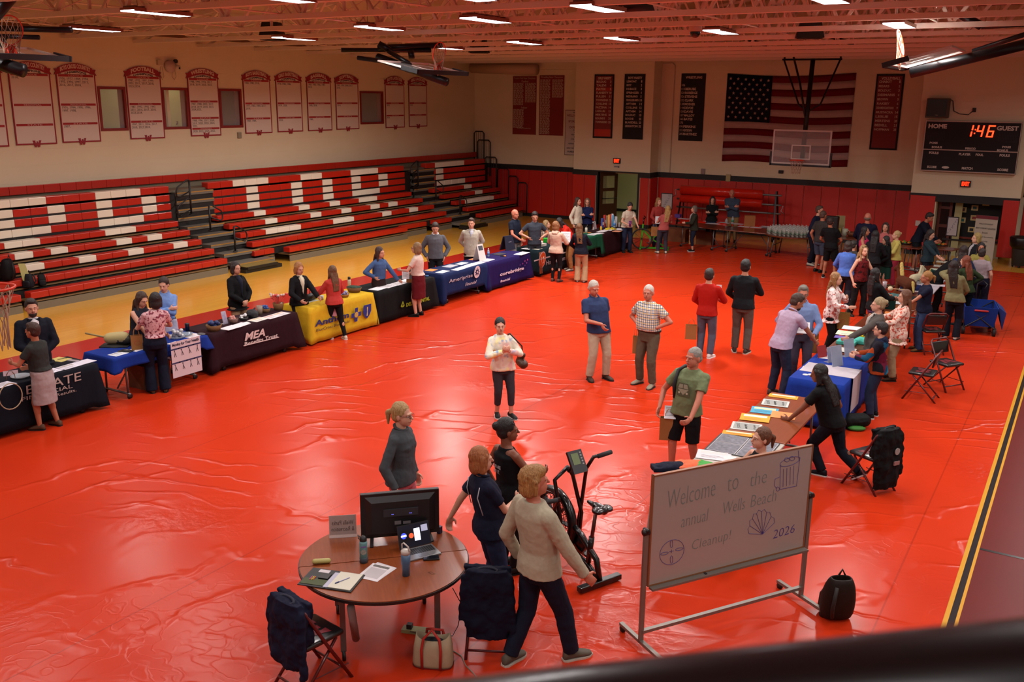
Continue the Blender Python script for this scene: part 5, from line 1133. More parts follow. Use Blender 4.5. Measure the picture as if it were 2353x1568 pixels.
P15 = person((1256, 506), H=1.64, fa=60, sex='f', build=.4, sit=.33, hair=('curly', '9a7a50', '6e5434'), la='hold', ra='hold', look=(10, -6), top=('tee', mat('101014', .8, kind='dots', col2='c8c4c0', scale=26), 'three'), bottom=('pants', '101014'), label='seated woman with curly blonde hair and a black polka dot blouse, behind the teal table')
P16 = person((1278, 509), (1276, 648), fa=158, sex='f', build=.2, hair=('bob', '6e4426', '8a5c34'), la='hold', ra='hold', look=(-25, 0), top=('hoodie', 'c0a490'), bottom=('leggings', '141216'), shoes='5a3c34', label='woman seen from behind in a pale pink hoodie and black leggings')
P17 = person((1330, 514), (1334, 649), fa=172, sex='f', build=.45, hair=('long', '4e341e', '6a4a2a'), la='holdlow', ra='hold', top=('sweater', '0f1220'), bottom=('wide', 'a88a68'), shoes='b8a8a0', label='woman seen from behind in a navy sweater and wide khaki trousers')
P18 = person((1304, 505), (1312, 622), H=1.62, fa=-70, sex='f', build=.4, bend=32, hair=('long', '180f0e'), la='reach', ra='reach', look=(0, 10), top=('hoodie', 'c02418'), bottom=('pants', '8a5c34'), shoes='9a9284', label='person in a bright red hooded top and tan trousers bending over the teal table')
P19 = person((1328, 454), H=1.70, fa=52, sex='f', build=.15, hair=('long', '3a2216'), la='down', ra='down', top=('sweater', 'c8bca8'), bottom=('pants', '16161a'), label='woman with long brown hair in a white sweater near the hallway door')
P20 = person((1350, 456), H=1.66, fa=2, sex='f', build=.4, hair=('long', '6a4a34'), la='crossed', ra='crossed', glasses=True, top=('sweater', '121a40'), bottom=('pants', '101014'), label='woman with glasses in a navy top with folded arms, left of the hallway door')
P21 = person((1443, 463), H=1.66, fa=25, sex='f', build=.3, bend=16, hair=('bun', '1c1210'), la='reach', ra='hold', look=(-15, 15), top=('tee', 'bcae9c'), bottom=('pants', '1a2238'), label='woman in a white t-shirt holding a purple shaker, leaning over the farthest table')
P22 = person((1514, 455), H=1.68, fa=22, sex='f', build=.2, hair=('long', '9a7040', '6a4828'), la='holdlow', ra='holdlow', look=(12, 0), top=('sweater', '94322e'), bottom=('pants', '26304a'), label='woman with long blonde hair in a red sweater, standing behind the green bike')
P23 = person((1537, 473), (1521, 583), fa=-165, sex='f', build=.4, hair=('long', 'ab8c50', '7e6030'), la='hold', ra='hold', legs={'r': (.08, 0), 'l': (-.09, .02)}, top=('tee', 'a04c48'), bottom=('pants', '34303a'), shoes='c8c0b4', label='woman seen from behind with long blonde hair and a dusty pink t-shirt')
P24 = person((1594, 473), (1592, 578), fa=-78, sex='f', build=.35, hair=('bob', '6e6258', '4e443c'), la='hold', ra='down', top=('cardigan', '2a2c22', 'long', '9a8a8a'), bottom=('capri', '181d30'), shoes='141414', shoesole='c0bcb8', label='grey haired woman in an olive jacket holding a paper bag near the brown tables')
P25 = person((1638, 452), H=1.64, fa=4, sex='f', build=.25, hair=('long', '1c100e'), la='crossed', ra='crossed', top=('sweater', '0f0e10'), bottom=('pants', '1c2436'), label='dark haired woman in black with folded arms, behind the long brown tables')
P26 = person((1681, 439), (1681, 556), H=1.84, fa=-8, build=.45, skin='ruddy', hair=('bald', '8a6a5a'), la='crossed', ra='crossed', look=(15, 0), top=('hoodie', '3a4456'), bottom=('pants', '8a6e48'), shoes='3a2a20', label='bald man in a blue grey hoodie, arms folded, by the red mat rolls')
P27 = person((1890, 478), (1862, 610), H=1.80, fa=70, build=.35, hair=('short', '4a3428'), la='pocket', ra='pocket', top=('sweater', '10152c'), bottom=('pants', '0f1220'), shoes='a8a496', label='man in a navy sweatshirt and navy trousers beside the table of bottles')
P28 = person((1893, 487), (1878, 626), H=1.80, fa=140, build=.35, skin='tan', hair=('buzz', '4a3426'), la='down', ra='down', top=('tee', '33302e'), bottom=('shorts', '3a4456'), shoes='141414', label='man in a dark grey t-shirt and blue grey shorts, in the middle of the trio')
P29 = person((1907, 500), (1903, 640), fa=165, build=.35, skin='tan', hair=('short', '2a1a14'), la='holdlow', ra='holdlow', legs={'r': (.09, 0), 'l': (-.09, .02)}, top=('tee', '0d0c0f'), bottom=('shorts', '0b0b0d'), shoes='141416', shoesole='b8b4b0', label='man seen from behind in a black t-shirt and black shorts')
P30 = person((1995, 489), H=1.84, fa=172, build=.9, skin='ruddy', hair=('fringe', '6a5648'), la='holdlow', ra='holdlow', top=('sweater', '11142c'), bottom=('pants', '15151c'), label='large bald man seen from behind in a navy sweater, near the far wall')
P31 = person((1989, 521), H=1.64, fa=75, sex='f', build=.3, skin='tan', hair=('curly', '14100f'), la='down', ra='holdlow', top=('tank', 'b02a52'), bottom=('pants', '14141a'), label='woman with dark curls in a sleeveless pink top')
P32 = person((2036, 512), H=1.66, fa=-5, sex='f', build=.25, hair=('long', '3a241a'), la='clasp', ra='clasp', top=('tee', 'a85a58'), bottom=('pants', '28283a'), label='woman in a dusty pink top with sunglasses on her head, facing forward')
P33 = person((2056, 531), (2051, 660), fa=-75, sex='f', build=.3, skin='fair', hair=('bun', 'b09464'), la='hold', ra='hold', top=('sweater', 'bcae5c'), bottom=('pants', '94283a'), shoes='8a6a50', label='blonde woman in a yellow cardigan and raspberry trousers')
P34 = person((1950, 554), H=1.64, fa=175, sex='f', build=.4, hair=('bob', '2a1c16'), la='holdlow', ra='holdlow', top=('sweater', '4a6ab8'), bottom=('pants', '22222c'), label='person in a bright blue shirt, mostly hidden behind the grey t-shirt woman')
P35 = person((1962, 553), (1948, 693), fa=150, sex='f', build=.3, hair=('short', '241c16'), la='holdlow', ra='down', top=('tee', '34302e'), bottom=('pants', '100f12'), shoes='8890a0', label='short haired woman in a dark grey t-shirt, left of the red patterned top')
P36 = person((1987, 564), (1966, 726), fa=48, sex='f', build=.35, skin='fair', hair=('long', '9a7448', '6e4e2c'), la='holdlow', ra='down', legs={'r': (.08, -.05), 'l': (-.06, .06)}, look=(-15, 0), top=('tank', mat('5c0f12', .8, kind='floral', col2='220708', scale=24)), bottom=('flare', '0f0e10'), shoes='2a1a14', label='blonde woman in a sleeveless dark red patterned top and black flared trousers')
P37 = person((2013, 530), H=1.66, fa=168, sex='f', build=.3, hair=('long', '0e0b0c'), la='holdlow', ra='holdlow', top=('sweater', '17161a'), bottom=('pants', '121216'), label='woman with very dark hair in black, seen from behind in the middle of the crowd')
P37b = person((2031, 543), (2029, 672), fa=-60, sex='f', build=.3, hair=('long', '140e0e'), la='holdlow', ra='hold', look=(-10, 10), top=('cardigan', '0d0e10', 'long', '183428'), bottom=('skirt', '10342a'), label='woman with long dark hair in a black jacket over a green dress')
P38 = person((2008, 617), (2000, 800), fa=128, sex='f', build=.35, skin='tan', hair=('long', '0d0a0b'), la='hold', ra='hold', top=('sweater', '0f0f13'), bottom=('flare', '66588c'), shoes='1a1a1a', label='woman seen from behind with long black hair, black top and lavender trousers')
P39 = person((1922, 647), (1901, 818), H=1.66, fa=72, sex='f', build=.3, skin='fair', hair=('curly', 'a07440', '6e4a28'), la='chest', ra='hold', top=('tunic', FLORALW, 'long'), bottom=('flare', '100f12'), shoes='1a1a1a', label='woman with curly blonde hair in a pink floral blouse and black trousers')
P40 = person((1845, 670), (1832, 885), H=1.78, fa=8, build=.35, skin='ruddy', hair=('short', '6e665c'), la='holdlow', ra=((.16, .1, .56), (.8, -.6, 0), None), look=(0, 6), glasses=True, top=('tucked', '7488b4', 'long', 'collar'), bottom=('pants', '444050'), shoes='3a2a20', label='grey haired man with glasses in a light blue shirt holding a water bottle')
P41 = person((1822, 712), (1783, 912), H=1.78, fa=135, build=.3, skin='tan', hair=('short', '3a2418'), beard='2a1812', la='hold', ra=((.12, .27, .50), (.8, -.4, 0), (0, .8, -.6)), bend=14, look=(-20, 18), legs={'r': (.08, 0), 'l': (-.09, .02)}, top=('polo', 'b09cb4'), bottom=('pants', '22283c'), shoes='4a3a30', near=True, label='brown haired man in a lavender polo shirt reaching over the blue table')
P42 = person((2022, 692), (1995, 905), H=1.68, fa=-80, sex='f', build=.3, skin='fair', hair=('bun', 'a8946e', '7e6c4c'), la='reach', ra='hips', top=('cardigan', '55504c', 'long', 'b8b0a8'), bottom=('pants', '3a3a44'), label='woman with a grey blonde bun in a grey cardigan with a name badge')
P43 = person((2024, 741), (2005, 960), fa=-98, sex='f', build=.35, skin='fair', hair=('short', '1c1412'), la='hold', ra='hold', glasses=True, top=('hoodie', mat('101018', .85, kind='patch', scale=5.5)), bottom=('pants', '232e46'), shoes='14141a', shoesole='c8c4c0', label='short haired person with glasses in a multicoloured patchwork hoodie and jeans')
P44 = person((2088, 667), (2052, 874), fa=-82, sex='f', build=.35, skin='fair', hair=('long', '4e2e1c', '6a4028'), la='gest', ra='gest', top=('tunic', FLORALO), bottom=('pants', '9a8668'), shoes='3a2418', label='woman with brown hair in an orange and white floral blouse and khaki trousers, gesturing')
P45 = person((2143, 624), (2112, 806), fa=-72, sex='f', build=.3, skin='tan', hair=('pony', 'a8783c', '7a5226'), la='reach', ra='down', bend=6, top=('tee', '10142a'), bottom=('flare', '2c3c5c'), shoes='6a4a28', label='blonde woman with a ponytail in a navy t-shirt and blue jeans')
P46 = person((2190, 600), (2183, 780), fa=175, sex='f', build=.35, skin='fair', hair=('long', '20140f'), la='face', ra='holdlow', top=('sweater', '77704e'), bottom=('flare', '10111c'), shoes='b8b4ac', label='woman in a light olive sweater raising her hand to her mouth')
P47 = person((2218, 588), (2210, 750), fa=-140, sex='f', build=.25, skin='fair', hair=('long', '5c2618', '7e3c20'), la='holdlow', ra='hips', look=(25, 0), top=('sweater', '2c3a22'), bottom=('pants', '101118'), shoes='2a2a2a', label='woman with long auburn hair in a dark green sweater, hand on her hip')
P48 = person((2216, 565), H=1.68, fa=172, sex='f', build=.4, hair=('long', '241410'), la='holdlow', ra='holdlow', top=('sweater', '253250'), bottom=('pants', '14141c'), label='woman seen from behind with long brown hair in a dusty blue top')
P49 = person((2256, 572), (2246, 722), fa=172, sex='f', build=.4, hair=('short', '2a1c1a'), la='holdlow', ra='down', top=('tucked', '96868c'), bottom=('pants', '10142a'), shoes='1c1c1c', label='woman seen from behind in a pale top and navy trousers beside the blue wagon')
P50 = person((2256, 558), H=1.62, fa=5, sex='f', build=.3, skin='tan', hair=('long', '120d0e'), la='holdlow', ra='holdlow', top=('sweater', '8a8040'), bottom=('pants', '14141c'), label='laughing woman with long black hair in a mustard top')
P51 = person((2246, 536), H=1.70, fa=-60, sex='f', build=.3, skin='fair', hair=('bob', 'a89054', '7e6a38'), la='holdlow', ra='holdlow', top=('cardigan', '15171c', 'long', 'a8a4a8'), bottom=('pants', '14141c'), label='blonde woman with a lanyard in front of the tall white banner')
P52 = person((2120, 530), (2098, 622), H=1.76, fa=75, build=.4, skin='tan', hair=('short', '241814'), la='reach', ra='reach', bend=18, look=(0, 15), top=('sweater', '101424'), bottom=('shorts', '0f1118'), shoes='a8a49c', label='man in a navy sweater and dark shorts bending over the crowded table')
P53 = person((2139, 528), H=1.66, fa=60, sex='f', build=.25, hair=('long', '1c1110'), la='holdlow', ra='reach', look=(0, 15), top=('tee', '203038', 'three'), bottom=('pants', '14141c'), label='woman with long dark hair in a dark teal blouse behind the black jacket woman')
P54 = person((2163, 562), H=1.66, fa=85, sex='f', build=.3, hair=('bob', 'b49a5c', '8c7440'), la='reach', ra='reach', bend=50, look=(0, 10), top=('blazer', '0d0e10', 'long'), bottom=('pants', '101014'), label='blonde woman in a black jacket bending low over the crowded table')
P67 = person((408, 213), H=1.75, fa=-80, build=.3, skin='brown', hair=('short', '0d0a0a'), la='down', ra='gest', top=('tee', '0c0b0b'), bottom=('pants', '0c0b0b'), at=(-24.3, hit(408, 250, 0, -24.3).y, 3.2), label='dark figure standing in the lit room behind the second window')
# =================================================== TABLES ALONG THE LEFT
steelg = mat('6a6462', .4, .6); woodt = mat('6a3018', .28, kind='wood', col2='52220f', coat=.3)
def folding_table(x0, x1, y0, y1, label, top=None, z=.74, rz=0, cat='table', casters=True, name='folding_table', group=None):
 cx, cy = (x0+x1)/2, (y0+y1)/2; t = empty(name, (cx, cy, 0), rz, label, cat, group); a, b = (x1-x0)/2, (y1-y0)/2
 MB().box(-a, a, -b, b, z-.03, z).build('tabletop', top or woodt, t, bevel=.008)
 for s in (1, -1):
  if b > a: yy = s*b*.72; q = MB().tube([(-a*.75, yy, .08), (-a*.7, yy, z-.05)], .018).tube([(a*.75, yy, .08), (a*.7, yy, z-.05)], .018).tube([(-a*.9, yy, .08), (a*.9, yy, .08)], .02).tube([(0, yy, .12), (0, yy*.3, z-.04)], .014)
  else: xx = s*a*.72; q = MB().tube([(xx, -b*.75, .08), (xx, -b*.7, z-.05)], .018).tube([(xx, b*.75, .08), (xx, b*.7, z-.05)], .018).tube([(xx, -b*.9, .08), (xx, b*.9, .08)], .02).tube([(xx, 0, .12), (xx*.3, 0, z-.04)], .014)
  lg = q.build('leg_frame', steelg, t, True)
  for s2 in (1, -1):
   if b > a: MB().cyl((s2*a*.85-.012, yy, .045), (s2*a*.85+.012, yy, .045), .045, n=14).build('caster', BLACK, lg, True)
   else: MB().cyl((xx-.0, s2*b*.85-.012, .045), (xx, s2*b*.85+.012, .045), .045, n=14).build('caster', BLACK, lg, True)
 return t
def cloth(x0, x1, y0, y1, col, label, bf=.05, bb_=.05, be=.05, flare=.07, z=.742, group=None, scale=30, seed=0):
 """a cloth draped over a table; bf: bottom height on the +x side, bb_ on the -x side, be on the ends"""
 rg = random.Random(seed); cx, cy = (x0+x1)/2, (y0+y1)/2; a, b = (x1-x0)/2+.012, (y1-y0)/2+.012
 per = []; n1, n2 = 26, 12
 for i in range(n1): per.append((a, -b+2*b*i/n1, 'f'))
 for i in range(n2): per.append((a-2*a*i/n2, b, 'e'))
 for i in range(n1): per.append((-a, b-2*b*i/n1, 'b'))
 for i in range(n2): per.append((-a+2*a*i/n2, -b, 'e'))
 N = len(per); rings = []; ph = [rg.uniform(0, 6.28) for _ in range(4)]
 for lv in range(7):
  f = lv/6; ring = []
  for i, (x, y, sd) in enumerate(per):
   corner = min(abs(abs(x)-a)+abs(abs(y)-b), .35); ck = max(0, 1-corner/.12)
   bot = {'f': bf, 'b': bb_, 'e': be}[sd]
   if ck > 0: bot = min(bf if x > 0 else bb_, be)
   drop = (z-bot)*f; s = i/N*2*math.pi; wv = (math.sin(s*9+ph[0])*.5+math.sin(s*17+ph[1])*.3+math.sin(s*5+ph[2])*.4)*.018*f**1.2
   fl_ = flare*f*(z-bot)/.7*(.45+.9*ck)+wv
   nx, ny = (1 if x > a-.001 else (-1 if x < -a+.001 else 0)), (1 if y > b-.001 else (-1 if y < -b+.001 else 0))
   if nx == 0 and ny == 0: nx = 1
   ring.append((x+nx*fl_, y+ny*fl_, z+.006-drop))
  rings.append(ring)
 m = MB(); m.loft([[(x*.97, y*.97, z+.008) for x, y, _ in per]]+rings, False)
 m.f.append(tuple(range(N))[::-1])
 inn = [[(x*.985, y*.985, zz) for x, y, zz in r] for r in rings[::-1]]
 o = m.build('tablecloth', mat(col, .85, kind='cloth', scale=scale, bump=.2), None, True); o.location = (cx, cy, 0)
 sd = o.modifiers.new('solid', 'SOLIDIFY'); sd.thickness = .004; sd.offset = -1
 tag(o, label, 'tablecloth', group); return o
XFt, XBt = -12.92, -13.66
def ltable(y0, y1, col, lt, lc, **k):
 folding_table(XBt, XFt, y0, y1, lt, top=mat('8a8478', .6)); return cloth(XBt, XFt, y0, y1, col, lc, seed=int(y0*10), **k)
FX = lambda y, z, o, d=.078: frame((-12.92+d-o.location.x, y-o.location.y, z), (0, 1, 0), (.09, 0, 1))
def ctext(o, s, u0, v0, u1, v1, col, hh=None, **k):
 p, q = hit(u0, v0, 0, -12.88), hit(u1, v1, 0, -12.88); ym = (p.y+q.y)/2; zm = (p.z+q.z)/2
 d = .012+.05*(.74-zm)/.7+.03
 return text(s, FX(ym, zm, o, d), .1, mat(col, .6), o, width=abs(q.y-p.y), height=hh, **k)
c0 = ltable(6.7, 8.67, '090d18', 'folding table under the dark navy cloth at the left edge', 'dark navy cloth of the leftmost table, lettered STATE', bf=.08)
ctext(c0, 'ESTATE', 60, 899, 185, 862, 'a89c94', .14); ctext(c0, 'FINANCIAL', 48, 918, 165, 887, 'a89c94', .06); ctext(c0, 'Insight. Results.', 80, 924, 173, 895, 'a89c94', .06)
p = hit(20, 910, 0, -12.85); MB().tube([(p.x-c0.location.x+.05, p.y-c0.location.y+.17*math.cos(a), p.z+.19*math.sin(a)) for a in [i*math.pi/12 for i in range(24)]], .008, 5, True).build('emblem_ring', mat('a08c70', .6), c0)
t1 = folding_table(-13.66, -12.92, 9.0, 10.85, 'folding table with casters under the short royal blue cloth', top=mat('8a8478', .6))
c1 = cloth(-13.66, -12.92, 9.0, 10.85, '0f2d80', 'royal blue cloth hanging short over the second table from the left', bf=.55, bb_=.5, be=.5, flare=.13, seed=3)
c2 = ltable(10.95, 13.06, '260812', 'folding table under the maroon cloth', 'dark maroon cloth lettered MEA Benefits Trust', bf=.10)
ctext(c2, 'MEA', 561, 776, 608, 762, 'c8b8b4', .15, bold=.003, shear=.2); ctext(c2, 'Benefits Trust', 560, 790, 636, 771, 'c8b8b4', .075, bold=.002)
q0, q1 = hit(560, 795, 0, -12.83), hit(641, 775, 0, -12.83); MB().bar(q0-c2.location, q1-c2.location, .008, .014).build('underline', mat('c8b8b4', .6), c2)
c3 = ltable(13.45, 15.36, 'c9a21e', 'folding table under the yellow cloth', 'bright yellow cloth lettered in blue with a cross and a shield', bf=.04)
ctext(c3, 'Anthem', 722, 741, 800, 726, '1c2c66', .13, bold=.003); ctext(c3, 'BlueCross BlueShield', 724, 757, 800, 740, '1a1c30', .06)
def emb(o, u, v, poly, s, col, d=.05):
 p = hit(u, v, 0, -12.86); return MB().prism([(x*s, y*s) for x, y in poly], frame((p.x-o.location.x+d-.02, p.y-o.location.y, p.z), (0, 1, 0), (.09, 0, 1)), .003).build('emblem', mat(col, .6), o)
emb(c3, 816, 723, [(-.3, 1), (.3, 1), (.3, .3), (1, .3), (1, -.3), (.3, -.3), (.3, -1), (-.3, -1), (-.3, -.3), (-1, -.3), (-1, .3), (-.3, .3)], .15, '12307e')
emb(c3, 816, 723, [(math.cos(a), math.sin(a)) for a in [i*math.pi/8 for i in range(16)]], .062, 'b89c50', .055)
emb(c3, 841, 716, [(-.8, 1), (.8, 1), (.85, 0), (.5, -.6), (0, -1), (-.5, -.6), (-.85, 0)], .155, '12307e'); emb(c3, 841, 716, [(-.12, .7), (.12, .7), (.05, 0), (.12, -.6), (-.12, -.6), (-.05, 0)], .15, 'c8b460', .055)
c4 = ltable(15.5, 17.6, '08080a', 'folding table under the black cloth', 'black cloth with small lime green lettering', bf=.05)
ctext(c4, 'DELTA DENTAL', 931, 699, 985, 687, '8aa01c', .09, bold=.004); emb(c4, 923, 699, [(-.9, -.5), (0, 1), (.9, -.5), (.5, -.9), (-.5, -.9)], .075, '8aa01c'); emb(c4, 923, 700, [(-.9, -.5), (0, 1), (.9, -.5)], .035, '141416', .055)
c5 = ltable(17.95, 19.87, '10204a', 'folding table under the navy blue cloth of the grey sweater man', 'navy blue cloth lettered Ameriprise Financial with a star badge', bf=.22, be=.04)
ctext(c5, 'Ameriprise', 1031, 646, 1085, 635, 'b4aab0', .12); ctext(c5, 'Financial', 1067, 654, 1093, 647, 'b4aab0', .08, shear=.25)
emb(c5, 1094, 625, [(math.cos(a), math.sin(a)*1.15) for a in [i*math.pi/12 for i in range(24)]], .135, 'c4b8bc'); emb(c5, 1094, 625, [((1 if k % 2 == 0 else .45)*math.cos(k*math.pi/8), (1 if k % 2 == 0 else .45)*math.sin(k*math.pi/8)) for k in range(16)], .115, '16264e', .055); emb(c5, 1094, 625, [(.3*math.cos(a), .3*math.sin(a)) for a in [i*math.pi/5 for i in range(10)]], .1, 'c4b8bc', .06)
c6 = ltable(19.92, 22.0, '1a0c48', 'folding table under the purple cloth', 'deep purple cloth lettered corebridge financial', bf=.05)
ctext(c6, 'corebridge', 1147, 632, 1202, 617, 'ccc0cc', .125, bold=.003); ctext(c6, 'financial', 1147, 646, 1169, 641, 'ccc0cc', .065, bold=.002)
for (u, v, cc) in ((1199, 606, '7a2a7a'), (1204, 600, '9a3a7a'), (1210, 597, 'a83a70'), (1208, 604, '7a3a8a'), (1193, 609, '40307a'), (1204, 610, '40307a')): emb(c6, u, v, [(math.cos(a), math.sin(a)) for a in [i*math.pi/5 for i in range(10)]], .024, cc)
c7 = ltable(22.55, 24.75, '0c1e24', 'folding table under the dark teal cloth', 'dark teal cloth with an orange owl medallion on its front', bf=.05)
emb(c7, 1244, 597, [(math.cos(a), math.sin(a)*1.25) for a in [i*math.pi/12 for i in range(24)]], .19, 'b8a0a0', .05); emb(c7, 1244, 597, [(math.cos(a), math.sin(a)*1.25) for a in [i*math.pi/12 for i in range(24)]], .165, 'c8521c', .056)
p = hit(1244, 597, 0, -12.82); b = MB()
for dy in (-.055, 0, .055): b.bar((p.x-c7.location.x+.0, p.y-c7.location.y+dy, .10), (p.x-c7.location.x-.03, p.y-c7.location.y+dy, .70), .03, .006)
b.build('ribbon', mat('b06a48', .6), c7); MB().bar((p.x-c7.location.x-.0, p.y-c7.location.y-.4, p.z+.02), (p.x-c7.location.x, p.y-c7.location.y+1.8, p.z+.02), .006, .035).build('stripe', mat('a89a9c', .6), c7)
MB().tube([(p.x-c7.location.x+.045, p.y-c7.location.y+a*.08, p.z+b_*.11) for a, b_ in ((-.8, .8), (0, .3), (.8, .8), (.8, -.9), (.3, -.7), (-.4, -.9), (-.8, -.4))], .006, 5, True).build('owl_outline', mat('d0b8a0', .6), c7)
ctext(c7, 'Horace Mann', 1253, 604, 1300, 592, 'a89ca0', .13)
c8 = ltable(25.1, 26.5, '14573c', 'folding table with casters under the green cloth', 'green cloth hanging short with one long corner', bf=.35, be=.12, bb_=.3)
c9 = ltable(26.55, 28.4, '2a0e16', 'folding table under the farthest maroon cloth', 'dark maroon cloth of the farthest left row table', bf=.05)
p0, p1 = hit(383, 783, 0, -12.80), hit(452, 768, 0, -12.80)
t = empty('hanging_poster', (-12.72, (p0.y+p1.y)/2, .22), 0, 'white poster titled Moving for Your Health hung on the blue table front', 'poster'); Wp = 1.0; Hp = .62
Wp = hit(452, 800, 0, -12.75).y-hit(384, 815, 0, -12.75).y
MB().box(0, .004, -Wp/2, Wp/2, 0, Hp).build('sheet', mat('bfb0b4', .7), t); text('Moving for Your Health', frame((.006, 0, Hp-.06), (0, 1, 0), (0, 0, 1)), .1, mat('22203a', .7), t, width=Wp*.9, height=.065, name='title', bold=.003)
for i in range(4):
 for j in range(2):
  y = -Wp/2+Wp*(i+.5)/4; z = Hp-.2-j*.24; MB().box(.004, .006, y-.09, y+.09, z+.06, z+.085).build('caption_bar', mat('26264e', .7), t)
  g = MB(); a = rr.uniform(-.6, .6); g.bar((.006, y-.02, z-.06), (.006, y+.02*a, z+.01), .012, .004).bar((.006, y+.02*a, z+.01), (.006, y+.04*a, z+.035), .012, .004).bar((.006, y+.02, z-.06), (.006, y+.02*a, z+.01), .01, .004); g.cyl((.005, y+.05*a, z+.045), (.009, y+.05*a, z+.045), .01, n=8); g.build('exercise_figure', mat('2c2a30', .7), t)
p = hit(1440, 545, 0, -12.8)
t = empty('hanging_towel', (-12.80, p.y, .30), 0, 'white cloth with an orange sun emblem hung over the farthest table front', 'towel'); MB().prism([(-.30, .46), (.30, .46), (.32, .08), (.12, 0), (-.2, -.04), (-.28, .1)], frame((0, 0, 0), (0, 1, 0), (.06, 0, 1)), .006).build('cloth', mat('bfa8b0', .8, kind='cloth', scale=10, bump=.2), t)
MB().tube([(.012, -.02+.1*math.cos(a), .25+.1*math.sin(a)) for a in [i*math.pi/10 for i in range(20)]], .012, 5, True).build('sun_emblem', mat('c88a3c', .7), t); MB().box(.008, .014, .1, .25, .28, .30).box(.008, .014, .1, .27, .22, .24).build('text_lines', mat('6a70a0', .7), t)
TZ = .752
def put(u, v, z=TZ):
 p = fl(u, v, z)
 if -16 < p.x < -13.6 and 6 < p.y < 29.5: p.x = -13.57
 if -14 < p.x < -12 and 28.3 < p.y < 29.5: p.y = 28.3
 return p
def papers(lst):
 for (u, v, rz, w_, l_, col, lab, art) in lst: sheet(put(u, v)+Vector((0, 0, .0008*(u % 5))), math.radians(rz), w_, l_, col=col, label=lab, art=art, n=2)
papers([(138, 827, 100, .22, .28, 'b8a860', 'yellow pad with a pen on the leftmost navy table', None), (115, 854, 95, .30, .22, 'd8d4e0', 'large white flyer at the front of the leftmost navy table', 'lines'), (158, 843, 95, .30, .22, 'cfcbd6', 'white flyer with small pictures on the leftmost navy table', '5a5a70'), (192, 833, 95, .32, .22, 'c8c4d0', 'plain white sheet at the right end of the leftmost navy table', None), (8, 885, 95, .28, .22, 'd8d4e0', 'white sheet at the cut left edge of the navy table', 'lines'),
  (272, 814, 95, .26, .2, 'd0d4dc', 'white flyer with a blue block at the blue table left front corner', '2a4a7a'), (318, 803, 95, .28, .2, 'd4d0d8', 'white sheet under the paper bag on the blue table', None), (299, 790, 90, .26, .2, 'd4d0d8', 'white sheet behind the tool case on the blue table', None), (442, 772, 100, .3, .24, 'd4ccd0', 'picture flyer at the right end of the blue table', 'b08a70'), (403, 790, 95, .2, .2, 'd4ccd0', 'small white sheet above the hanging poster', None),
  (529, 754, 95, .34, .24, 'd4ccd0', 'pile of white sheets at the left front of the maroon table', None), (553, 747, 100, .32, .22, 'd4ccd0', 'white sheets overlapping the pile on the maroon table', None), (593, 735, 95, .34, .24, 'd8d0c8', 'white sheet with yellow print, middle of the maroon table', 'b8a06a'), (622, 729, 95, .3, .24, 'd4ccd0', 'white flyer with red print on the maroon table', 'a04a4a'), (645, 722, 95, .32, .24, 'd4ccd0', 'picture flyer at the right front of the maroon table', 'b07a4a'), (566, 742, 90, .12, .1, 'd8d4d4', 'small white card on the maroon table', None),
  (698, 694, 88, .6, .3, 'b8b8a8', 'open brochure lying on the yellow table', 'lines'), (868, 664, 95, .36, .26, 'd8d4d8', 'leftmost white sheet on the black table', None), (893, 658, 95, .4, .26, 'd8d4d8', 'wide white sheet next along the black table', 'lines'), (915, 652, 95, .4, .26, 'd8d4d8', 'third white sheet along the black table', 'lines'), (935, 645, 95, .36, .24, 'd8d4d8', 'fourth white sheet on the black table by the red skirt', None),
  (991, 621, 95, .28, .22, 'e0803a', 'orange folder at the left corner of the navy blue table', None), (1017, 625, 95, .36, .2, 'd8d4d8', 'white sheet at the left front of the navy blue table', None), (1034, 612, 95, .4, .26, '9a9aa4', 'grey notebook on the navy blue table', None), (1053, 619, 95, .4, .2, 'd8d4d8', 'row of white sheets at the front of the navy blue table', 'lines'), (1068, 614, 95, .4, .2, 'd4d0d8', 'white sheets in the middle of the navy blue table', 'lines'), (1084, 609, 95, .4, .22, 'dcd8dc', 'white sheets toward the star badge end', None), (1061, 606, 95, .36, .2, 'd4d0d8', 'white sheet at the back of the navy blue table', None), (1102, 604, 95, .4, .22, 'b0b0bc', 'pale booklet at the right end of the navy blue table', None),
  (1090, 596, 95, .3, .2, 'e0803a', 'orange sheet behind the white display stand', None), (1120, 598, 95, .4, .24, 'd8d4dc', 'white folder at the left of the purple table', None), (1199, 583, 95, .55, .24, 'dcd8dc', 'wide white sheets at the right end of the purple table', None), (1213, 571, 95, .4, .24, 'dcd8dc', 'white sheets at the left of the dark teal table', 'lines'), (1235, 572, 95, .3, .2, 'c8bca8', 'cream flyer on the dark teal table', None),
  (1362, 539, 95, .4, .24, 'd4d0d4', 'fanned white sheets on the green table', 'lines'), (1375, 537, 75, .3, .24, 'dcd8dc', 'white sheets beside the fan on the green table', None), (1350, 535, 95, .2, .2, 'e08a3a', 'orange sheet on the green table', None), (1384, 532, 95, .5, .24, 'd8d0d4', 'white booklets spread over the farthest table', None), (1400, 528, 95, .5, .3, 'd4d0d8', 'white papers in the middle of the farthest table', 'lines'), (1418, 532, 95, .3, .24, 'd08a6a', 'pale orange paper on the farthest table', None), (1425, 527, 95, .4, .3, 'dcd8dc', 'white cloth paper at the front of the farthest table', None)])
def lathe_thing(u, v, prof, m, name, label, cat, z=TZ, group=None, parts=None):
 p = put(u, v, z); t = empty(name, p, 0, label, cat, group); MB().lathe(prof, n=18).build(parts or 'body', m, t, True); return t
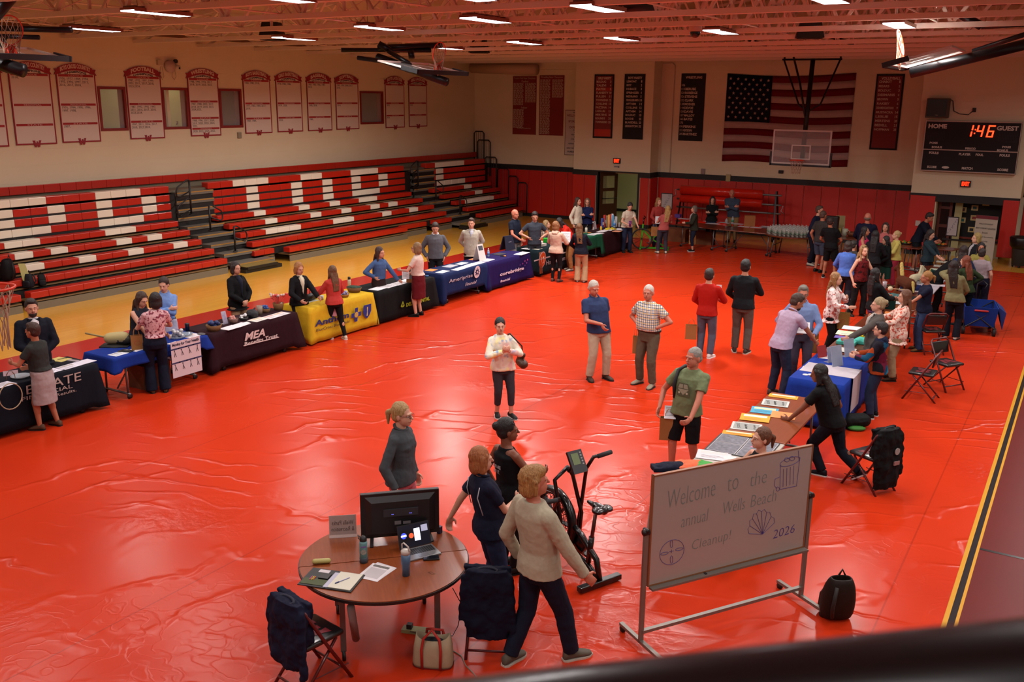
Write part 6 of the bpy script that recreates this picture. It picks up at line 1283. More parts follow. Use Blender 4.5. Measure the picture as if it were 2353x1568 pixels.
def bottle(u, v, label, col='a8b4c0', cap='c8c8c8', h=.22, r=.034, z=TZ, alpha=.5, group=None, lab=None, name='bottle', cat='bottle', p=None):
 p = p if p is not None else put(u, v, z); t = empty(name, p, 0, label, cat, group)
 MB().lathe([(r*.9, 0), (r, .01), (r, h*.68), (r*.75, h*.8), (r*.4, h*.9), (r*.4, h*.93)], n=14).build('body', mat(col, .15, alpha=alpha), t, True)
 MB().lathe([(r*.45, h*.93), (r*.45, h)], n=12).build('cap', mat(cap, .5), t, True)
 if lab: MB().lathe([(r*1.02, h*.25), (r*1.02, h*.55)], n=14).build('label', mat(lab, .6), t, True)
 return t
def bowl_of(u, v, r, h, bm_, item_m, n, ir, label, ilabel, icat, iname, cat='basket', name='basket', group=None, lift=0, seed=1):
 p = put(u, v); t = empty(name, p, 0, label, cat); MB().lathe([(r*.75, 0), (r*.9, h*.5), (r, h), (r*.94, h), (r*.84, h*.5), (r*.7, .012)], n=20).build('bowl', bm_, t, True)
 rg = random.Random(seed)
 for i in range(n):
  a = rg.uniform(0, 6.28); q = rg.random()**.5*(r-ir)*.9; lay = i % 3 if n > 7 else i % 2
  o = MB().ell((0, 0, 0), (ir, ir, ir), None, 10, 8).build(iname, item_m, None, True); o.location = (p.x+q*math.cos(a), p.y+q*math.sin(a), p.z+.02+h*.45+lay*ir*1.05+lift); tag(o, ilabel, icat, ilabel+' (set)')
 return t
wick = mat('8a6030', .7, kind='wicker', col2='5a3c1a', bump=.5)
lathe_thing(48, 868, [(.10, 0), (.14, .03), (.14, .035), (.09, .01)], mat('b8c0c8', .15, alpha=.6), 'glass_bowl', 'clear bowl on the leftmost navy table', 'bowl')
t = empty('black_pen', put(140, 824, .76), 1.2, 'black pen across the yellow pad', 'pen'); MB().cyl((-.07, 0, 0), (.07, 0, 0), .005).build('barrel', BLACK, t)
t = empty('name_badge_pile', put(168, 831), .2, 'pile of small silver items on the leftmost navy table', 'badges'); MB().box(-.09, .09, -.04, .04, 0, .02).build('cards', mat('a8a4ac', .3, .4), t)
p = put(268, 795); t = empty('model_drum', p, math.radians(35), 'cream carved wooden head shaped instrument with a long handle on a black case', 'instrument')
MB().ell((0, 0, .0), (.20, .16, .05)).box(-.24, .22, -.14, .14, 0, .02).build('case', mat('14120f', .7), t, True)
q = MB(); q.cap((-.10, 0, .13), (.12, 0, .14), .095, .105, 14); q.build('block', mat('a89a66', .6), t, True); MB().cap((.06, .0, .12), (.17, .0, .11), .1, .09, 14).build('dark_end', mat('26241a', .6), t, True)
MB().cyl((-.16, .02, .14), (-.52, .08, .20), .016).build('handle', mat('8a7848', .6), t, True)
pb_ = paper_bag(put(316, 803)+Vector((0, 0, .36)), math.radians(60), .24, .18, .10, 'brown paper gift bag with twisted handles standing on the blue table', red=True)
t = empty('desk_phone', put(290, 808), .3, 'small pile of dark magnets on the blue table', 'magnets'); t.name = 'magnet_pile'; MB().box(-.11, .11, -.07, .07, 0, .015).ell((0, 0, .02), (.08, .05, .02)).build('magnets', mat('2a2c30', .3, .3), t)
bowl_of(406, 778, .15, .05, mat('b8c4cc', .1, alpha=.35), mat('a8a8ac', .3, .3), 14, .038, 'clear dish of silver stress balls on the blue table', 'silver round stress ball in the clear dish', 'ball', 'stress_ball', 'dish', 'dish')
t = lathe_thing(431, 762, [(.036, 0), (.040, .14), (.036, .15), (.02, .155)], mat('121620', .3), 'travel_mug', 'black travel mug behind the bowl of badges on the blue table', 'cup')
lathe_thing(428, 772, [(.08, 0), (.12, .045), (.112, .045), (.07, .01)], mat('8c98a4', .12, alpha=.6), 'glass_bowl', 'clear bowl of small trinkets at the right end of the blue table', 'bowl')
t = empty('badge_pile', put(463, 769), 0, 'small pile of grey pins at the blue table right corner', 'pins'); MB().ell((0, 0, .012), (.09, .06, .018)).build('pins', mat('5a5c60', .3, .4), t, True)
t = empty('cardboard_box', Vector((-13.35, 9.95, .0)), 0, 'brown cardboard box under the blue table', 'box'); MB().box(-.2, .2, -.28, .28, 0, .42).build('carton', mat('6a3c22', .85), t)
bowl_of(492, 760, .14, .11, wick, mat('142a5c', .5), 12, .04, 'wicker basket of blue balls, left end of the maroon table', 'blue stress ball in the left wicker basket', 'ball', 'stress_ball', seed=4)
def rackcard(u, v, label, col, w_=.11, h=.24, z=TZ, rz=90):
 p = put(u, v, z); t = empty('display_card', p, math.radians(rz), label, 'display card'); MB().prism([(-w_/2, 0), (w_/2, 0), (w_/2, h), (-w_/2, h)], frame((0, 0, 0), (1, 0, 0), (0, .25, 1)), .006).box(-w_/2, w_/2, 0, .08, 0, .006).build('holder', mat('c8c8d0', .2, alpha=.6), t)
 MB().prism([(-w_/2+.006, .01), (w_/2-.006, .01), (w_/2-.006, h-.006), (-w_/2+.006, h-.006)], frame((0, -.008, 0), (1, 0, 0), (0, .25, 1)), .003).build('card', mat(col, .6, kind='mottle', col2='c8c0c8', scale=16), t); return t
rackcard(519, 745, 'small purple rack card standing on the maroon table', '3a3474')
bowl_of(537, 743, .09, .09, mat('6a4a40', .3, alpha=.7), mat('b07a70', .6), 8, .03, 'jar of pink sweets on the maroon table', 'pink wrapped sweet in the jar', 'sweet', 'sweet', 'jar', 'jar', seed=5)
bowl_of(560, 736, .09, .06, mat('2a2a2a', .3, alpha=.8), mat('c8c8c8', .5), 9, .025, 'dark bowl of white mints on the maroon table', 'white mint in the dark bowl', 'sweet', 'mint', 'bowl', 'bowl', seed=6)
t = empty('black_bag', put(580, 730), 0, 'rumpled black bag with blue stars on the maroon table', 'bag'); q = MB().ell((0, 0, .07), (.13, .11, .09)).cap((0, .03, .12), (.02, .05, .17), .05, .02); o_ = q.build('sack', mat('0c0e16', .7), t, True); remesh(o_, .012, 2, disp=.03, tscale=.06)
lathe_thing(597, 724, [(.05, 0), (.06, .18), (.055, .18), (.045, .01)], mat('7a6a5c', .4), 'tin_can', 'tall patterned tin on the maroon table', 'tin')
bowl_of(611, 718, .09, .08, wick, mat('2a4a8a', .5), 9, .03, 'small wicker basket of blue sweets on the maroon table', 'blue sweet in the small wicker basket', 'sweet', 'sweet', seed=7)
t = bowl_of(640, 712, .11, .14, wick, mat('b8a098', .5), 3, .03, 'wicker basket of red and white lollipops beside the yellow table', 'white sweet at the foot of the lollipops', 'sweet', 'sweet', seed=8)
pp = put(640, 712); rg = random.Random(9)
for i in range(22):
 a = rg.uniform(0, 6.28); r_ = rg.random()**.5; l = empty('lollipop', (pp.x+.06*r_*math.cos(a), pp.y+.06*r_*math.sin(a), pp.z+.1), 0, 'red and white lollipop fanned out in the wicker basket', 'lollipop', 'lollipops in the basket')
 e = Vector((.14*r_*math.cos(a), .16*r_*math.sin(a), .16+.06*rg.random())); MB().cyl((0, 0, 0), e, .004, n=5).build('stick', mat('b83a34', .5), l); MB().ell(e, (.024, .024, .024), None, 8, 6).build('sweet', mat('c04a44' if i % 2 else 'c8b0a8', .4), l, True)
t = empty('handbag', put(717, 690), .3, 'black handbag held open on the yellow table', 'bag'); q = MB().box(-.02, .02, -.15, .15, 0, .02); q = MB().cap((0, -.12, .08), (0, .12, .08), .075, .075); o_ = q.build('body', mat('0e0c0e', .5), t, True); remesh(o_, .012, 1, disp=.02); MB().tube([(0, -.1, .13), (0, -.08, .24), (0, .08, .24), (0, .1, .13)], .008).build('handle', mat('0e0c0e', .5), t, True)
bowl_of(790, 683, .12, .07, mat('8a5a1c', .6), mat('8a8cb8', .5), 14, .03, 'orange brown bowl of wrapped sweets on the yellow table', 'white and blue sweet in the orange bowl', 'sweet', 'sweet', 'bowl', 'bowl', seed=11)
t = empty('gift_basket', put(814, 672), .4, 'dark green lined wicker basket at the back of the yellow table', 'basket'); MB().loft([[(rx*math.cos(a), ry*math.sin(a), z) for a in [i*math.pi/10 for i in range(20)]] for rx, ry, z in ((.12, .09, 0), (.17, .12, .11), (.16, .11, .11), (.11, .08, .02))]).build('body', mat('7a4c14', .6, kind='wicker', col2='4a2c0c', bump=.4), t, True); o_ = MB().ell((0, 0, .11), (.17, .12, .035)).build('liner', mat('0c2c18', .8), t, True); remesh(o_, .012, 1, disp=.03, tscale=.05)
t = empty('water_bottle', put(803, 665), 0, 'cream water bottle with a black lid standing behind the green basket', 'bottle'); MB().lathe([(.036, 0), (.037, .20), (.03, .22)]).build('body', mat('b8b09a', .4), t, True); MB().lathe([(.032, .22), (.03, .27), (.015, .28)]).build('lid', BLACK, t, True)
lathe_thing(740, 690, [(.03, 0), (.033, .1), (.03, .1)], mat('b8b4c0', .5), 'white_cup', 'white cup behind the coral sweater woman', 'cup')
bottle(741, 672, 'small blue capped bottle at the back of the yellow table', '5a6ab8', 'c8c8d0')
t = lathe_thing(933, 630, [(.04, 0), (.045, .2), (.04, .2), (.036, .01)], mat('5a5450', .35, .5), 'steel_pitcher', 'steel mug standing at the back of the black table', 'cup'); MB().tube([(-.045, 0, .17), (-.09, 0, .15), (-.09, 0, .07), (-.045, 0, .04)], .007).build('handle', steelg, t, True)
t = empty('eyeglasses', put(908, 640), 0, 'thin wire glasses lying on the black table', 'glasses'); MB().tube([(.03*math.cos(a)-.035, .025*math.sin(a), .01) for a in [i*.6 for i in range(11)]], .002, 5, True).tube([(.03*math.cos(a)+.035, .025*math.sin(a), .01) for a in [i*.6 for i in range(11)]], .002, 5, True).build('frame', mat('2a2428', .4), t)
t = empty('blue_tape', put(981, 636), 0, 'small blue roll at the right corner of the black table', 'tape'); MB().lathe([(.04, 0), (.045, .03), (.02, .03), (.02, 0)]).build('roll', mat('2a5a8a', .4), t, True)
t = empty('display_stand', put(1110, 600), math.radians(80), 'white tabletop display stand with a city picture at the purple table left end', 'display'); MB().prism([(-.13, 0), (.13, 0), (.11, .44), (-.11, .44)], frame((0, 0, 0), (1, 0, 0), (0, .3, 1)), .006).build('panel', mat('c8bcb8', .6), t); MB().prism([(-.085, .28), (.085, .28), (.08, .4), (-.08, .4)], frame((0, -.006, 0), (1, 0, 0), (0, .3, 1)), .002).build('picture', mat('14161c', .6, kind='mottle', col2='5a6068', scale=30), t); MB().prism([(-.13, 0), (.13, 0), (.11, .42), (-.11, .42)], frame((0, .25, 0), (1, 0, 0), (0, -.3, 1)), .006).build('rear_panel', mat('c8bcb8', .6), t)
bottle(1122, 590, 'clear water bottle on the purple table', 'a8c0d0', 'd0d8e0', .22, .033, lab='5a8ac0')
t = empty('tote_bag', put(1173, 575), math.radians(80), 'stiff navy gift bag standing on the purple table', 'bag'); MB().prism([(-.20, 0), (.20, 0), (.16, .40), (-.16, .40)], frame((0, 0, 0), (1, 0, 0), (0, .25, 1)), .02).prism([(-.2, 0), (.2, 0), (.16, .4), (-.16, .4)], frame((0, .24, 0), (1, 0, 0), (0, -.25, 1)), .02).build('sides', mat('12142a', .6), t); text('corebridge', frame((.0, -.01+.05, .22), (1, 0, 0), (0, .25, 1)) @ Matrix.Translation((0, 0, .022)), .05, mat('c0b8c8', .6), t, width=.12, height=.02)
t = empty('laptop_folder', put(1147, 585), math.radians(85), 'dark grey closed laptop on the purple table', 'laptop'); MB().box(-.17, .17, -.12, .12, 0, .02).build('case', mat('3a3a42', .4), t, bevel=.005)
t = empty('tape_gun', put(1160, 590), .4, 'orange and black tape dispenser on the purple table', 'tape'); MB().lathe([(.03, 0), (.035, .03), (.0, .035)]).build('roll', mat('b8741c', .5), t, True); MB().box(-.12, -.03, -.02, .02, 0, .03).build('handle', BLACK, t)
rg = random.Random(12)
t = empty('orange_gift_rack', put(1226, 560), math.radians(85), 'orange caddy at the back of the dark teal table', 'caddy'); MB().box(-.26, .26, -.08, .08, 0, .14).build('box', mat('c8602c', .6), t)
for i in range(9):
 b = MB().tube([(0, 0, 0), (.01, 0, .16), (-.01, 0, .30)], .004, 5).ell((0, 0, .3), (.008, .008, .02)).build('straw_whistle', mat('c8a890', .6), None, True); b.location = put(1216+i*2.7, 556-i*.6)+Vector((.03, 0, .002)); tag(b, 'white straw standing up in the orange caddy', 'straw', 'straws in the orange caddy')
t = empty('white_box_tray', put(1240, 566), math.radians(85), 'white tray box on the dark teal table', 'box'); MB().box(-.2, .2, -.1, .1, 0, .07).build('box', mat('c4bab0', .7), t); MB().cyl((.1, 0, .07), (.1, 0, .14), .035).build('cup', mat('c8c0b8', .6), t, True)
t = empty('green_folder', put(1224, 568), math.radians(85), 'olive green book under the orange caddy', 'book'); MB().box(-.18, .18, -.1, .1, 0, .03).build('cover', mat('6a6a3c', .7), t)
t = empty('green_bin', put(1254, 556), math.radians(80), 'bright green plastic bin behind the dark teal table', 'bin'); t.location = fl(1254, 557, TZ); MB().add([(-.07, -.05, 0), (.07, -.05, 0), (.07, .05, 0), (-.07, .05, 0), (-.09, -.07, .12), (.09, -.07, .12), (.09, .07, .12), (-.09, .07, .12)], [(0, 3, 2, 1), (4, 5, 6, 7), (0, 1, 5, 4), (1, 2, 6, 5), (2, 3, 7, 6), (3, 0, 4, 7)]).build('tub', mat('20b030', .5), t)
t = empty('insulated_bottle', put(1347, 536), 0, 'white insulated bottle with a straw on the green table', 'bottle'); MB().lathe([(.04, 0), (.042, .15), (.03, .18)]).build('body', mat('b8b8a8', .4), t, True); MB().lathe([(.03, .18), (.02, .21)]).cyl((.02, 0, .19), (.03, 0, .27), .006).build('lid', mat('4a4a44', .4), t, True)
rackcard(1366, 527, 'white framed sign standing on the green table', 'b0a0a4', .2, .26)
t = empty('chrome_stand', put(1359, 528), 0, 'little chrome stand left of the white framed sign', 'stand'); MB().lathe([(.05, 0), (.02, .02), (.02, .2), (.05, .24)]).build('stand', mat('8a8480', .3, .8), t, True)
cols = [('a82a2c', 'red'), ('3a5aa8', 'blue'), ('c8b060', 'yellow'), ('b8b8c0', 'white'), ('3a7a4a', 'green')]
for i, (u, v, c_, h_) in enumerate([(1384, 524, '3a4a8a', .32), (1389, 522, 'a83028', .40), (1394, 521, 'c8b890', .36), (1399, 523, 'c88a3c', .42), (1404, 520, 'b83a34', .40), (1408, 521, '4a8ab0', .38), (1413, 519, 'c0c4cc', .42), (1418, 518, 'a8b8d0', .36), (1424, 519, 'c8c8d0', .34)]):
 t = empty('product_carton', put(u, v), math.radians(80+i*7), ['tall dark blue', 'tall red', 'cream', 'tall orange and yellow', 'bright red', 'sky blue', 'tall white', 'pale blue', 'short white'][i]+' carton in the crowd of products on the farthest table', 'carton'); MB().box(-.045, .045, -.03, .03, 0, h_).build('carton', mat(c_, .5), t); MB().box(-.04, .04, -.032, -.030, h_*.3, h_*.6).build('label', mat('c8c0b8', .6), t)
bottle(1381, 529, 'small yellow bottle with a red cap on the farthest table', 'c8a020', 'c86a4a', .14, .03, alpha=1)
bottle(1412, 523, 'clear bottle with a blue label on the farthest table', 'b0c0d0', 'c8c8d0', .26, .04, lab='4a78b8'); bottle(1427, 521, 'white shaker bottle beside the bun woman', 'b8b8b8', 'c8c8c8', .16, .03, alpha=.9)
rg = random.Random(14)
for i in range(12):
 o = MB().ell((0, 0, 0), (.045, .03, .018), None, 8, 6).build('yellow_packet', mat('c8b020', .6), None, True); o.location = put(1390+rg.random()*26, 530-rg.random()*5)+Vector((0, 0, .02)); tag(o, 'yellow packet scattered on the farthest table', 'packet', 'yellow packets on the farthest table')
h_ = handpos(P21, 1); t = empty('shaker_cup', h_-Vector((0, 0, .06)), 0, 'translucent purple shaker held by the leaning woman in white', 'cup'); MB().lathe([(.035, 0), (.045, .18), (.04, .18), (.03, .02)]).build('cup', mat('6a2a6a', .2, alpha=.8), t, True)
# =================================================== RIGHT ROW, BACK TABLES
XR0, XR1 = -3.58, -2.80
white_top = mat('b4aca0', .5)
folding_table(XR0, XR1, 9.05, 11.08, 'grey topped folding table behind the whiteboard', top=mat('a39c92', .45))
folding_table(XR0, XR1, 11.11, 13.15, 'brown wood folding table of orange and grey flyers', top=mat('8a4420', .3, kind='wood', col2='6e3214', coat=.3))
folding_table(-3.55, -2.76, 14.0, 15.75, 'folding table under the royal blue cloth of the right row', top=white_top)
cb_ = cloth(-3.55, -2.76, 14.0, 15.75, '0f3088', 'royal blue cloth reaching the floor on the right row', bf=.06, seed=31)
folding_table(-3.52, -2.78, 15.9, 18.1, 'brown folding table of teal cloths and papers, right row', top=woodt)
folding_table(-3.50, -2.76, 18.15, 20.2, 'brown folding table with an orange card, right row', top=woodt)
folding_table(-3.50, -2.76, 20.25, 22.3, 'brown folding table of plush animals, right row', top=woodt)
folding_table(-3.45, -2.70, 22.4, 24.3, 'white topped folding table under printed sheets, right row', top=mat('b0a8b0', .5))
folding_table(-3.45, -2.70, 24.4, 26.6, 'farthest folding table of the right row, covered with papers', top=woodt)
o = MB().box(-.012, .81, 0, .56, .0, .004).box(.81, .816, 0, .56, -.55, .004).build('table_runner', mat('b8b0b8', .7, kind='cloth', scale=20, bump=.2)); o.location = (-3.52, 14.45, .755); tag(o, 'white paper runner across the blue cloth, hanging down its right side', 'runner')
P7_ = [
 (1800, 912, 8, .40, .16, 'd8921c', 'long orange bookmark strip at the far end of the wood table', 'd8d0b0'), (1782, 927, 10, .36, .28, 'b8b8b4', 'grey framed quote sheet, farther of the two', None), (1757, 944, 12, .36, .28, '3a90b0', 'blue flyer with yellow print on the wood table', 'c8b860'),
 (1735, 961, 12, .38, .28, 'd8901c', 'orange flyer with pictures on the wood table', 'd8d0c0'), (1715, 981, 12, .38, .30, 'b8b8b4', 'grey framed quote sheet, nearer of the two', None), (1697, 997, 12, .40, .14, 'd8901c', 'orange strip nearest the auburn ponytail woman', 'd8d0b0'), (1800, 955, 10, .32, .28, 'e08448', 'plain orange sheet at the wood table right side', None),
 (1640, 1047, 14, .40, .30, 'c8c0c4', 'stack of white printed sheets on the grey table', 'a8a8b8'), (1677, 1053, 12, .14, .12, 'ccc4c4', 'small white card on the grey table', None)]
for (u, v, rz, w_, l_, c_, lb, art) in P7_:
 t = sheet(put(u, v, .743+.0009*(u % 7)), math.radians(rz), w_, l_, col=c_, label=lb, art=art, n=2)
 if 'quote' in lb:
  MB().box(-w_*.42, w_*.42, -l_*.40, l_*.40, .003, .0036).build('field', mat('8a8c88', .7), t)
  for k_, s_ in enumerate(('2025', 'I dont know', 'Why')): text(s_, Matrix.Translation((-.1+.1*k_, 0, .0042)) @ Matrix.Rotation(math.radians(-80), 4, 'Z'), .05, INK, t, width=l_*.6, height=.04)
t = empty('photo_board', put(1655, 1020, .745), math.radians(2), 'black edged poster of crowd photographs across the wood and grey tables', 'poster'); t.location = (-3.20, 10.72, .742)
MB().box(-.39, .36, -.35, .33, 0, .006).build('backing', mat('0e0e12', .6), t)
for (x0, x1, y0, y1, sc) in ((-.36, -.03, .02, .30, 24), (-.36, -.03, -.32, -.01, 20), (0, .34, -.32, .30, 18)): MB().box(x0-.008, x1+.008, y0-.008, y1+.008, .006, .0075).build('border', mat('b4b0b4', .6), t); MB().box(x0, x1, y0, y1, .0075, .009).build('photograph', mat('26262e', .5, kind='mottle', col2='8a8a94', scale=sc), t)
for k_, c_ in enumerate(('c83a2c', 'c8b02c', '3a9a4a', '2a6ac0', 'c86a9a')): MB().prism([(0, 0), (.10*math.cos(.5+k_*.5), .10*math.sin(.5+k_*.5)), (.10*math.cos(1+k_*.5), .10*math.sin(1+k_*.5))], frame((.17, .0, .0095), (1, 0, 0), (0, 1, 0)), .0015).build('parachute', mat(c_, .5), t)
def shirt_pile(u, v, col, label, z=.742, w_=.16, l_=.12, h=.05, rz=0):
 t = empty('folded_shirt', put(u, v, z), rz, label, 'folded cloth'); o_ = MB().box(-w_, w_, -l_, l_, 0, h).ell((0, 0, h), (w_*.9, l_*.9, .03)).build('cloth', mat(col, .85, kind='cloth', scale=20, bump=.3), t, True); remesh(o_, .012, 2, disp=.03, tscale=.08); return t
shirt_pile(1586, 1075, 'e06a48', 'folded coral t-shirt on the grey table', rz=.6); shirt_pile(1620, 1078, '4a9a4a', 'green cloth on the grey table beside the coral t-shirt', w_=.12); shirt_pile(1545, 1078, '14182a', 'dark navy jacket over the left end of the grey table', w_=.24, l_=.09, rz=.7);
t = MB().add([(-.02, -.45, -.62), (.02, .1, -.60), (.0, .3, 0), (.0, -.4, 0), (-.03, -.45, -.62), (.01, .1, -.60), (-.01, .3, 0), (-.01, -.4, 0)], [(0, 1, 2, 3), (7, 6, 5, 4), (0, 4, 5, 1), (1, 5, 6, 2), (2, 6, 7, 3), (3, 7, 4, 0)]); t = t.build('hanging_banner', mat('2a1c78', .8, kind='cloth', scale=12)); t.location = (-3.66, 9.45, .74); tag(t, 'blue purple cloth hanging off the grey table left end, behind the whiteboard', 'cloth')
t = MB().add([(-.06, -.5, -.72), (.02, .1, -.64), (.0, .2, 0), (.0, -.5, 0), (-.07, -.5, -.72), (.01, .1, -.64), (-.01, .2, 0), (-.01, -.5, 0)], [(0, 1, 2, 3), (7, 6, 5, 4), (0, 4, 5, 1), (1, 5, 6, 2), (2, 6, 7, 3), (3, 7, 4, 0)]).build('hanging_sheet', mat('b4aca8', .7)); t.location = (-3.62, 9.4, .74); tag(t, 'white sheet hanging beside the blue purple cloth', 'cloth')
t = empty('drink_can', put(1856, 934, .742), 0, 'small blue and white can on the wood table edge', 'can'); MB().lathe([(.025, 0), (.03, .01), (.03, .09), (.025, .1)]).build('body', mat('2a5a9a', .3, .3), t, True)
bt_ = TZ
for (u, v, h_, lb) in ((1925, 843, .34, 'large clear acrylic stand nearest on the blue cloth'), (1953, 820, .30, 'tall clear acrylic stand in the middle of the blue cloth'), (1915, 833, .26, 'white card stand beside the acrylic stands')):
 p = put(u, v, bt_); t = empty('acrylic_stand', p, math.radians(60), lb, 'display stand'); MB().prism([(-.12, 0), (.12, 0), (.12, h_), (-.12, h_)], frame((0, 0, 0), (1, 0, 0), (0, .25, 1)), .005).box(-.12, .12, 0, .1, 0, .005).build('stand', mat('a8acc0', .1, alpha=.45), t); MB().prism([(-.11, .01), (.11, .01), (.11, h_-.01), (-.11, h_-.01)], frame((0, -.004, 0), (1, 0, 0), (0, .25, 1)), .003).build('card', mat('9098ac', .5, alpha=.6), t)
t = empty('display_card', put(1890, 822, bt_), math.radians(60), 'white card with a red back standing at the left of the blue cloth', 'display card'); MB().prism([(-.1, 0), (.1, 0), (.1, .2), (-.1, .2)], frame((0, 0, 0), (1, 0, 0), (0, .3, 1)), .006).build('card', mat('8a1c20', .6), t)
for i, (u, v) in enumerate(((1851, 862), (1863, 862), (1907, 808), (1918, 811), (1925, 816))):
 t = empty('badge_disc', put(u, v, bt_), 0, ['round white badge alone at the near edge of the blue cloth', 'second white badge at the near edge of the blue cloth', 'white badge at the far left of the blue cloth', 'white badge in the middle of the far three', 'white badge at the right of the far three'][i], 'badge', 'white badges on the blue cloth'); MB().cyl((0, 0, 0), (0, 0, .008), .045, n=20).build('disc', mat('c0c0c0', .5), t)
for (u, v, w_, l_, c_, lb, art) in ((1903, 822, .3, .22, 'ccc8cc', 'white form on the blue cloth', 'lines'), (1864, 848, .28, .2, 'ccc8cc', 'white sheet under the reaching hand on the blue cloth', None), (1938, 804, .4, .3, 'bcb8b0', 'white sheets at the near end of the teal cloth table', None), (1962, 768, .6, .35, 'b8c0a8', 'white sheets with a green band on the right row', '70a860'), (1975, 756, .6, .3, 'c4c0c4', 'stack of white sheets farthest on the teal cloth table', None), (1958, 778, .6, .2, '5a4690', 'purple cloth strip on the teal cloth table', None),
  (2049, 720, .26, .2, 'e0803a', 'orange card on the brown table beside the gesturing woman', None), (2062, 696, .4, .3, 'a8a8a8', 'grey picture mat on the brown table of the right row', '6a7078'), (2110, 665, .4, .3, 'c0b8c0', 'white sheet with pink print, near end of the white table', 'b84a6a'), (2130, 645, .4, .3, 'c0b8c0', 'white sheet with pink print on the white table', 'b84a6a'), (2150, 655, .4, .3, 'c0b8c0', 'second pink printed sheet on the white table', 'b03a4a'), (2165, 612, .4, .3, 'b8b4a8', 'pile of magazines on the farthest right row table', '6a6a50'), (2175, 603, .5, .3, 'b0b0a0', 'row of pale sheets at the far end of the right row', None), (2158, 620, .4, .25, 'a8b0a0', 'green and white flyers on the farthest right row table', '5a8a5a')):
 sheet(put(u, v, (TZ if v > 800 else .744)+.0008*(u % 5)), math.radians(5), w_, l_, col=c_, label=lb, art=art, n=2)
shirt_pile(1946, 790, '4ab0a0', 'heap of teal cloths at the near left of the right row table', w_=.16, l_=.14, h=.06); shirt_pile(1975, 788, '4ab0a0', 'heap of teal cloths in front of the grey cardigan woman', w_=.18, l_=.14, h=.07); shirt_pile(1982, 776, 'c8b020', 'heap of yellow cloths beyond the teal ones', w_=.18, l_=.1)
shirt_pile(2052, 684, '3a5a5a', 'patterned green and yellow cloth heap on the brown table', w_=.25, l_=.2, h=.05); shirt_pile(2092, 664, '16204a', 'navy and gold cloth heap beneath the plush toys', w_=.2, l_=.16, h=.08); shirt_pile(2100, 690, '16181c', 'black folder bag beside the navy t-shirt woman', w_=.14, l_=.2, h=.04)
def plush(u, v, col, mane, label, rz, s=1.0):
 t = empty('plush_toy', put(u, v, .744), rz, label, 'plush toy'); b = MB(); b.cap((-.16*s, 0, .16*s), (.14*s, 0, .17*s), .10*s, .09*s, 12)
 for x, y in ((-.15, .06), (-.15, -.06), (.13, .06), (.13, -.06)): b.cap((x*s, y*s, .12*s), (x*s, y*s, .03*s), .04*s, .03*s, 8)
 b.cap((.16*s, 0, .2*s), (.24*s, 0, .36*s), .065*s, .055*s, 10); b.cap((.24*s, 0, .38*s), (.36*s, 0, .33*s), .06*s, .045*s, 10); b.cap((.22*s, .04*s, .42*s), (.21*s, .05*s, .47*s), .018*s, .008*s, 6); b.cap((.22*s, -.04*s, .42*s), (.21*s, -.05*s, .47*s), .018*s, .008*s, 6)
 o_ = b.build('body', mat(col, .9, kind='cloth', scale=40), t, True); remesh(o_, .012, 2); m_ = MB().cap((.14*s, 0, .26*s), (.20*s, 0, .44*s), .035*s, .03*s).cap((-.24*s, 0, .2*s), (-.3*s, 0, .06*s), .03*s, .015*s); o_ = m_.build('mane', mat(mane, .9, kind='cloth', scale=40), t, True); remesh(o_, .012, 1, disp=.02, tscale=.03); return t
plush(2078, 672, '4a2412', 'b09a58', 'large brown plush horse with a blond mane leaning over the table', 2.2, 1.35)
plush(2104, 652, 'b0a688', 'b0a688', 'cream plush llama standing behind the horse', 1.2, .9); plush(2122, 648, '1c3a34', '8a8050', 'dark green plush bird on the white table', .6, .7)
t = empty('drum_mallet', put(2048, 664, .86), 0, 'pale ball headed mallet sticking out from the plush horse', 'mallet'); MB().cyl((0, 0, 0), (.35, .1, .0), .01).build('stick', mat('a8906a', .5), t); MB().ell((-.02, 0, 0), (.055, .055, .055)).build('head', mat('b8a888', .7), t, True)
t = empty('folding_wagon', (-1.75, 22.45, 0), math.radians(10), 'blue fabric folding wagon with black wheels', 'wagon')
MB().add([(-.28, -.45, .2), (.28, -.45, .2), (.28, .45, .2), (-.28, .45, .2), (-.33, -.5, .62), (.33, -.5, .62), (.33, .5, .62), (-.33, .5, .62), (-.31, -.48, .62), (.31, -.48, .62), (.31, .48, .62), (-.31, .48, .62), (-.27, -.44, .24), (.27, -.44, .24), (.27, .44, .24), (-.27, .44, .24)], [(0, 3, 2, 1), (0, 1, 5, 4), (1, 2, 6, 5), (2, 3, 7, 6), (3, 0, 4, 7), (4, 5, 9, 8), (5, 6, 10, 9), (6, 7, 11, 10), (7, 4, 8, 11), (8, 9, 13, 12), (9, 10, 14, 13), (10, 11, 15, 14), (11, 8, 12, 15), (12, 13, 14, 15)]).build('basket', mat('12307c', .8, kind='cloth', scale=20, bump=.2), t)
MB().add([(.34, -.3, .62), (.50, -.3, .50), (.50, .4, .50), (.34, .4, .62), (.46, -.3, .12), (.46, .4, .2), (.34, .4, .6), (.34, -.3, .6)], [(0, 1, 2, 3), (1, 4, 5, 2), (0, 7, 4, 1), (3, 2, 5, 6)]).build('side_flap', mat('10246a', .8), t)
fr_ = MB()
for sx in (-.3, .3): fr_.cyl((sx, -.48, .16), (sx, .48, .6), .012).cyl((sx, .48, .16), (sx, -.48, .6), .012)
for sy in (-.47, .47): fr_.cyl((-.3, sy, .16), (.3, sy, .6), .012).cyl((.3, sy, .16), (-.3, sy, .6), .012)
fr_.build('frame', BLACK, t)
for sx in (-.3, .3):
 for sy in (-.42, .42): MB().cyl((sx-.03, sy, .09), (sx+.03, sy, .09), .09, n=18).build('wheel', mat('101010', .7), t, True)
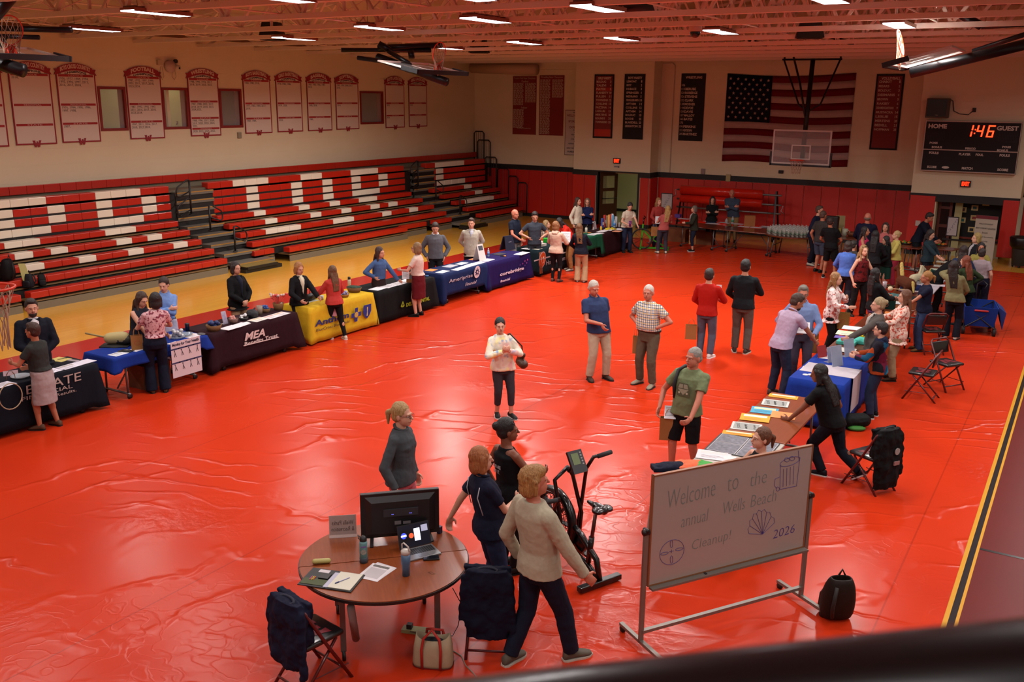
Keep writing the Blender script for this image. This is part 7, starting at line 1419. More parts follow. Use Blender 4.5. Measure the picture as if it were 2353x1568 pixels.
MB().tube([(-.05, .5, .3), (-.05, .55, .95), (.06, .6, 1.02), (.15, .55, .95), (.1, .5, .85)], .014).build('pull_handle', BLACK, t, True); MB().cap((-.12, -.5, .55), (.12, -.5, .55), .02, .02).build('red_strap', mat('a01c1c', .6), t, True)
t = empty('trash_barrel', (-1.6, 32.35, 0), 0, 'grey trash barrel with a black bag over its rim, by the right wall', 'trash can'); MB().lathe([(.22, .06), (.29, .85), (.31, .88)], n=24).build('barrel', mat('35343a', .6), t, True); o_ = MB().lathe([(.25, .55), (.34, .66), (.36, .9), (.34, .93), (.28, .9), (.2, .6)], n=24).build('bag', mat('0c0a0a', .35), t, True)
for a in range(4): MB().cyl((.18*math.cos(a*1.57), .18*math.sin(a*1.57)-.02, .03), (.18*math.cos(a*1.57), .18*math.sin(a*1.57)+.02, .03), .03).build('caster', BLACK, t, True)
p0 = hit(2252, 495, 1, 31.6); p1 = hit(2286, 500, 1, 31.6)
t = empty('standing_banner', ((p0.x+p1.x)/2, 31.6, 0), math.radians(-12), 'tall white pull-up banner with small black print', 'banner'); bw_ = .62; MB().box(-bw_/2, bw_/2, -.02, 0, .05, p0.z).build('panel', mat('a8a08e', .7), t); MB().box(-bw_/2, bw_/2, -.024, -.02, p0.z-.1, p0.z).build('top_band', mat('6a1420', .6), t); MB().box(-bw_/2-.02, bw_/2+.02, -.1, .1, 0, .06).build('base', STEEL, t)
for k_, (s_, ww) in enumerate((('WELLS-OGUNQUIT', .4), ('ADULT COMMUNITY EDUCATION', .56), ('Enrich', .15), ('education for the community', .5), ('learning', .2), ('language', .2), ('computers', .22), ('fitness', .16))): text(s_, frame((0, -.026, p0.z-.25-.13*k_), (1, 0, 0), (0, 0, 1)), .05, INK, t, width=ww, height=.045)
def easel(u0, v0, u1, v1, y, label, txt='', w_=.5, h_=.75, foot=True):
 a = hit(u0, v0, 1, y); b = hit(u1, v1, 1, y); x = (a.x+b.x)/2; zt = (a.z+hit(u1, v0, 1, y).z)/2; w_ = abs(b.x-a.x); zb = b.z; t = empty('easel_board', (x, y, 0), 0, label, 'whiteboard')
 MB().box(-w_/2, w_/2, -.02, .0, zb, zt).build('frame', mat('101018', .5), t, bevel=.01); MB().box(-w_/2+.03, w_/2-.03, -.024, -.02, zb+.03, zt-.03).build('white_panel', mat('a8a0a0', .4), t)
 if txt: text(txt, frame((0, -.026, (zb+zt)/2), (.35, 0, .7), (-.7, 0, .35)), .1, mat('7a7478', .6), t, width=h_*.7, height=.09)
 MB().cyl((0, .02, .03), (0, .02, zt-.1), .016).box(-.25, .25, -.2, .2, 0, .025).build('stand', mat('101018', .5), t)
easel(2178, 498, 2199, 544, 32.2, 'small whiteboard on a black pole stand in front of the display board', 'Gym')
easel(1520, 444, 1545, 482, 33.0, 'small framed whiteboard standing behind the red sweater woman', 'WELLS')
def rtable(u0, v0, u1, v1, dep, label, top=woodt):
 a, b = fl(u0, v0, .74), fl(u1, v1, .74); L_ = (b-a).length; ang = math.atan2(b.y-a.y, b.x-a.x); m = (a+b)/2; n = Vector((-math.sin(ang), math.cos(ang), 0))*dep/2; c = m+n
 t = folding_table(c.x-L_/2, c.x+L_/2, c.y-dep/2, c.y+dep/2, label, top=top, rz=ang); return t
rtable(1551, 516, 1650, 527, .98, 'left of the two long brown tables below the mat rolls'); rtable(1652, 527, 1782, 539, .98, 'right of the two long brown tables below the mat rolls')
rtable(1920, 548, 1992, 553, .7, 'brown food table behind the crowd under the far wall'); rtable(2062, 567, 2112, 572, .7, 'brown table with vegetable trays left of the display opening'); rtable(2146, 571, 2188, 576, .6, 'brown side table with a vegetable tray in front of the display board')
for (u, v, rz, lb) in ((1572, 503, -5, 'white sheet nearest the left end of the long brown tables'), (1632, 509, -5, 'white sheet in front of the black clad woman, rear'), (1638, 514, -5, 'white sheet in front of the black clad woman, front'), (1665, 512, -5, 'white sheet before the bald hoodie man'), (1696, 515, -5, 'white sheet left of the brown box'), (1711, 521, -5, 'white sheet in front of the brown box'), (1737, 523, -5, 'white sheet right of the brown box, front'), (1762, 521, -5, 'white sheet at the right end of the long brown tables')): sheet(put(u, v, .742), math.radians(rz), .42, .28, col='b8acb0', label=lb, n=2)
t = empty('cardboard_box', put(1722, 520, .742), .3, 'small brown box on the long brown table', 'box'); MB().box(-.18, .18, -.15, .15, 0, .36).build('carton', mat('8a4e20', .8), t, bevel=.005)
bottle(1669, 513, 'clear glass on the long table before the bald hoodie man', 'a0a8a8', 'a8a8a8', .16, .05, z=.742); bottle(1683, 514, 'clear bottle with a green label on the long table', 'a8b0b0', 'c0c0c0', .24, .05, z=.742, lab='3a7a5a')
t = empty('purple_box', put(1558, 500, .742), 0, 'small purple box at the left end of the long brown tables', 'box'); MB().box(-.1, .1, -.08, .08, 0, .12).build('box', mat('4a2a7a', .5), t)
for (x_, y_, lb) in ((-12.3, 31.3, 'brown cardboard box under the left long table'), (-11.3, 31.2, 'brown cardboard box under the middle of the long tables')): t = empty('cardboard_box', (x_, y_, 0), .1, lb, 'box'); MB().box(-.35, .35, -.25, .25, 0, .45).build('carton', mat('6a3a1a', .85), t)
c = fl(1822, 541, .72); c = Vector((c.x, c.y+.25, 0)); t = empty('round_table', c, 0, 'round folding table crowded with water bottles by the far wall', 'table'); MB().lathe([(.95, .70), (.95, .735), (.0, .735)], n=36).build('tabletop', woodt, t)
for s in (1, -1): lg = MB().tube([(s*.6, -.5, .1), (s*.5, -.45, .7)], .018).tube([(s*.6, .5, .1), (s*.5, .45, .7)], .018).tube([(s*.56, -.5, .38), (s*.56, .5, .38)], .014).build('leg_frame', steelg, t, True); [MB().cyl((s*.6-.015, y, .06), (s*.6+.015, y, .06), .06).build('caster', BLACK, lg, True) for y in (-.5, .5)]
first = None; n_ = 0
for i in range(-6, 7):
 for j in range(-6, 7):
  x, y = i*.135+(.0675 if j % 2 else 0), j*.125
  if x*x+y*y < .87**2:
   if first is None: first = bottle(0, 0, 'clear water bottle in the crowd of bottles on the round table', 'a8a49c', 'b8b8b8', .21, .034, p=c+Vector((x, y, .737)), group='water bottles on the round table', lab='6a7a6a')
   else: o = copy_tree(first); o.location = c+Vector((x, y, .737))
t = empty('speaker_cabinet', fl(1913, 552, .74), 0, 'tall black upright case behind the food table', 'case'); t.location = (hit(1913, 500, 1, 30.6).x, 30.6, 0); MB().box(-.2, .2, -.12, .12, 0, 1.35).build('cabinet', mat('0e0c0c', .5), t, bevel=.03)
t = empty('pizza_box', put(1928, 536, .742), .2, 'open tan food box with its lid up on the food table', 'box'); MB().box(-.16, .16, -.16, .16, 0, .05).prism([(-.16, 0), (.16, 0), (.14, .5), (-.14, .5)], frame((0, .16, .05), (1, 0, 0), (0, .3, 1)), .01).build('carton', mat('8a7a50', .8), t)
t = empty('yellow_stack', put(1924, 540, .742), 0, 'stack of yellow paper goods on the food table', 'stack'); MB().box(-.11, .11, -.1, .1, 0, .22).build('stack', mat('b0a050', .7), t, bevel=.02)
t = empty('pitcher', put(1941, 542, .742), 0, 'white pitcher on the food table', 'pitcher'); MB().lathe([(.07, 0), (.09, .22), (.085, .22), (.065, .02)]).build('body', mat('a8a890', .5), t, True); MB().tube([(.09, 0, .18), (.15, 0, .14), (.08, 0, .05)], .01).build('handle', mat('a8a890', .5), t)
t = empty('wooden_bowl', put(1956, 543, .742), 0, 'brown bowl on the food table', 'bowl'); MB().lathe([(.1, 0), (.17, .13), (.15, .13), (.09, .02)]).build('bowl', mat('6a3414', .6), t, True)
bottle(1936, 541, 'small clear bottle beside the white pitcher', 'a8a0a8', 'a89890', .26, .035, z=.742)
for (u, v, lb) in ((2085, 560, 'round tray of cut vegetables on the left tray table'), (2162, 564, 'round tray of carrots and greens before the display board'), (2072, 558, 'small dish of greens on the left tray table')):
 t = empty('vegetable_tray', put(u, v, .742), 0, lb, 'food tray'); MB().lathe([(.2, 0), (.22, .03), (.2, .03), (.18, .01)]).build('tray', mat('14100c', .4), t, True)
 for k_ in range(6): MB().ell((.11*math.cos(k_*1.05), .11*math.sin(k_*1.05), .04), (.05, .05, .035), None, 8, 6).build('vegetables', mat(('b84a18', '4a7a24', 'b03a1c', 'a8a080', '5a8a30', 'c87a20')[k_], .7), t, True)
a, b = hit(1565, 440, 1, 33.4), hit(1790, 455, 1, 33.4); t = empty('mat_cart', ((a.x+b.x)/2, 33.45, 0), 0, 'black storage cart of steel poles with two rolls of red vinyl', 'storage cart'); hw_ = (b.x-a.x)/2
vin = mat('cc2414', .3, kind='mottle', col2='bc1c10', scale=3, coat=.3)
for z, rr_ in ((1.62, .17), (1.30, .15)):
 MB().cyl((-hw_+.05, -.15, z), (hw_-.55, -.15, z), rr_, n=24).build('vinyl_roll', vin, t, True)
for z in (1.62, 1.28, .98, .45): MB().cyl((-hw_-.1, -.15, z), (hw_+.12, -.15, z), .035).build('steel_pole', STEEL, t, True)
MB().cyl((-hw_+.1, -.15, .42), (hw_-.5, -.15, .42), .11, n=20).build('lower_vinyl_roll', vin, t, True)
for s in (1, -1):
 MB().bar((s*hw_, -.42, .1), (s*(hw_-.1), -.1, 1.75), .05, .04).bar((s*hw_, .25, .1), (s*(hw_-.1), .0, 1.75), .05, .04).bar((s*hw_, -.5, .12), (s*hw_, .35, .12), .06, .05).build('end_frame', metal_b, t)
 for y in (-.42, .3): MB().cyl((s*hw_-.03, y, .1), (s*hw_+.03, y, .1), .1, n=16).build('wheel', BLACK, t, True)
 MB().tube([(s*(hw_+.12), -.15, 1.62 if s < 0 else 1.28), (s*(hw_+.2), -.15, 1.60 if s < 0 else 1.26), (s*(hw_+.14), -.18, 1.42 if s < 0 else 1.08), (s*(hw_+.26), -.2, 1.34 if s < 0 else 1.0)], .014).build('crank', STEEL, t, True)
g = mat('3a9a1c', .35); p = fl(1503, 574); t = empty('exercise_bike', p, math.radians(200), 'bright green stationary bike with a tall front wheel', 'exercise bike')
MB().bar((-.45, -.28, .05), (-.45, .28, .05), .06, .06).bar((.45, -.25, .05), (.45, .25, .05), .06, .06).bar((.45, 0, .05), (.40, 0, .85), .06, .05).bar((-.45, 0, .06), (.45, 0, .06), .05, .05).bar((.1, 0, .35), (-.38, 0, .80), .06, .05).bar((.1, 0, .35), (.42, 0, .68), .06, .05).bar((.1, 0, .35), (-.45, 0, .08), .05, .04).build('frame', g, t)
wl = MB().tube([(.42+.33*math.cos(x), .07, .36+.33*math.sin(x)) for x in [i*math.pi/16 for i in range(32)]], .024, 8, True)
for k_ in range(10): wl.cyl((.42, .07, .36), (.42+.32*math.cos(k_*.63), .07, .36+.32*math.sin(k_*.63)), .004, n=4)
wl.build('wheel', mat('1c1a1c', .6), t, True); MB().tube([(.40, -.26, 1.08), (.34, -.2, 1.05), (.38, 0, 1.0), (.34, .2, 1.05), (.40, .26, 1.08)], .016).cyl((.40, 0, .8), (.38, 0, 1.02), .02).build('handlebar', metal_b, t, True)
MB().ell((-.36, 0, .90), (.13, .08, .04)).cyl((-.36, 0, .75), (-.36, 0, .9), .016).build('saddle', mat('111111', .5), t, True); MB().cyl((.1, -.02, .35), (.1, .02, .35), .09).bar((.1, .05, .35), (.2, .05, .23), .02, .02).bar((.1, -.05, .35), (0, -.05, .47), .02, .02).build('crankset', STEEL, t)
for s, q_ in ((1, (.2, .23)), (-1, (0, .47))): MB().cb((q_[0], s*.1, q_[1]), (.1, .08, .02)).build('pedal', BLACK, t)
def pack(p, rz, col, label, s=1.0, lean=0, strap=True, name='backpack'):
 t = empty(name, p, rz, label, 'backpack'); sq = lambda a, e=.7: (math.copysign(abs(math.cos(a))**e, math.cos(a)), math.copysign(abs(math.sin(a))**e, math.sin(a)))
 rr2 = [[(sq(a)[0]*rx*s, (sq(a)[1]*ry+lean*.22*z)*s, z*s) for a in [2*math.pi*i/20 for i in range(20)]] for rx, ry, z in ((.13, .09, 0), (.16, .12, .06), (.165, .125, .22), (.14, .10, .38), (.10, .06, .46), (.085, .045, .455), (.1, .06, .34))]
 o_ = MB().loft(rr2).build('body', mat(col, .6, kind='cloth', scale=20, bump=.2), t, True); dm = o_.modifiers.new('subsurf', 'SUBSURF'); dm.levels = dm.render_levels = 1
 MB().ell((0, (.22*.36*lean)*s, .37*s), (.09*s, .05*s, .02*s)).build('dark_inside', mat('050405', .8), t, True)
 o_ = MB().loft([[(sq(a)[0]*rx*s, (sq(a)[1]*.05-.12+lean*.22*z)*s, z*s) for a in [2*math.pi*i/16 for i in range(16)]] for rx, z in ((.10, .03), (.13, .07), (.13, .20), (.10, .25))]).build('front_pocket', mat(col, .5, kind='cloth', scale=20, bump=.3), t, True)
 if strap: MB().tube([(.08*s, .12*s, .06), (.12*s, .2*s, .2*s), (.08*s, .16*s, .4*s)], .018, 6).tube([(-.03*s, .06, .48*s), (0, .06, .54*s), (.03*s, .06, .48*s)], .01, 6).build('strap', mat('120e0c', .7), t, True)
 return t
pack(fl(1918, 1418), math.radians(215), '221a16', 'dark brown open backpack standing right of the whiteboard', 1.0, .6)
p = Vector((-20.95, hit(20, 640, 0, -20.95).y, .66)); t = pack(p, math.radians(-60), '0e0c10', 'black backpack with coloured patches on the bleachers at the left edge', 1.1); MB().cyl((.02, -.17, .30), (.02, -.19, .30), .05).build('blue_patch', mat('1c5a7a', .5), t); MB().box(-.08, .08, -.20, -.17, .12, .2).build('striped_patch', mat('8a3a5a', .6, kind='mottle', col2='1c6a6a', scale=30), t)
o = MB().add([(0, 0, 0), (0, .16, -.02), (.02, .28, -.5), (.0, .2, -.62), (.01, .06, -.4), (-.01, 0, 0), (-.01, .16, -.02), (.01, .28, -.5), (-.01, .2, -.62), (0, .06, -.4)], [(0, 4, 3, 2, 1), (5, 6, 7, 8, 9), (0, 1, 6, 5), (1, 2, 7, 6), (2, 3, 8, 7), (3, 4, 9, 8), (4, 0, 5, 9)]).build('towel', mat('a8a468', .8)); o.location = (-20.76, p.y+.15, 1.05); tag(o, 'pale yellow cloth hanging over the seat beside the black backpack', 'towel')
t = pack(Vector((-20.75, hit(66, 655, 0, -20.75).y, .45)), .4, '1c1e24', 'dark grey bag in the gap at the bleachers left end', .75, 0, True, 'gym_bag'); t = pack(Vector((-20.75, hit(98, 660, 0, -20.75).y, .45)), 1.2, '0c0c0e', 'black soft bag lying beside the dark grey one', .6, 1, True, 'gym_bag')
p = fl(1963, 985); t = empty('duffel_bag', p, .5, 'black and green bag on the floor beneath the blue cloth corner', 'bag'); o_ = MB().cap((-.12, 0, .12), (.12, 0, .14), .12, .11).build('body', mat('101214', .7, kind='cloth', scale=20), t, True); remesh(o_, .012, 1, disp=.03); o_ = MB().ell((0, -.1, .04), (.14, .08, .04)).build('green_panel', mat('2a6a1c', .7), t, True)
# =================================================== FOREGROUND
frm = mat('4e0d10', .35, coat=.3); vin2 = mat('121012', .35, coat=.3)
def chair(c, heading, label, jacket=None, jlabel=None, jcol='0d0e16'):
 rz = heading-math.pi/2; t = empty('folding_chair', (c[0], c[1], 0), rz, label, 'chair', 'black and maroon folding chairs')
 u = MB()
 u.tube([(s_*.215 if False else -.215, .25, .0) for s_ in (1,)]+[(-.205, .02, .40), (-.205, -.20, .80), (-.15, -.225, .84), (.15, -.225, .84), (.205, -.20, .80), (.205, .02, .40), (.215, .25, .0)], .016, 8)
 u.build('front_frame', frm, t, True)
 for s in (1, -1): MB().tube([(s*.175, .13, .43), (s*.185, -.27, .0)], .014, 8).build('rear_leg', frm, t, True); MB().cyl((s*.21, .22, .15), (s*.185, -.13, .15), .006, n=6).build('hinge_bar', frm, t)
 MB().cyl((-.2, .20, .10), (.2, .20, .10), .011).cyl((-.18, -.22, .07), (.18, -.22, .07), .011).build('cross_bar', frm, t, True)
 MB().box(-.20, .20, -.20, .20, .435, .485).build('seat', vin2, t, True, bevel=.02)
 e = .15; wp = [(-1, .8), (-.35, .8), (-.38, .45), (-.25, -.05), (-.1, .3), (-.1, .6), (.25, .6), (.3, -.05), (.5, .4), (.45, .8), (1, .8), (.85, .45), (.55, -.8), (.2, -.8), (0, -.1), (-.2, -.85), (-.55, -.8), (-.85, .4)]
 MB().prism([(x*e, y*e*.85) for x, y in wp], frame((0, 0, .487), (1, 0, 0), (0, 1, 0)), .002).build('seat_emblem', mat('6a1420', .5), t)
 MB().add([(-.19, -.145, .60), (.19, -.145, .60), (.19, -.185, .80), (-.19, -.185, .80), (-.19, -.175, .60), (.19, -.175, .60), (.19, -.215, .80), (-.19, -.215, .80)], [(0, 1, 2, 3), (7, 6, 5, 4), (0, 4, 5, 1), (1, 5, 6, 2), (2, 6, 7, 3), (3, 7, 4, 0)]).build('backrest', vin2, t, True, bevel=.01)
 if jacket:
  j = empty('jacket', (c[0], c[1], 0), rz, jlabel, 'jacket'); q = MB()
  q.loft([[(x, y, z) for x, y in ((-w_, y0), (-w_*.5, y0-.03), (w_*.5, y0-.03), (w_, y0), (w_, y1), (w_*.5, y1+.02), (-w_*.5, y1+.02), (-w_, y1))] for z, w_, y0, y1 in ((.14+jacket, .17, -.28, -.20), (.35, .20, -.29, -.20), (.62, .215, -.27, -.15), (.79, .215, -.265, -.16), (.87, .17, -.25, -.20))])
  q.cap((.19, -.24, .79), (.235, -.26, .26), .042, .034, 10); q.cap((-.19, -.24, .79), (-.23, -.25, .40), .042, .034, 10); q.loft([[(x, y, z) for x, y in ((-.2, -.16), (.2, -.16), (.2, -.12), (-.2, -.12))] for z in (.5, .86)])
  o_ = q.build('body', mat(jcol, .85, kind='cloth', scale=30, bump=.2), j, True); remesh(o_, .010, 3, disp=.06, tscale=.13)
  q = MB().tube([(.09*math.cos(a), -.225+.03*math.sin(a), .865+.012*math.sin(a)) for a in [i*math.pi/8 for i in range(16)]], .012, 6, True); q.build('collar', mat(jcol, .8), j, True); return t, j
 return t, None
pi = math.pi
a, b = fl(808, 1556), fl(652, 1432, .82); hd = math.atan2(a.y-b.y, a.x-b.x);
h1 = Vector((math.cos(hd), math.sin(hd), 0)); sd = Vector((-h1.y, h1.x, 0)); c = a-h1*.25+sd*.21
chair(c, hd, 'folding chair at the lower left with a W emblem on its seat', .15, 'navy hooded jacket over the lower left folding chair', '11142a')
k, j = chair((-4.13, 6.42), math.radians(118), 'folding chair between the round table and the beige top man', .1, 'navy jacket with a white lined collar on the chair by the table', '0d1024'); MB().tube([(.075*math.cos(a), -.155+.01*math.sin(a), .80+.055*math.sin(a)) for a in [i*math.pi/8 for i in range(16)]], .008, 6, True).build('white_lining', mat('a8a4ac', .7), j)
k, j = chair((-1.95, 12.12), math.radians(152), 'folding chair turned to the wooden flyer table', -.05, 'black fleece jacket with a white badge on the right hand chair', '0b0b0e'); p_ = MB(); p_.cyl((.08, -.305, .58), (.08, -.315, .58), .045, n=18).build('round_badge', mat('8a8a88', .6), j); MB().box(.03, .13, -.325, -.31, .40, .45).build('patch', mat('8a6a68', .6), j)
chair((-2.0, 16.55), math.radians(178), 'nearer of the pair of empty folding chairs on the right, seen from its side'); chair((-1.75, 17.42), math.radians(-35), 'farther empty folding chair of the pair, facing forward'); chair((-2.35, 19.9), math.radians(120), 'folding chair half hidden behind the navy t-shirt woman')
chair(P66['G'], P66['rz']+pi/2, 'folding chair under the auburn ponytail woman behind the whiteboard'); chair(P15['G'], P15['rz']+pi/2, 'folding chair under the seated polka dot woman')
TC = Vector((-5.07, 6.10, 0)); R_ = .765; sa = math.atan2(6.69-5.58, -4.53+5.62)
cherry = mat('8c4824', .22, kind='wood', col2='6e3215', coat=.5)
t = empty('round_table', TC, sa, 'round cherry wood table split in two halves, with folding legs', 'table')
for s in (1, -1):
 pts = [(R_*math.cos(a), s*(.006+R_*math.sin(a))) for a in [math.pi*i/28 for i in range(29)]][::s]; half = MB().prism(pts, Matrix.Translation((0, 0, .712)), .028).build('tabletop_half', cherry, t)
 MB().prism([(x*1.012, y*1.012 if abs(y) > .01 else y) for x, y in pts], Matrix.Translation((0, 0, .706)), .026).build('edge_band', mat('120c0a', .5), half)
for s in (1, -1):
 lg = MB().bar((s*.42, -.4, .09), (s*.42, -.4, .71), .05, .03).bar((s*.42, .4, .09), (s*.42, .4, .71), .05, .03).bar((s*.42, -.4, .5), (s*.42, .4, .5), .03, .03).build('leg_frame', mat('6e6866', .4, .6), t)
 for y in (-.4, .4): MB().cyl((s*.42-.015, y, .05), (s*.42+.015, y, .05), .05, n=16).build('caster', BLACK, lg, True)
t = empty('paper_roll', fl(818, 1468), 0, 'grey cardboard tube leaning under the round table', 'tube'); e_ = Vector((.0, .02, 0)); q0 = fl(806, 1400, .6)-fl(818, 1468, .12); t.location = fl(818, 1468, .10); MB().cyl((0, 0, 0), (q0.x, q0.y, .5), .035, n=18).build('tube', mat('8a7a78', .7), t, True)
Z = .742; A2 = lambda u, v, z=Z: fl(u, v, z)
bl, br = A2(830, 1236, .80), A2(1009, 1219, .80); ang = math.atan2(br.y-bl.y, br.x-bl.x); W_ = (br-bl).length;
t = empty('television', ((bl.x+br.x)/2, (bl.y+br.y)/2, Z), ang, 'black flat television seen from behind on the round table', 'television'); Ht = .48
top_z = lambda: 0
for _z in [x*.01 for x in range(90, 160)]:
 if proj((bl.x, bl.y, _z))[1] < 1136: Ht = _z-.80; break
MB().box(-W_/2, W_/2, -.02, .03, .05, .05+Ht).build('bezel', mat('0c0b0e', .35), t, bevel=.006)
MB().add([(-W_/2+.04, -.02, .08), (W_/2-.04, -.02, .08), (W_/2-.04, -.02, Ht+.02), (-W_/2+.04, -.02, Ht+.02), (-W_/2+.1, -.06, .11), (W_/2-.1, -.06, .11), (W_/2-.1, -.06, Ht-.03), (-W_/2+.1, -.06, Ht-.03)], [(0, 3, 2, 1), (4, 5, 6, 7), (0, 1, 5, 4), (1, 2, 6, 5), (2, 3, 7, 6), (3, 0, 4, 7)]).build('rear_cover', mat('131216', .45), t)
MB().box(-W_*.22, W_*.22, -.075, -.06, Ht*.62, Ht*.78).build('vent_strip', mat('2a2a30', .4), t); MB().box(-.06, -.0, -.064, -.06, Ht*.42, Ht*.5).box(.02, .09, -.064, -.06, Ht*.42, Ht*.48).build('rating_label', mat('6a6468', .6), t)
for s in (-1, 1): MB().cb((s*.085, -.077, Ht*.67), (.006, .004, .005)).cb((s*.085+.012, -.077, Ht*.67), (.005, .004, .005)).build('indicator', mat('6a70ff', .4, emit=1.5), t); MB().bar((s*W_*.36, .0, .06), (s*W_*.36+s*.02, -.12, .008), .03, .015).bar((s*W_*.36, 0, .06), (s*W_*.36, .1, .008), .03, .015).build('foot', BLACK, t)
lf, lb2 = A2(1006, 1282), A2(932, 1298); l0 = A2(925, 1258)
t = empty('laptop', A2(967, 1272), math.atan2((A2(1003, 1262)-A2(927, 1280)).y, (A2(1003, 1262)-A2(927, 1280)).x), 'open silver laptop showing a volleyball picture', 'laptop')
MB().box(-.16, .16, -.11, .11, 0, .016).build('base', mat('8a8a8c', .35, .6), t, bevel=.004)
kb = MB()
for i in range(13):
 for j2 in range(5): kb.box(-.14+i*.0218, -.14+i*.0218+.018, -.02+j2*.022, -.02+j2*.022+.018, .016, .018)
kb.build('keyboard', mat('17171a', .5), t); MB().box(-.05, .05, -.095, -.035, .016, .0168).build('trackpad', mat('7a7a7e', .3, .5), t)
fs = frame((0, .115, .016), (1, 0, 0), (0, .33, .94)); sc = MB().prism([(-.16, 0), (.16, 0), (.16, .22), (-.16, .22)], fs, -.008).build('lid', mat('1c1c20', .4), t)
q = lambda x0, x1, y0, y1, m_, n_, d=.0008: MB().prism([(x0, y0), (x1, y0), (x1, y1), (x0, y1)], fs @ Matrix.Translation((0, 0, d)), .0006).build(n_, m_, sc)
q(-.152, .152, .008, .212, mat('0c0e1c', .3, emit=.6), 'display'); q(-.145, .0, .055, .17, mat('0a0a12', .3, emit=.5), 'picture', .0016); q(.0, .06, .055, .17, mat('c8d0e8', .3, emit=2.2), 'white_pane', .0016); q(.075, .14, .13, .19, mat('8a8aa0', .3, emit=1.2), 'thumbnail', .0016)
for x, y, r_, c_ in ((-.105, .12, .028, '3a4ac8'), (-.03, .11, .024, 'c05030')): MB().prism([(x+r_*math.cos(a), y+r_*math.sin(a)) for a in [i*pi/8 for i in range(16)]], fs @ Matrix.Translation((0, 0, .0024)), .0006).build('ball_picture', mat(c_, .3, emit=1.4), sc)
MB().prism([(-.133, .112), (-.077, .112), (-.078, .128), (-.132, .128)], fs @ Matrix.Translation((0, 0, .0032)), .0006).build('ball_stripe', mat('d8d8e8', .3, emit=1.6), sc)
bl, br = A2(757, 1238), A2(820, 1234); t = empty('acrylic_sign', (bl+br)/2, math.atan2(br.y-bl.y, br.x-bl.x), 'clear standing sign, Wells Parks & Recreation read from behind', 'sign'); w_ = (br-bl).length
MB().box(-w_/2, w_/2, -.003, .003, 0, .235).box(-w_/2, w_/2, 0, .09, 0, .004).build('holder', mat('c8b8b4', .15, alpha=.4), t); MB().box(-w_/2+.004, w_/2-.004, .004, .005, .03, .23).build('sheet', mat('a8938c', .8), t)
m4 = frame((0, -.0045, .16), (-1, 0, 0), (0, 0, 1)); text('Wells Parks', m4, .05, mat('6a5450', .8), t, width=w_*.78, height=.045); text('& Recreation', frame((0, -.0045, .095), (-1, 0, 0), (0, 0, 1)), .05, mat('6a5450', .8), t, width=w_*.82, height=.045)
def flask(u, v, prof, col, label, lid, parts):
 t = empty('water_bottle', A2(u, v), 0, label, 'bottle'); MB().lathe(prof, n=22).build('body', mat(col, .4), t, True); parts(t); return t
def f1(t):
 MB().lathe([(.032, .21), (.034, .225), (.028, .245), (.012, .262)]).tube([(-.03, 0, .235), (-.06, 0, .25), (-.055, 0, .22), (-.03, 0, .215)], .006).build('lid', BLACK, t, True); MB().lathe([(.0375, .0), (.0385, .05), (.037, .052)]).build('boot', mat('3c4650', .5), t, True)
 d_ = (CAM-t.location); a = math.atan2(d_.y, d_.x)-t.rotation_euler.z; MB().prism([(.026*math.cos(x), .026*math.sin(x)) for x in [i*pi/8 for i in range(16)]], frame((.0375*math.cos(a), .0375*math.sin(a), .115), (-math.sin(a), math.cos(a), 0), (0, 0, 1)), .001).build('round_sticker', mat('1c2430', .5, kind='mottle', col2='b8b0a0', scale=120), t); MB().prism([(-.025, -.006), (.025, -.004), (.025, .01), (-.025, .006)], frame((.0375*math.cos(a), .0375*math.sin(a), .165), (-math.sin(a), math.cos(a), 0), (0, 0, 1)), .001).build('purple_sticker', mat('6a4a8a', .5), t)
flask(836, 1292, [(.036, 0), (.037, .19), (.032, .21)], '5a8688', 'teal water bottle with stickers and a black lid', None, f1)
def f2(t): MB().lathe([(.041, .205), (.042, .235), (.036, .245), (.01, .25)]).build('lid', mat('b8b0a8', .3), t, True); MB().tube([(-.038, 0, .23), (-.04, 0, .29), (-.02, 0, .305), (.03, 0, .28), (.04, 0, .235)], .007).build('handle', mat('b0a8a0', .35), t, True)
flask(933, 1322, [(.034, 0), (.035, .09), (.041, .12), (.042, .205)], '3e5a78', 'blue tumbler with a white lid and loop handle', None, f2)
t = empty('phone', A2(991, 1284), math.radians(40), 'black phone lying in front of the laptop', 'phone'); MB().box(-.075, .075, -.04, .04, 0, .014).build('case', mat('0e0e12', .3), t, bevel=.004); MB().box(-.07, .07, -.034, .034, .014, .0145).build('screen', mat('14161c', .05), t)
t = empty('glasses_case', A2(739, 1295), math.radians(40), 'cream glasses case on the round table left side', 'case'); o_ = MB().cap((-.06, 0, .022), (.06, 0, .022), .024, .024, 14).build('shell', mat('a89e5c', .5), t, True)
s1 = sheet(A2(862, 1316), math.radians(8), .216, .279, col='ccc6c8', label='printed flyer headed by a dark picture strip on the round table'); MB().box(-.08, .08, .09, .125, .002, .003).build('headline', mat('2a2624', .7, kind='mottle', col2='8a8480', scale=60), s1); MB().box(-.08, .08, -.1, .07, .0018, .0022).build('text_block', mat('b0aaac', .8), s1); sheet(A2(868, 1314)-Vector((0, 0, .001)), math.radians(2), .216, .279, col='c4bec0', label='second flyer peeking from under the printed one')
t = empty('portfolio', A2(762, 1334), math.radians(17), 'open dark portfolio folder with a notepad', 'folder'); MB().box(-.25, .0, -.155, .155, 0, .008).box(.004, .25, -.155, .155, 0, .008).build('cover', mat('17171a', .6), t); MB().box(-.24, -.02, -.13, -.03, .008, .012).build('olive_pocket', mat('3a4420', .7), t); MB().box(-.17, -.07, .09, .14, .009, .0105).build('card', mat('c0b8bc', .7), t); MB().box(-.12, -.03, -.02, .07, .009, .02).build('black_wallet', mat('0c0b0c', .5), t)
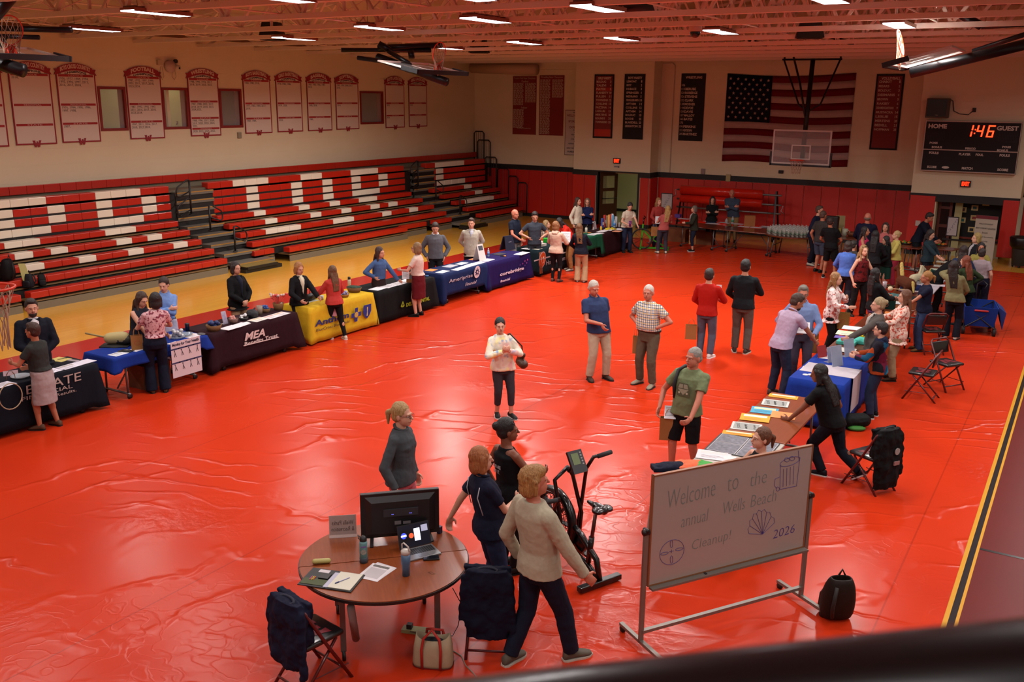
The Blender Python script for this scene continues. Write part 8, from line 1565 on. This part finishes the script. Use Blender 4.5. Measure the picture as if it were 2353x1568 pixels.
MB().box(.025, .235, -.14, .14, .009, .016).build('notepad', mat('c4c0b0', .8), t); MB().box(-.02, .03, -.14, .12, .009, .011).build('loose_sheets', mat('a8a8b8', .8), t)
for i, c_ in enumerate(('b83a6a', 'b0b030', 'c05a20')): MB().cyl((-.18+i*.015, -.06, .014), (-.18+i*.015, .0, .014), .004).build('marker', mat(c_, .5), t)
t = empty('ballpoint_pen', A2(788, 1334, .762), math.radians(75), 'blue pen lying on the notepad', 'pen'); MB().cyl((-.07, 0, 0), (.07, 0, 0), .004).build('barrel', mat('8a8ab0', .4), t); MB().cyl((-.08, 0, 0), (-.04, 0, 0), .006).build('grip', mat('16205a', .4), t)
t = empty('rubber_band', A2(992, 1318), 0, 'thin brown rubber band on the round table', 'rubber band'); MB().tube([(.035*math.cos(a), .012*math.sin(a)+.006*math.cos(3*a), .002) for a in [i*pi/8 for i in range(16)]], .0012, 5, True).build('band', mat('5a3a1c', .6), t)
t = empty('purple_mug', A2(1010, 1225), 0, 'small dark purple box beside the television right edge', 'box'); MB().box(-.02, .02, -.02, .02, 0, .07).build('box', mat('2a1c3a', .5), t)
t = empty('power_strip', fl(970, 1456), math.radians(20), 'cream power strip with a black plug beneath the round table', 'power strip'); MB().box(-.19, .12, -.045, .045, 0, .04).build('case', mat('8a8258', .5), t); MB().cb((-.12, 0, .06), (.05, .05, .05)).build('plug', BLACK, t)
cpts = [(1040, 1352, .70), (1062, 1392, .4), (1052, 1440, .1), (1040, 1462, .02), (985, 1462, .03), (942, 1452, .05)]; o = MB().tube([tuple(fl(u, v, z)) for u, v, z in cpts], .004, 6); thing(o, 'floor_cable', BLACK, 'black cord running from the round table down to the power strip', 'cord', smooth=True)
o = MB().tube([tuple(fl(u, v, .01)) for u, v in ((1040, 1496), (1060, 1508), (1070, 1530), (1090, 1550), (1105, 1575), (1120, 1600))], .006, 6); thing(o, 'floor_cable', mat('8a8478', .5), 'grey cable curving away from the canvas tote bag', 'cord', smooth=True)
o = MB().tube([tuple(fl(u, v, .01)) for u, v in ((1095, 1580), (1110, 1562), (1140, 1550), (1180, 1548), (1200, 1556))], .006, 6); thing(o, 'floor_cable', mat('b04a18', .5), 'orange cable behind the heel of the beige top man', 'cord', smooth=True)
t = empty('canvas_tote', fl(996, 1528), math.radians(25), 'cream canvas tote bag with red handles on the floor', 'bag')
rg_ = [[(rx*math.copysign(abs(math.cos(a))**.6, math.cos(a)), ry*math.copysign(abs(math.sin(a))**.6, math.sin(a)), z+dz*math.cos(2*a)) for a in [2*pi*i/24 for i in range(24)]] for rx, ry, z, dz in ((.17, .09, .0, 0), (.18, .10, .05, 0), (.17, .085, .2, 0), (.15, .06, .29, .025), (.143, .053, .29, .025), (.15, .07, .2, 0), (.15, .08, .03, 0))]
MB().loft(rg_).build('body', mat('a8987c', .85, kind='cloth', scale=30, bump=.2), t, True); MB().loft([[(x*1.01, y*1.01, z) for x, y, z in rg_[0]], [(x*1.01, y*1.01, z*.5+.0) for x, y, z in rg_[1]]], False).build('base_trim', mat('8a1c14', .7), t)
for s in (1, -1): MB().tube([(-.08, s*.10, .02), (-.085, s*.10, .2), (-.07, s*.08, .30), (0, s*.05, .37-.05*(s > 0)), (.07, s*.08, .30), (.085, s*.10, .2), (.08, s*.10, .02)], .013, 6).build('handle', mat('a02014', .7), t, True)
MB().ell((0, 0, .24), (.1, .04, .03)).build('dark_contents', mat('0e0e18', .8), t, True)
Lp, Rp = Vector((-2.985, 7.02, 0)), Vector((-1.92, 8.70, 0)); dx = (Rp-Lp); L_ = dx.length; ux = dx.normalized(); rz = math.atan2(ux.y, ux.x); nv = Vector((ux.y, -ux.x, 0))
def wbhit(u, v): d = ray(u, v); tt = (Lp-CAM).dot(nv)/d.dot(nv); P = CAM+d*tt; return ((P-Lp).dot(ux), P.z)
TL, TR, BL, BR = wbhit(1500, 1110), wbhit(1864, 1012), wbhit(1490, 1352), wbhit(1845, 1246)
x0, x1, z0, z1 = (TL[0]+BL[0])/2, (TR[0]+BR[0])/2, (BL[1]+BR[1])/2, (TL[1]+TR[1])/2
t = empty('rolling_whiteboard', Lp, rz, 'rolling whiteboard handwritten Welcome to the annual Wells Beach Cleanup', 'whiteboard'); al = mat('7c766e', .4, .5)
MB().box(x0, x1, -.012, .012, z0, z1).build('board', mat('9c8e88', .25), t); fr_ = MB().box(x0-.012, x1+.012, -.016, .016, z1, z1+.014).box(x0-.012, x1+.012, -.016, .016, z0-.014, z0).box(x0-.014, x0, -.016, .016, z0-.014, z1+.014).box(x1, x1+.014, -.016, .016, z0-.014, z1+.014); fr_.build('board_frame', mat('8a5a3c', .4, .3), t)
MB().box(x0+.0, x1+.02, -.075, -.012, z0-.035, z0-.015).build('pen_tray', al, t); MB().box(x0+.6, x0+.62, -.05, -.02, z0-.015, z0-.008).build('tray_clip', BLACK, t)
for s, x in ((0, x0-.05), (1, x1+.05)):
 MB().bar((x, 0, .06), (x, 0, (z0+z1)/2+.03), .04, .03).build('upright', al, t); MB().bar((x, -.33, .075), (x, .33, .075), .04, .03).build('foot_bar', al, t); MB().cyl((x-.03, 0, (z0+z1)/2), (x+.03, 0, (z0+z1)/2), .028).cyl((x, -.03, (z0+z1)/2+.02), (x, .03, (z0+z1)/2+.02), .018).build('knob', BLACK, t, True)
 for y in (-.3, .3): MB().cyl((x-.014, y, .032), (x+.014, y, .032), .032, n=14).build('caster', BLACK, t, True)
MB().bar((x0-.05, 0, .17), (x1+.05, 0, .17), .04, .03).build('cross_bar', al, t)
gr = mat('6e7670', .7); pu = mat('41347c', .6); W2 = x1-x0; H2 = z1-z0
def wpos(u, v): a = wbhit(u, v); return a
def wt(s_, u0, v0, u1, v1, h_, m_, **k):
 a, b = wbhit(u0, v0), wbhit(u1, v1); return text(s_, frame(((a[0]+b[0])/2, -.0135, (a[1]+b[1])/2), (b[0]-a[0], 0, b[1]-a[1]), (-(b[1]-a[1]), 0, b[0]-a[0])), .1, m_, t, width=math.hypot(b[0]-a[0], b[1]-a[1]), height=h_, shear=.15, name='handwriting', ext=.0003, bold=-.0016, **k)
wt('Welcome', 1533, 1148, 1642, 1118, .17, gr); wt('to', 1670, 1115, 1695, 1107, .13, gr); wt('the', 1722, 1102, 1760, 1092, .14, gr); wt('annual', 1563, 1198, 1626, 1181, .12, gr); wt('Wells', 1660, 1168, 1710, 1155, .12, gr); wt('Beach', 1723, 1152, 1782, 1136, .12, gr); wt('Cleanup!', 1588, 1256, 1678, 1230, .13, gr); wt('2026', 1774, 1228, 1824, 1213, .09, pu)
def strokes(lines, name, m_, r=.002):
 b = MB()
 for ln in lines:
  P_ = [wbhit(u, v) for u, v in ln]; b.tube([(x, -.0135, z) for x, z in P_], r, 5)
 b.build(name, m_, t)
circ = lambda cu, cv, ru, rv, n=20, sl=0: [(cu+ru*math.cos(i*2*pi/n), cv+rv*math.sin(i*2*pi/n)+sl*ru*math.cos(i*2*pi/n)) for i in range(n+1)]
strokes([circ(1542, 1268, 28, 28, sl=-.25), circ(1541, 1249, 3, 9, 10), circ(1541, 1285, 3, 9, 10), circ(1525, 1271, 9, 3, 10, -.2), circ(1559, 1261, 9, 3, 10, -.2), [(1536, 1267), (1546, 1265)], [(1541, 1262), (1541, 1270)]], 'sand_dollar_drawing', pu)
ap = (1750, 1227); fan = []
for a0 in range(7):
 th = math.radians(190-a0*22-8); e1 = (ap[0]+50*math.cos(th)*.62, ap[1]-52*math.sin(th)*.95-3); th2 = math.radians(190-(a0+1)*22-8); e2 = (ap[0]+50*math.cos(th2)*.62, ap[1]-52*math.sin(th2)*.95-3); fan.append([ap, e1, ((e1[0]+e2[0])/2*1.0+(e1[0]+e2[0]-2*ap[0])*.06, (e1[1]+e2[1])/2+(e1[1]+e2[1]-2*ap[1])*.06), e2, ap])
strokes(fan, 'shell_drawing', pu)
strokes([[(1791, 1067), (1790, 1122)], [(1836, 1050), (1828, 1116)], [(1790, 1124), (1829, 1116)], circ(1813, 1060, 23, 9, sl=-.3), [(1798, 1077), (1797, 1118)], [(1806, 1075), (1805, 1116)], [(1814, 1073), (1813, 1114)], [(1822, 1070), (1820, 1112)], [(1832, 1035), (1834, 1058)], [(1790, 1095), (1779, 1100), (1777, 1115), (1783, 1122)], circ(1806, 1056, 6, 5, 8), circ(1818, 1053, 6, 5, 8), circ(1785, 1123, 4, 5, 8)], 'trash_can_drawing', pu)
p = (fl(1250, 1262)+fl(1378, 1354))/2; hv = fl(1262, 1268)-fl(1390, 1352); bz = math.atan2(hv.y, hv.x); t = empty('exercise_bike', (p.x, p.y, 0), bz, 'black air bike with a large caged fan wheel and moving arms', 'exercise bike'); L2 = hv.length/2
bk = mat('0d0c0e', .28, .2, coat=.4); MB().bar((-L2, -.27, .05), (-L2, .27, .05), .075, .06).build('rear_foot', bk, t, bevel=.01); MB().bar((L2, -.22, .05), (L2, .22, .05), .075, .06).build('front_foot', bk, t, bevel=.01)
MB().tube([(-L2, 0, .07), (-L2+.06, 0, .28), (-.18, 0, .44), (-.05, 0, .50)], .032, 10).tube([(-L2, 0, .07), (-.25, 0, .18), (.05, 0, .22), (L2, 0, .07)], .03, 10).tube([(.05, -.13, .22), (.02, -.14, .6), (.16, -.12, .98), (.10, 0, 1.12)], .022, 8).tube([(.05, .13, .22), (.02, .14, .6), (.16, .12, .98), (.10, 0, 1.12)], .022, 8).build('main_frame', bk, t, True)
fc = (.30, 0, .47); fr_ = .31
for s in (1, -1):
 w3 = MB()
 for k_ in range(1, 9): w3.tube([(fc[0]+fr_*k_/8*math.cos(a), s*(.09-.03*(k_/8)**2), fc[2]+fr_*k_/8*math.sin(a)) for a in [i*pi/14 for i in range(28)]], .003, 4, True)
 for k_ in range(24): a = k_*pi/12; w3.cyl((fc[0]+.04*math.cos(a), s*.09, fc[2]+.04*math.sin(a)), (fc[0]+fr_*math.cos(a), s*.06, fc[2]+fr_*math.sin(a)), .003, n=4)
 w3.build('fan_cage', bk, t)
MB().tube([(fc[0]+fr_*math.cos(a), 0, fc[2]+fr_*math.sin(a)) for a in [i*pi/18 for i in range(36)]], .05, 8, True).build('fan_rim', bk, t, True)
fb = MB()
for k_ in range(8): a = k_*pi/4; fb.bar((fc[0]+.06*math.cos(a), 0, fc[2]+.06*math.sin(a)), (fc[0]+.26*math.cos(a), 0, fc[2]+.26*math.sin(a)), .05, .012)
fb.cyl((fc[0], -.05, fc[2]), (fc[0], .05, fc[2]), .07).build('fan_blades', mat('161418', .5), t)
MB().cyl((-.02, -.10, .30), (-.02, -.04, .30), .13, n=28).build('drive_cover', bk, t, True)
for s, tip, yb in ((1, (.0, .84), -.2), (-1, (-.10, 1.26), .2)): MB().tube([(.10, s*.13, .30), (.06, s*.16, .62), ((tip[0]+.1), s*.17, tip[1]-.16), (tip[0], s*.18, tip[1]), (tip[0]-.02, s*.34, tip[1]+.01)], .02, 8).build('moving_arm', bk, t, True); MB().cyl((tip[0]-.02, s*.22, tip[1]+.005), (tip[0]-.02, s*.40, tip[1]+.015), .024, n=12).build('hand_grip', mat('1c1a1c', .8), t, True)
MB().cyl((.08, 0, 1.08), (-.02, 0, 1.2), .02).build('console_stem', bk, t); q = frame((-.04, 0, 1.22), (0, -1, 0), (.55, 0, .83)); cs = MB().prism([(-.09, -.12), (.09, -.12), (.09, .12), (-.09, .12)], q, .03).build('console', mat('17161a', .4), t); MB().prism([(-.06, -.03), (.03, -.03), (.03, .09), (-.06, .09)], q @ Matrix.Translation((0, 0, .031)), .002).build('screen', mat('5a6a3c', .3), cs)
for i in range(5): MB().prism([(.05, .08-i*.03), (.07, .08-i*.03), (.07, .095-i*.03), (.05, .095-i*.03)], q @ Matrix.Translation((0, 0, .031)), .002).build('button', mat('8a8a8a', .5), cs)
MB().cyl((-.30, 0, .28), (-.38, 0, .80), .02).build('seat_post', mat('5a3a34', .3, .7), t, True); MB().cyl((-.29, 0, .2), (-.33, 0, .5), .03).build('post_sleeve', bk, t, True)
o_ = MB().cap((-.50, 0, .86), (-.38, 0, .86), .05, .045).ell((-.48, .06, .86), (.07, .06, .035)).ell((-.48, -.06, .86), (.07, .06, .035)).cap((-.38, 0, .86), (-.26, 0, .865), .035, .02).build('saddle', mat('0c0c0e', .25, coat=.5), t, True); remesh(o_, .008, 2)
for s, dz_ in ((1, .17), (-1, -.17)): MB().bar((-.02, s*.12, .30), (-.02+.02*s, s*.14, .30+dz_), .025, .02).build('crank', STEEL, t); MB().cb((-.02+.02*s, s*.19, .30+dz_), (.1, .09, .025)).build('pedal', BLACK, t)
# =================================================== BAGS AND PAPERS HELD IN HANDS
def depthpt(u, v, ref): d = ray(u, v); return CAM+d*((Vector(ref)-CAM).dot(AF)/d.dot(AF))
def held(i, u, v, label, h=.30, w=.22, col=KRAFT, rz=None, red=True, toward=0, **k):
 ref = i['G']-Vector((AF.x, AF.y, 0)).normalized()*toward; c = depthpt(u, v, ref); face = math.atan2(CAM.y-c.y, CAM.x-c.x)+math.pi/2 if rz is None else rz
 return paper_bag(c+Vector((0, 0, h/2+.12)), face, h, w, .10, label, red=red, col=col, **k)
held(P8, 750, 745, 'brown bag below the coral sweater woman, behind her steel bottle', .26, toward=-.1); held(P10, 945, 655, 'brown bag in the hand of the dark red skirt woman', .26); held(P24, 1591, 551, 'brown bag with a red seal, hanging from the olive jacket woman'); held(P39, 1936, 737, 'brown bag with a red seal held by the curly blonde woman', .32, .26, col='8a6c38', toward=.2)
held(P40, 1862, 788, 'brown bag held by the glasses man in light blue', .34, .26, toward=.12); held(P58, 1398, 795, 'narrow brown bag edge beside the slate blue polo man', .30, .08, red=False); held(P57, 1459, 792, 'thin brown bag edge behind the checked shirt man', .30, .08, red=False); held(P59, 1588, 763, 'brown bag in the left hand of the red sweater man', .28, red=False)
held(P56, 1537, 985, 'brown bag held low by the green t-shirt man', .30, .24, red=False, toward=.15); held(P23, 1504, 532, 'brown bag held by the dusty pink t-shirt woman', .30, toward=-.2); held(P38, 2036, 700, 'dark green tote bag with a round seal held by the black haired woman', .32, .36, col='12302a', toward=-.15, name='tote_bag'); held(P2, 28, 893, 'brown bag in front of the dark grey t-shirt woman', .30, .24, col='6a4220', toward=.1)
def hsheet(i, u, v, label, w=.216, l=.279, tilt=55, toward=.1, col='c8c4c8', art='lines', rz=None):
 c = depthpt(u, v, i['G']-Vector((AF.x, AF.y, 0)).normalized()*toward); sheet(c, (math.atan2(CAM.y-c.y, CAM.x-c.x)+math.pi/2) if rz is None else rz, w, l, tilt=tilt, col=col, label=label, art=art)
hsheet(P41, 1839, 753, 'white sheet held before the lavender polo man', .30, .26, 35, .1); hsheet(P16, 1300, 545, 'white flyer held up by the pale hoodie woman', .26, .3, 70, 0); hsheet(P8, 756, 716, 'pink sheets under the arm of the coral sweater woman', .3, .2, 75, .15, 'b87a84', None); hsheet(P10, 932, 632, 'small white leaflet in the hand of the red skirt woman', .16, .2, 60, .1); hsheet(P56, 1540, 948, 'white card held by the green t-shirt man', .15, .2, 40, .2); hsheet(P59, 1652, 663, 'white paper edge beyond the red sweater man', .1, .14, 70, -.2); hsheet(P23, 1515, 506, 'white sheets held between the two women at the green bike', .26, .26, 60, -.3); hsheet(P2, 26, 870, 'pale pink papers held out over the leftmost table', .2, .26, 50, 0, 'a88a90', None)
t = empty('water_bottle', depthpt(747, 745, P8['G']-Vector((AF.x, AF.y, 0)).normalized()*.2), 0, 'grey steel bottle hanging from the coral sweater woman hand', 'bottle'); MB().lathe([(.038, 0), (.038, .19), (.03, .21)]).build('body', mat('7a7a80', .35, .4), t, True); MB().lathe([(.032, .21), (.03, .25)]).tube([(.02, 0, .25), (0, 0, .29), (-.02, 0, .25)], .006).build('lid', BLACK, t, True); t.location.z -= .12
bottle(0, 0, 'clear water bottle in the hand of the glasses man', p=depthpt(1862, 757, P40['G']-Vector((AF.x, AF.y, 0)).normalized()*.15), h=.2)
t = empty('iced_drink', depthpt(2032, 663, P38['G']), 0, 'clear iced drink cup held by the black haired woman', 'cup'); MB().lathe([(.035, 0), (.045, .14), (.04, .14)]).build('cup', mat('a89aa0', .2, alpha=.7), t, True)
i = P61; t = empty('shoulder_bag', depthpt(1199, 822, i['G']), 0, 'brown leather shoulder bag at the side of the tie-dye woman', 'bag'); o_ = MB().cap((0, -.08, .08), (0, .08, .08), .075, .075).cap((0, -.05, .16), (0, .05, .22), .06, .045).build('body', mat('3c2212', .5), t, True); t.location.z -= .17; t.rotation_euler = (0, 0, i['rz']); remesh(o_, .01, 2, disp=.02)
top_ = i['w'](Vector((-.05, .03, .835))*i['S'])-t.location; Rz_ = Matrix.Rotation(-i['rz'], 3, 'Z'); tp = Rz_ @ top_; MB().tube([(0, .04, .2), tuple(Vector((0, .06, .25)).lerp(tp, .5)+Vector((-.05, .12, 0))), tuple(tp+Vector((0, .03, .03))), tuple(tp+Vector((0, -.06, .0))), tuple(Vector((0, -.12, .25)).lerp(tp, .4)), (0, -.05, .2)], .012, 6).build('strap', mat('2a1a10', .6), t, True)
i = P56; S = i['S']; T = i['T']; o_ = i['root']
def chest(i, x, z, dy=.012): return i['T']((x, .072+.03*i['fat']+dy, z))*i['S']
c0_ = chest(i, 0, .70); vb = frame(c0_, (-1, 0, 0), (0, 0, 1)); sz = .11
sh_ = [c for c in o_.children if c.name.startswith('t_shirt')][0]
pr = lambda pts, m_, d, n_: MB().prism([(x*sz, y*sz) for x, y in pts], vb @ Matrix.Translation((0, 0, d)), .002).build(n_, m_, sh_)
pr([(-.8, -.75), (.8, -.75), (.85, .1), (.6, .85), (-.6, .85), (-.85, .1)], mat('4c5238', .8), .0, 'van_print'); pr([(-.65, .2), (-.05, .2), (-.05, .7), (-.5, .7)], mat('8a8c78', .8), .002, 'van_window'); pr([(.05, .2), (.65, .2), (.5, .7), (.05, .7)], mat('8a8c78', .8), .002, 'van_window'); pr([(-.7, .1), (0, -.6), (.7, .1)], mat('8e9078', .8), .002, 'van_front')
for x in (-.5, .5): pr([(x+.14*math.cos(a), -.35+.14*math.sin(a)) for a in [k_*pi/5 for k_ in range(10)]], mat('a8a890', .8), .004, 'headlight')
MB().tube([T((.075, .07, .62))*S, T((.085, .085, .72))*S, T((.085, .05, .825))*S, T((.08, -.04, .84))*S, T((.09, -.09, .76))*S], .022*S/1.7, 6).build('backpack_strap', mat('101014', .7), o_, True)
i = P63; text('YOU ARE\nNO 1T.', frame(i['T']((0, -.082, .70))*i['S'], (1, 0, 0), (0, 0, 1)), .04, mat('a8a8a8', .6), i['root'], width=.13, height=.09)
i = P64; sh_ = [c for c in i['root'].children if c.name.startswith('polo')][0]
for s in (1, -1): MB().tube([i['T']((s*.085, -.055, .80))*i['S'], i['T']((s*.082, -.075, .74))*i['S'], i['T']((s*.092, -.06, .64))*i['S']], .005, 5).build('white_piping', mat('a8a8b0', .7), sh_, True)
for i in (P63, P36, P32): MB().tube([i['HT']((s*.045, .02, .05)) for s in (-1, -.5)]+[i['HT']((0, .035, .062))]+[i['HT']((s*.045, .02, .05)) for s in (.5, 1)], .006, 5).build('sunglasses', mat('141012', .2), i['root'], True)
